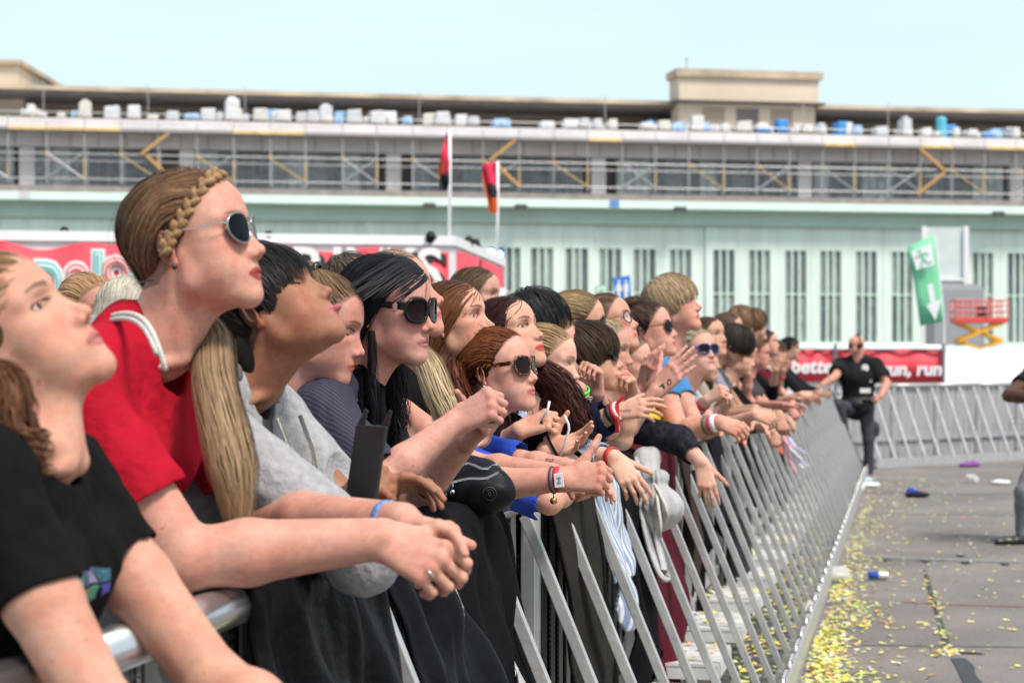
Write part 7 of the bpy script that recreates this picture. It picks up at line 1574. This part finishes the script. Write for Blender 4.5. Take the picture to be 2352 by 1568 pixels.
def drinks_stand():
    A = PX(1040, 545, 24.0); B_ = PX(40, 533, 23.0); C_ = PX(1155, 597, 29.4); A[2] = B_[2] = C_[2] = 0; zt = 3.0
    o = empty('drinks_stand', tuple((A + B_) / 2), 0, 'white drinks stand with red banners behind the crowd', 'stall')
    fd = nrm(B_ - A); sd = nrm(C_ - A); D_ = B_ + (C_ - A)
    B2 = A + fd * 9.0; D2 = B2 + (C_ - A)
    MB().prism([A, C_, D2, B2], (0, 0, zt - .12)).build('stall_body', WHITE, o)
    MB().prism([p + np.array((0, 0, zt - .118)) for p in (A - fd*.04 - sd*.05, C_ + sd*.03 - fd*.04, D2, B2 - sd*.05)], (0, 0, .118)).build('roof_edge', WHITE, o)
    fn = -sd; fn = nrm(np.cross(fd, (0, 0, 1))); fn = fn if fn[1] < 0 else -fn
    k = .05
    f1 = wavy(A + fd*.06 + fn*k, A + fd*2.55 + fn*k, zt - .20, 1.2, 1, REDB, 'banner', o, wav=.05); f2 = wavy(A + fd*2.75 + fn*k, A + fd*5.4 + fn*k, zt - .16, 1.2, 3, REDB, 'banner', o, wav=.07)
    r = -fd; w = lambda px: (A + fd * ((CX + FPX * A[0] / A[1] - px) / FPX * 23.8))
    for ch_, px in (('D', 640), ('R', 704), ('I', 770), ('N', 838), ('K', 912), ('S', 982)):
        p = w(px) + fn*(k + .05) + np.array((0, 0, 2.55)); letter(ch_, p + r*.07 + np.array((0, 0, -.06)) - fn*.02, r, (0, 0, 1), .74, BSH, f1, depth=.012, bold=.02); letter(ch_, p, r, (0, 0, 1), .74, WLET, f1, depth=.012, bold=.012)
    for ch_, px, m, dz, ys in (('p', 128, TEAL, .02, 1.45), ('a', 193, REDL, -.0, 1.4), ('l', 236, TEAL, .06, 1.0), ('o', 276, REDL, .12, 1.1), ('o', 330, TEAL, 0, 1), ('z', 380, REDL, 0, 1), ('a', 430, TEAL, 0, 1)):
        p = w(px) + fn*(k + .05) + np.array((0, 0, 2.44 + dz)); s_ = .62
        letter(ch_, p - fn*.016, r, (0, 0, 1), s_, WLET, f2, depth=.012, bold=.055, ys=ys); letter(ch_, p, r, (0, 0, 1), s_, m, f2, depth=.012, bold=.026, ys=ys); letter(ch_, p + fn*.016, r, (0, 0, 1), s_, WLET, f2, depth=.012, bold=.006, ys=ys); letter(ch_, p + fn*.03, r, (0, 0, 1), s_, m, f2, depth=.012, bold=-.012, ys=ys)
    sn = nrm(np.cross(sd, (0, 0, 1))); sn = sn if sn[0] > 0 else -sn; Ls = np.linalg.norm(C_ - A)
    for i, (a, b) in enumerate(((.06, .44), (.47, .69), (.71, .985))):
        f = wavy(A + sd*Ls*a + sn*.03, A + sd*Ls*b + sn*.03, zt - .16, 1.0, 7 + i, REDB, 'banner', o, n=10, wav=.02)
        t = ('DRINKS', '&', 'DRINKS')[i]; letter(t, A + sd*Ls*(a + b)/2 + sn*.06 + np.array((0, 0, 2.35)), sd, (0, 0, 1), (.62, .5, .45)[i], WLET, f, depth=.01, bold=.014)
    # floodlights standing on the roof
    for i, (px, py, z_, lab) in enumerate(((148, 536, 23.2, 'black floodlight on the stand roof near its left end'), (616, 545, 23.6, 'black floodlight on the stand roof beside the aviator sunglasses'), (988, 546, 23.9, 'black floodlight on the stand roof near the front corner'), (1076, 556, 25.5, 'first black floodlight along the side of the stand roof'), (1092, 562, 26.4, 'second black floodlight along the side of the stand roof'), (1128, 580, 28.2, 'floodlight with blue light on the side of the stand roof'), (1146, 584, 29.0, 'last floodlight with blue light at the rear corner of the stand roof'))):
        c = PX(px, py, z_); t = empty('floodlight', (c[0], c[1], zt), 0, lab, 'floodlight', 'floodlights on the stand roof'); tilt = np.stack([nrm((1, .2, 0)), (0, 0, 1), nrm((-.2, 1, 0))], 1)
        MB().lathe([(.001, -.075), (.05, -.075), (.062, .0), (.072, .075), (.066, .08), (.001, .06)], c, 14, ax=tilt @ rotx(.5)).build('lamp_housing', BLACKP, t, True); MB().bar((c[0] - .075, c[1], zt), (c[0] - .075, c[1], c[2]), .015).bar((c[0] + .075, c[1], zt), (c[0] + .075, c[1], c[2]), .015).build('yoke', BLACKP, t)
        if i > 4: MB().lathe([(.001, 0), (.062, 0), (.062, .01), (.001, .012)], c + np.array((0, -.085, -.01)), 14, ax=rotx(math.pi/2)).build('lamp_glass', mat('lit blue lamp', (.1, .2, .9), emit=((.25, .4, 1.0), 6)), t)
drinks_stand()
def flag(label, z, px, ytop, ybot, pts, bands, seed):
    """banner flag on a white pole; pts: outline columns (px, top, bottom) from the pole outwards; bands: colour by share of height"""
    b = PX(px, ybot, z); t = PX(px, ytop, z); o = empty('flag', tuple(b), 0, label, 'flag', 'festival flags'); MB().tube([b, t], .022, 8).build('pole', mat('white pole', (.72, .72, .74), rough=.4), o, True)
    nc, nr = len(pts), 24; V, F, mi = [], [], []
    for i, (x, a, c) in enumerate(pts):
        for j in range(nr + 1): q = PX(x, a + (c - a) * j / nr, z + .10 * math.sin(i * 1.6 + j * .25)); V.append(q)
    for i in range(nc - 1):
        for j in range(nr): F.append((i*(nr+1)+j, i*(nr+1)+j+1, (i+1)*(nr+1)+j+1, (i+1)*(nr+1)+j)); mi.append(bands((i + .5) / (nc - 1), (j + .5) / nr))
    f = link('flag_cloth', np_mesh('flag_cloth', V, F, None, mi), [mat('flag red', (.62, .02, .075), rough=.7), mat('flag black', (.015, .015, .022), rough=.7), mat('flag orange', (.75, .12, .01), rough=.7)], o); md = f.modifiers.new('t', 'SOLIDIFY'); md.thickness = .006
flag('tall red and black flag with orange flash on the left white pole', 24.6, 1033, 298, 552, [(1032, 300, 424), (1026, 308, 436), (1019, 330, 438), (1013, 352, 437), (1008, 384, 434)], lambda u, v: 1 if v > .52 + .25 * (1 - u) else (2 if u > .45 and v > .18 + (1 - u) * .3 else 0), 1)
flag('red flag with black diamond and orange tail on the right white pole', 28.8, 1143, 370, 592, [(1142, 372, 488), (1133, 373, 489), (1124, 374, 487), (1115, 375, 440), (1107, 377, 405)], lambda u, v: 2 if v > .72 else (1 if v > .42 and abs(v - .58) < .16 - .22 * abs(u - .35) else 0), 2)
def signs():
    BL = mat('blue sign', (.03, .19, .60), rough=.5); GR = mat('green sign', (.17, .56, .33), rough=.6); WS = mat('sign white', (.72, .74, .76), rough=.5)
    z = 30; o = empty('toilet_sign', tuple(PX(1432, 900, z)), 0, 'blue toilet sign with white man and woman figures above the crowd', 'sign'); S = lambda x, y, d=0: PX(x, y, z - d)
    MB().prism([S(1408, 638), S(1447, 632), S(1450, 688), S(1414, 692)], (0, .06, 0)).build('sign_board', BL, o); MB().tube([PX(1432, 690, z + .1), PX(1434, 1049, z + .1) * (1, 1, 0)], .03, 8).build('pole', WS, o)
    for cx, sk in ((1421.5, True), (1438, False)):
        mb = MB(); mb.prism([S(cx + 3.2*math.cos(a), 646.5 + 3.2*math.sin(a), .01) for a in np.linspace(0, 6.283, 11)[:-1]], (0, .008, 0))
        body = [(-4, 651), (4, 651), (8, 668), (3.5, 668), (3, 683), (-3, 683), (-3.5, 668), (-8, 668)] if sk else [(-5, 651), (5, 651), (6, 668), (4, 668), (3.5, 684), (-3.5, 684), (-4, 668), (-6, 668)]
        mb.prism([S(cx + a, b, .01) for a, b in body], (0, .008, 0)); mb.build('pictogram', WS, o)
    z2 = 31; o = empty('escape_sign', tuple(PX(1383, 900, z2)), 0, 'small green and white escape sign left of the blue toilet sign', 'sign'); S = lambda x, y, d=0: PX(x, y, z2 - d)  # green escape sign on its own pole
    MB().prism([S(1366, 658), S(1393, 653), S(1396, 700), S(1370, 702)], (0, .05, 0)).build('sign_board', GR, o); bd = MB().prism([S(1369, 661, .01), S(1391, 657, .01), S(1393, 678, .01), S(1371, 682, .01)], (0, .008, 0)).build('sign_panel', WS, o); MB().tube([PX(1383, 700, z2 + .1), PX(1384, 700, z2 + .1) * (1, 1, 0)], .03, 8).build('pole', WS, o)
    mb = MB(); mb.prism([S(1384, 661, .03), S(1387, 664, .03), S(1378, 676, .03), S(1375, 674, .03)], (0, .008, 0)); mb.prism([S(1377, 666, .032), S(1379, 664, .032), S(1388, 675, .032), S(1385, 677, .032)], (0, .008, 0)); mb.build('pictogram', GR, o)
    z3 = 40; o = empty('exit_flag', tuple(PX(2168, 1000, z3)), 0, 'green emergency exit beach flag with running figure and white down arrow', 'flag'); S = lambda x, y, d=0: PX(x, y, z3 - d)
    L_ = [(2084, 568), (2092, 605), (2100, 650), (2107, 700), (2113, 748)]; R_ = [(2144, 538), (2150, 590), (2157, 640), (2163, 690), (2167, 738)]
    V = []; F = []
    for i, (a, b) in enumerate(zip(L_, R_)):
        for k in range(5): t = k / 4; V.append(S(a[0] + (b[0]-a[0])*t, a[1] + (b[1]-a[1])*t, .06 * math.sin(i*1.3 + t*3)))
    for i in range(4):
        for k in range(4): F.append((i*5+k, (i+1)*5+k, (i+1)*5+k+1, i*5+k+1))
    f = link('flag_cloth', np_mesh('flag_cloth', V, F), GR, o, True); md = f.modifiers.new('t', 'SOLIDIFY'); md.thickness = .01
    MB().tube([PX(2146, 540, z3 + .12), PX(2158, 640, z3 + .12), PX(2168, 740, z3 + .12), PX(2170, 990, z3 + .12) * (1, 1, 0)], .025, 8).build('pole', WS, o)
    MB().prism([S(2093, 578, .15), S(2139, 559, .15), S(2147, 607, .15), S(2105, 620, .15)], (0, .01, 0)).build('sign_panel', WS, o)
    mb = MB(); Q = lambda pts: mb.prism([S(x, y, .17) for x, y in pts], (0, .01, 0))
    mb.prism([S(2112 + 3.4*math.cos(a), 576 + 3.4*math.sin(a), .17) for a in np.linspace(0, 6.283, 9)[:-1]], (0, .01, 0))
    for a, b, w in (((2115, 581), (2124, 597), 5), ((2116, 583), (2108, 590), 2.4), ((2108, 590), (2103, 588), 2.4), ((2118, 582), (2128, 580), 2.4), ((2128, 580), (2132, 586), 2.4), ((2123, 596), (2131, 603), 3), ((2131, 603), (2141, 599), 2.6), ((2122, 596), (2116, 604), 3), ((2116, 604), (2117, 613), 2.6)):
        d = nrm(np.array(b, float) - a); n = np.array((-d[1], d[0])) * w / 2; Q([tuple(np.array(a) + n), tuple(np.array(b) + n), tuple(np.array(b) - n), tuple(np.array(a) - n)])
    mb.build('pictogram', mat('green sign', None), o)
    MB().prism([S(x, y, .15) for x, y in ((2130, 654), (2143, 650), (2149, 692), (2161, 688), (2149, 736), (2128, 700), (2138, 697))], (0, .01, 0)).build('arrow', WS, o)
signs()
def hoarding():
    z = 33; m = z / FPX; zt = CAMH + (HY - 790) * m
    o = empty('banner_fence', tuple(PX(2000, 900, z) * (1, 1, 0)), 0, 'white sheeted fence carrying the red slogan banner behind the security man', 'fence')
    P = lambda x, y, d=0: PX(x, y, z - d)
    MB().box(P(1700, 0)[0], P(2166, 0)[0], z, z + .1, 0, zt - .05).build('sheet', WHITE, o)
    S = Sdf()
    for i in range(6): S.rc(P(1820 + i*58, 798), P(1878 + i*58, 796 + (i % 2) * 4), .06, .06, k=.05)
    V, Q = S.mesh(.03); link('rolled_top', np_mesh('rolled_top', V, Q), WHITE, o, True)
    b1 = wavy(P(1790, 0, .06) * (1, 1, 0), P(1913, 0, .06) * (1, 1, 0), CAMH + (HY - 804) * m, CAMH + (HY - 876) * m, 3, REDB, 'banner', o, wav=.02); b2 = wavy(P(1925, 0, .06) * (1, 1, 0), P(2165, 0, .06) * (1, 1, 0), CAMH + (HY - 804) * m, CAMH + (HY - 878) * m, 4, REDB, 'banner', o, wav=.02)
    letter('better', P(1872, 842, .12), (1, 0, 0), (0, 0, 1), .33, WLET, b1, depth=.008, shear=.15, bold=.012); letter('run, run, run', P(2163, 848, .12), (1, 0, 0), (0, 0, 1), .31, WLET, b2, depth=.008, shear=.15, bold=.012, align='RIGHT')
    for x in (1919, 2167): MB().tube([P(x, 790, .1), P(x, 0, .1) * (1, 1, 0)], .03, 8).build('post', mat('fence post', (.22, .23, .26), rough=.4, metal=.5), o)
    MB().tube([P(1800, 801, .1), P(2167, 801, .1)], .02, 6).build('top_tube', mat('fence post', None), o)
    o = empty('white_tent', tuple(PX(2300, 900, 36) * (1, 1, 0)), 0, 'white tarpaulin shelter with creased slope right of the red banner', 'tent'); zz = 36
    V = []; F = []; n = 24
    for i in range(n + 1):
        x = 2166 + 400 * i / n
        for j, (y, d) in enumerate(((796, 2.0), (830, 1.0), (868, .2), (888, 0))): q = PX(x, y, zz + d); q[2] += .03 * math.sin(i * .9 + j) + .02*math.sin(i*2.3); V.append(q)
        V.append(PX(x, 888, zz) * (1, 1, 0))
    for i in range(n):
        for j in range(4): F.append((i*5+j, i*5+j+1, (i+1)*5+j+1, (i+1)*5+j))
    t = link('tarpaulin', np_mesh('tarpaulin', V, F), WHITE, o, False); md = t.modifiers.new('t', 'SOLIDIFY'); md.thickness = .02
    # plastic-sheeted frame and grey hut before the doors
    o = empty('sheeted_frame', tuple(PX(2170, 830, 112) * (1, 1, 0)), 0, 'tall white-edged frame covered in translucent sheet against the hangar doors', 'frame'); z = 112; P = lambda x, y, d=0: PX(x, y, z - d)
    MB().box(P(2121, 0)[0], P(2221, 0)[0], z, z + .1, 0, P(0, 522)[2]).build('plastic_sheet', mat('milky plastic', (.55, .62, .62), rough=.3, noise=.15, nscale=.6), o)
    for x in (2121, 2217): MB().box(P(x, 0)[0] - .12, P(x, 0)[0] + .16, z - .2, z - .005, 0, P(0, 522)[2] + .05).build('edge_post', WLET, o)
    MB().box(P(2121, 0)[0], P(2217, 0)[0], z - .19, z - .006, P(0, 645)[2], P(0, 640)[2]).build('edge_beam', WLET, o)
    o = empty('grey_cabin', tuple(PX(2205, 830, 105) * (1, 1, 0)), 0, 'pale grey rounded cabin wall beside the scissor lift', 'cabin'); z = 105
    pts = [(2148, 652), (2240, 652), (2252, 655), (2260, 664), (2262, 676)]; MB().prism([PX(x, y, z) for x, y in pts] + [PX(2262, 800, z) * (1, 1, 0), PX(2148, 800, z) * (1, 1, 0)], (0, 2.5, 0)).build('cabin_wall', mat('cabin grey', (.36, .38, .40), rough=.6, noise=.05), o); mb = MB()
    for x in range(2156, 2256, 9): a, b = PX(x, 664, z), PX(x, 790, z); mb.box(a[0] - .03, a[0] + .03, z - .04, z - .004, b[2], a[2])
    mb.build('wall_rib', mat('cabin rib', (.30, .32, .34), rough=.6), o)
hoarding()
def lift():
    z = 90; P = lambda x, y, d=0: PX(x, y, z + d); o = empty('scissor_lift', tuple(P(2247, 860) * (1, 1, 0)), 0, 'red and yellow scissor lift raised above the white tarpaulin', 'lift'); RD = mat('lift red', (.66, .07, .06), rough=.4); YL = mat('lift yellow', (.75, .38, .01), rough=.4); DK = mat('lift dark', (.05, .05, .055), rough=.5)
    x0, x1 = P(2188, 0)[0], P(2308, 0)[0]; zf, zt = P(0, 742)[2], P(0, 690)[2]
    MB().box(x0, x1, z - .6, z + .6, zf, zf + .26).build('platform', RD, o, bevel=.03)
    mb = MB()
    for d in (-.6, .6):
        for h in (.5, .75, 1.0): mb.tube([(x0, z + d, zf + (zt - zf) * h), (x1, z + d, zf + (zt - zf) * h)], .035, 6)
        for x in np.linspace(x0, x1, 6): mb.tube([(x, z + d, zf + .2), (x, z + d, zt)], .035, 6)
    for x in (x0, x1):
        for h in (.5, 1.0): mb.tube([(x, z - .6, zf + (zt-zf)*h), (x, z + .6, zf + (zt-zf)*h)], .035, 6)
    mb.build('guard_rail', RD, o); MB().box(x0 + 1.1, x0 + 1.5, z - .2, z + .2, zf + .27, zf + .8).build('control_box', DK, o)
    n = 3; zb = .75; hs = (zf - zb) / n
    for i in range(n):
        a, b = zb + hs * i, zb + hs * (i + 1); xa, xb = x0 + .2, x1 - .2
        for d in (-.45, .45): MB().bar((xa, z + d, a), (xb, z + d, b), .14, .14, up=(0, 1, 0)).build('scissor_arm', YL, o); MB().bar((xa, z + d*.8, b), (xb, z + d*.8, a), .14, .14, up=(0, 1, 0)).build('scissor_arm', YL, o)
    MB().box(x0, x1, z - .55, z + .55, .35, .74).build('chassis', YL, o, bevel=.03)
    for x in (x0 + .35, x1 - .35): MB().lathe([(.001, -.12), (.34, -.12), (.34, .12), (.001, .12)], (x, z - .55, .345), 16, ax=rotx(math.pi/2)).build('wheel', DK, o)
lift()
# ------------------------------------------------------------------ put the people in
import time as _t
_t0 = _t.time()
a_ = girl_black_tee(); b_ = woman_red_tee(); bag_cord(b_); man_hoodie(); girl_bowed(); woman_black_hair(); woman_sleeveless()
print('near people', _t.time() - _t0)
others(); guards()
print('all people', _t.time() - _t0)
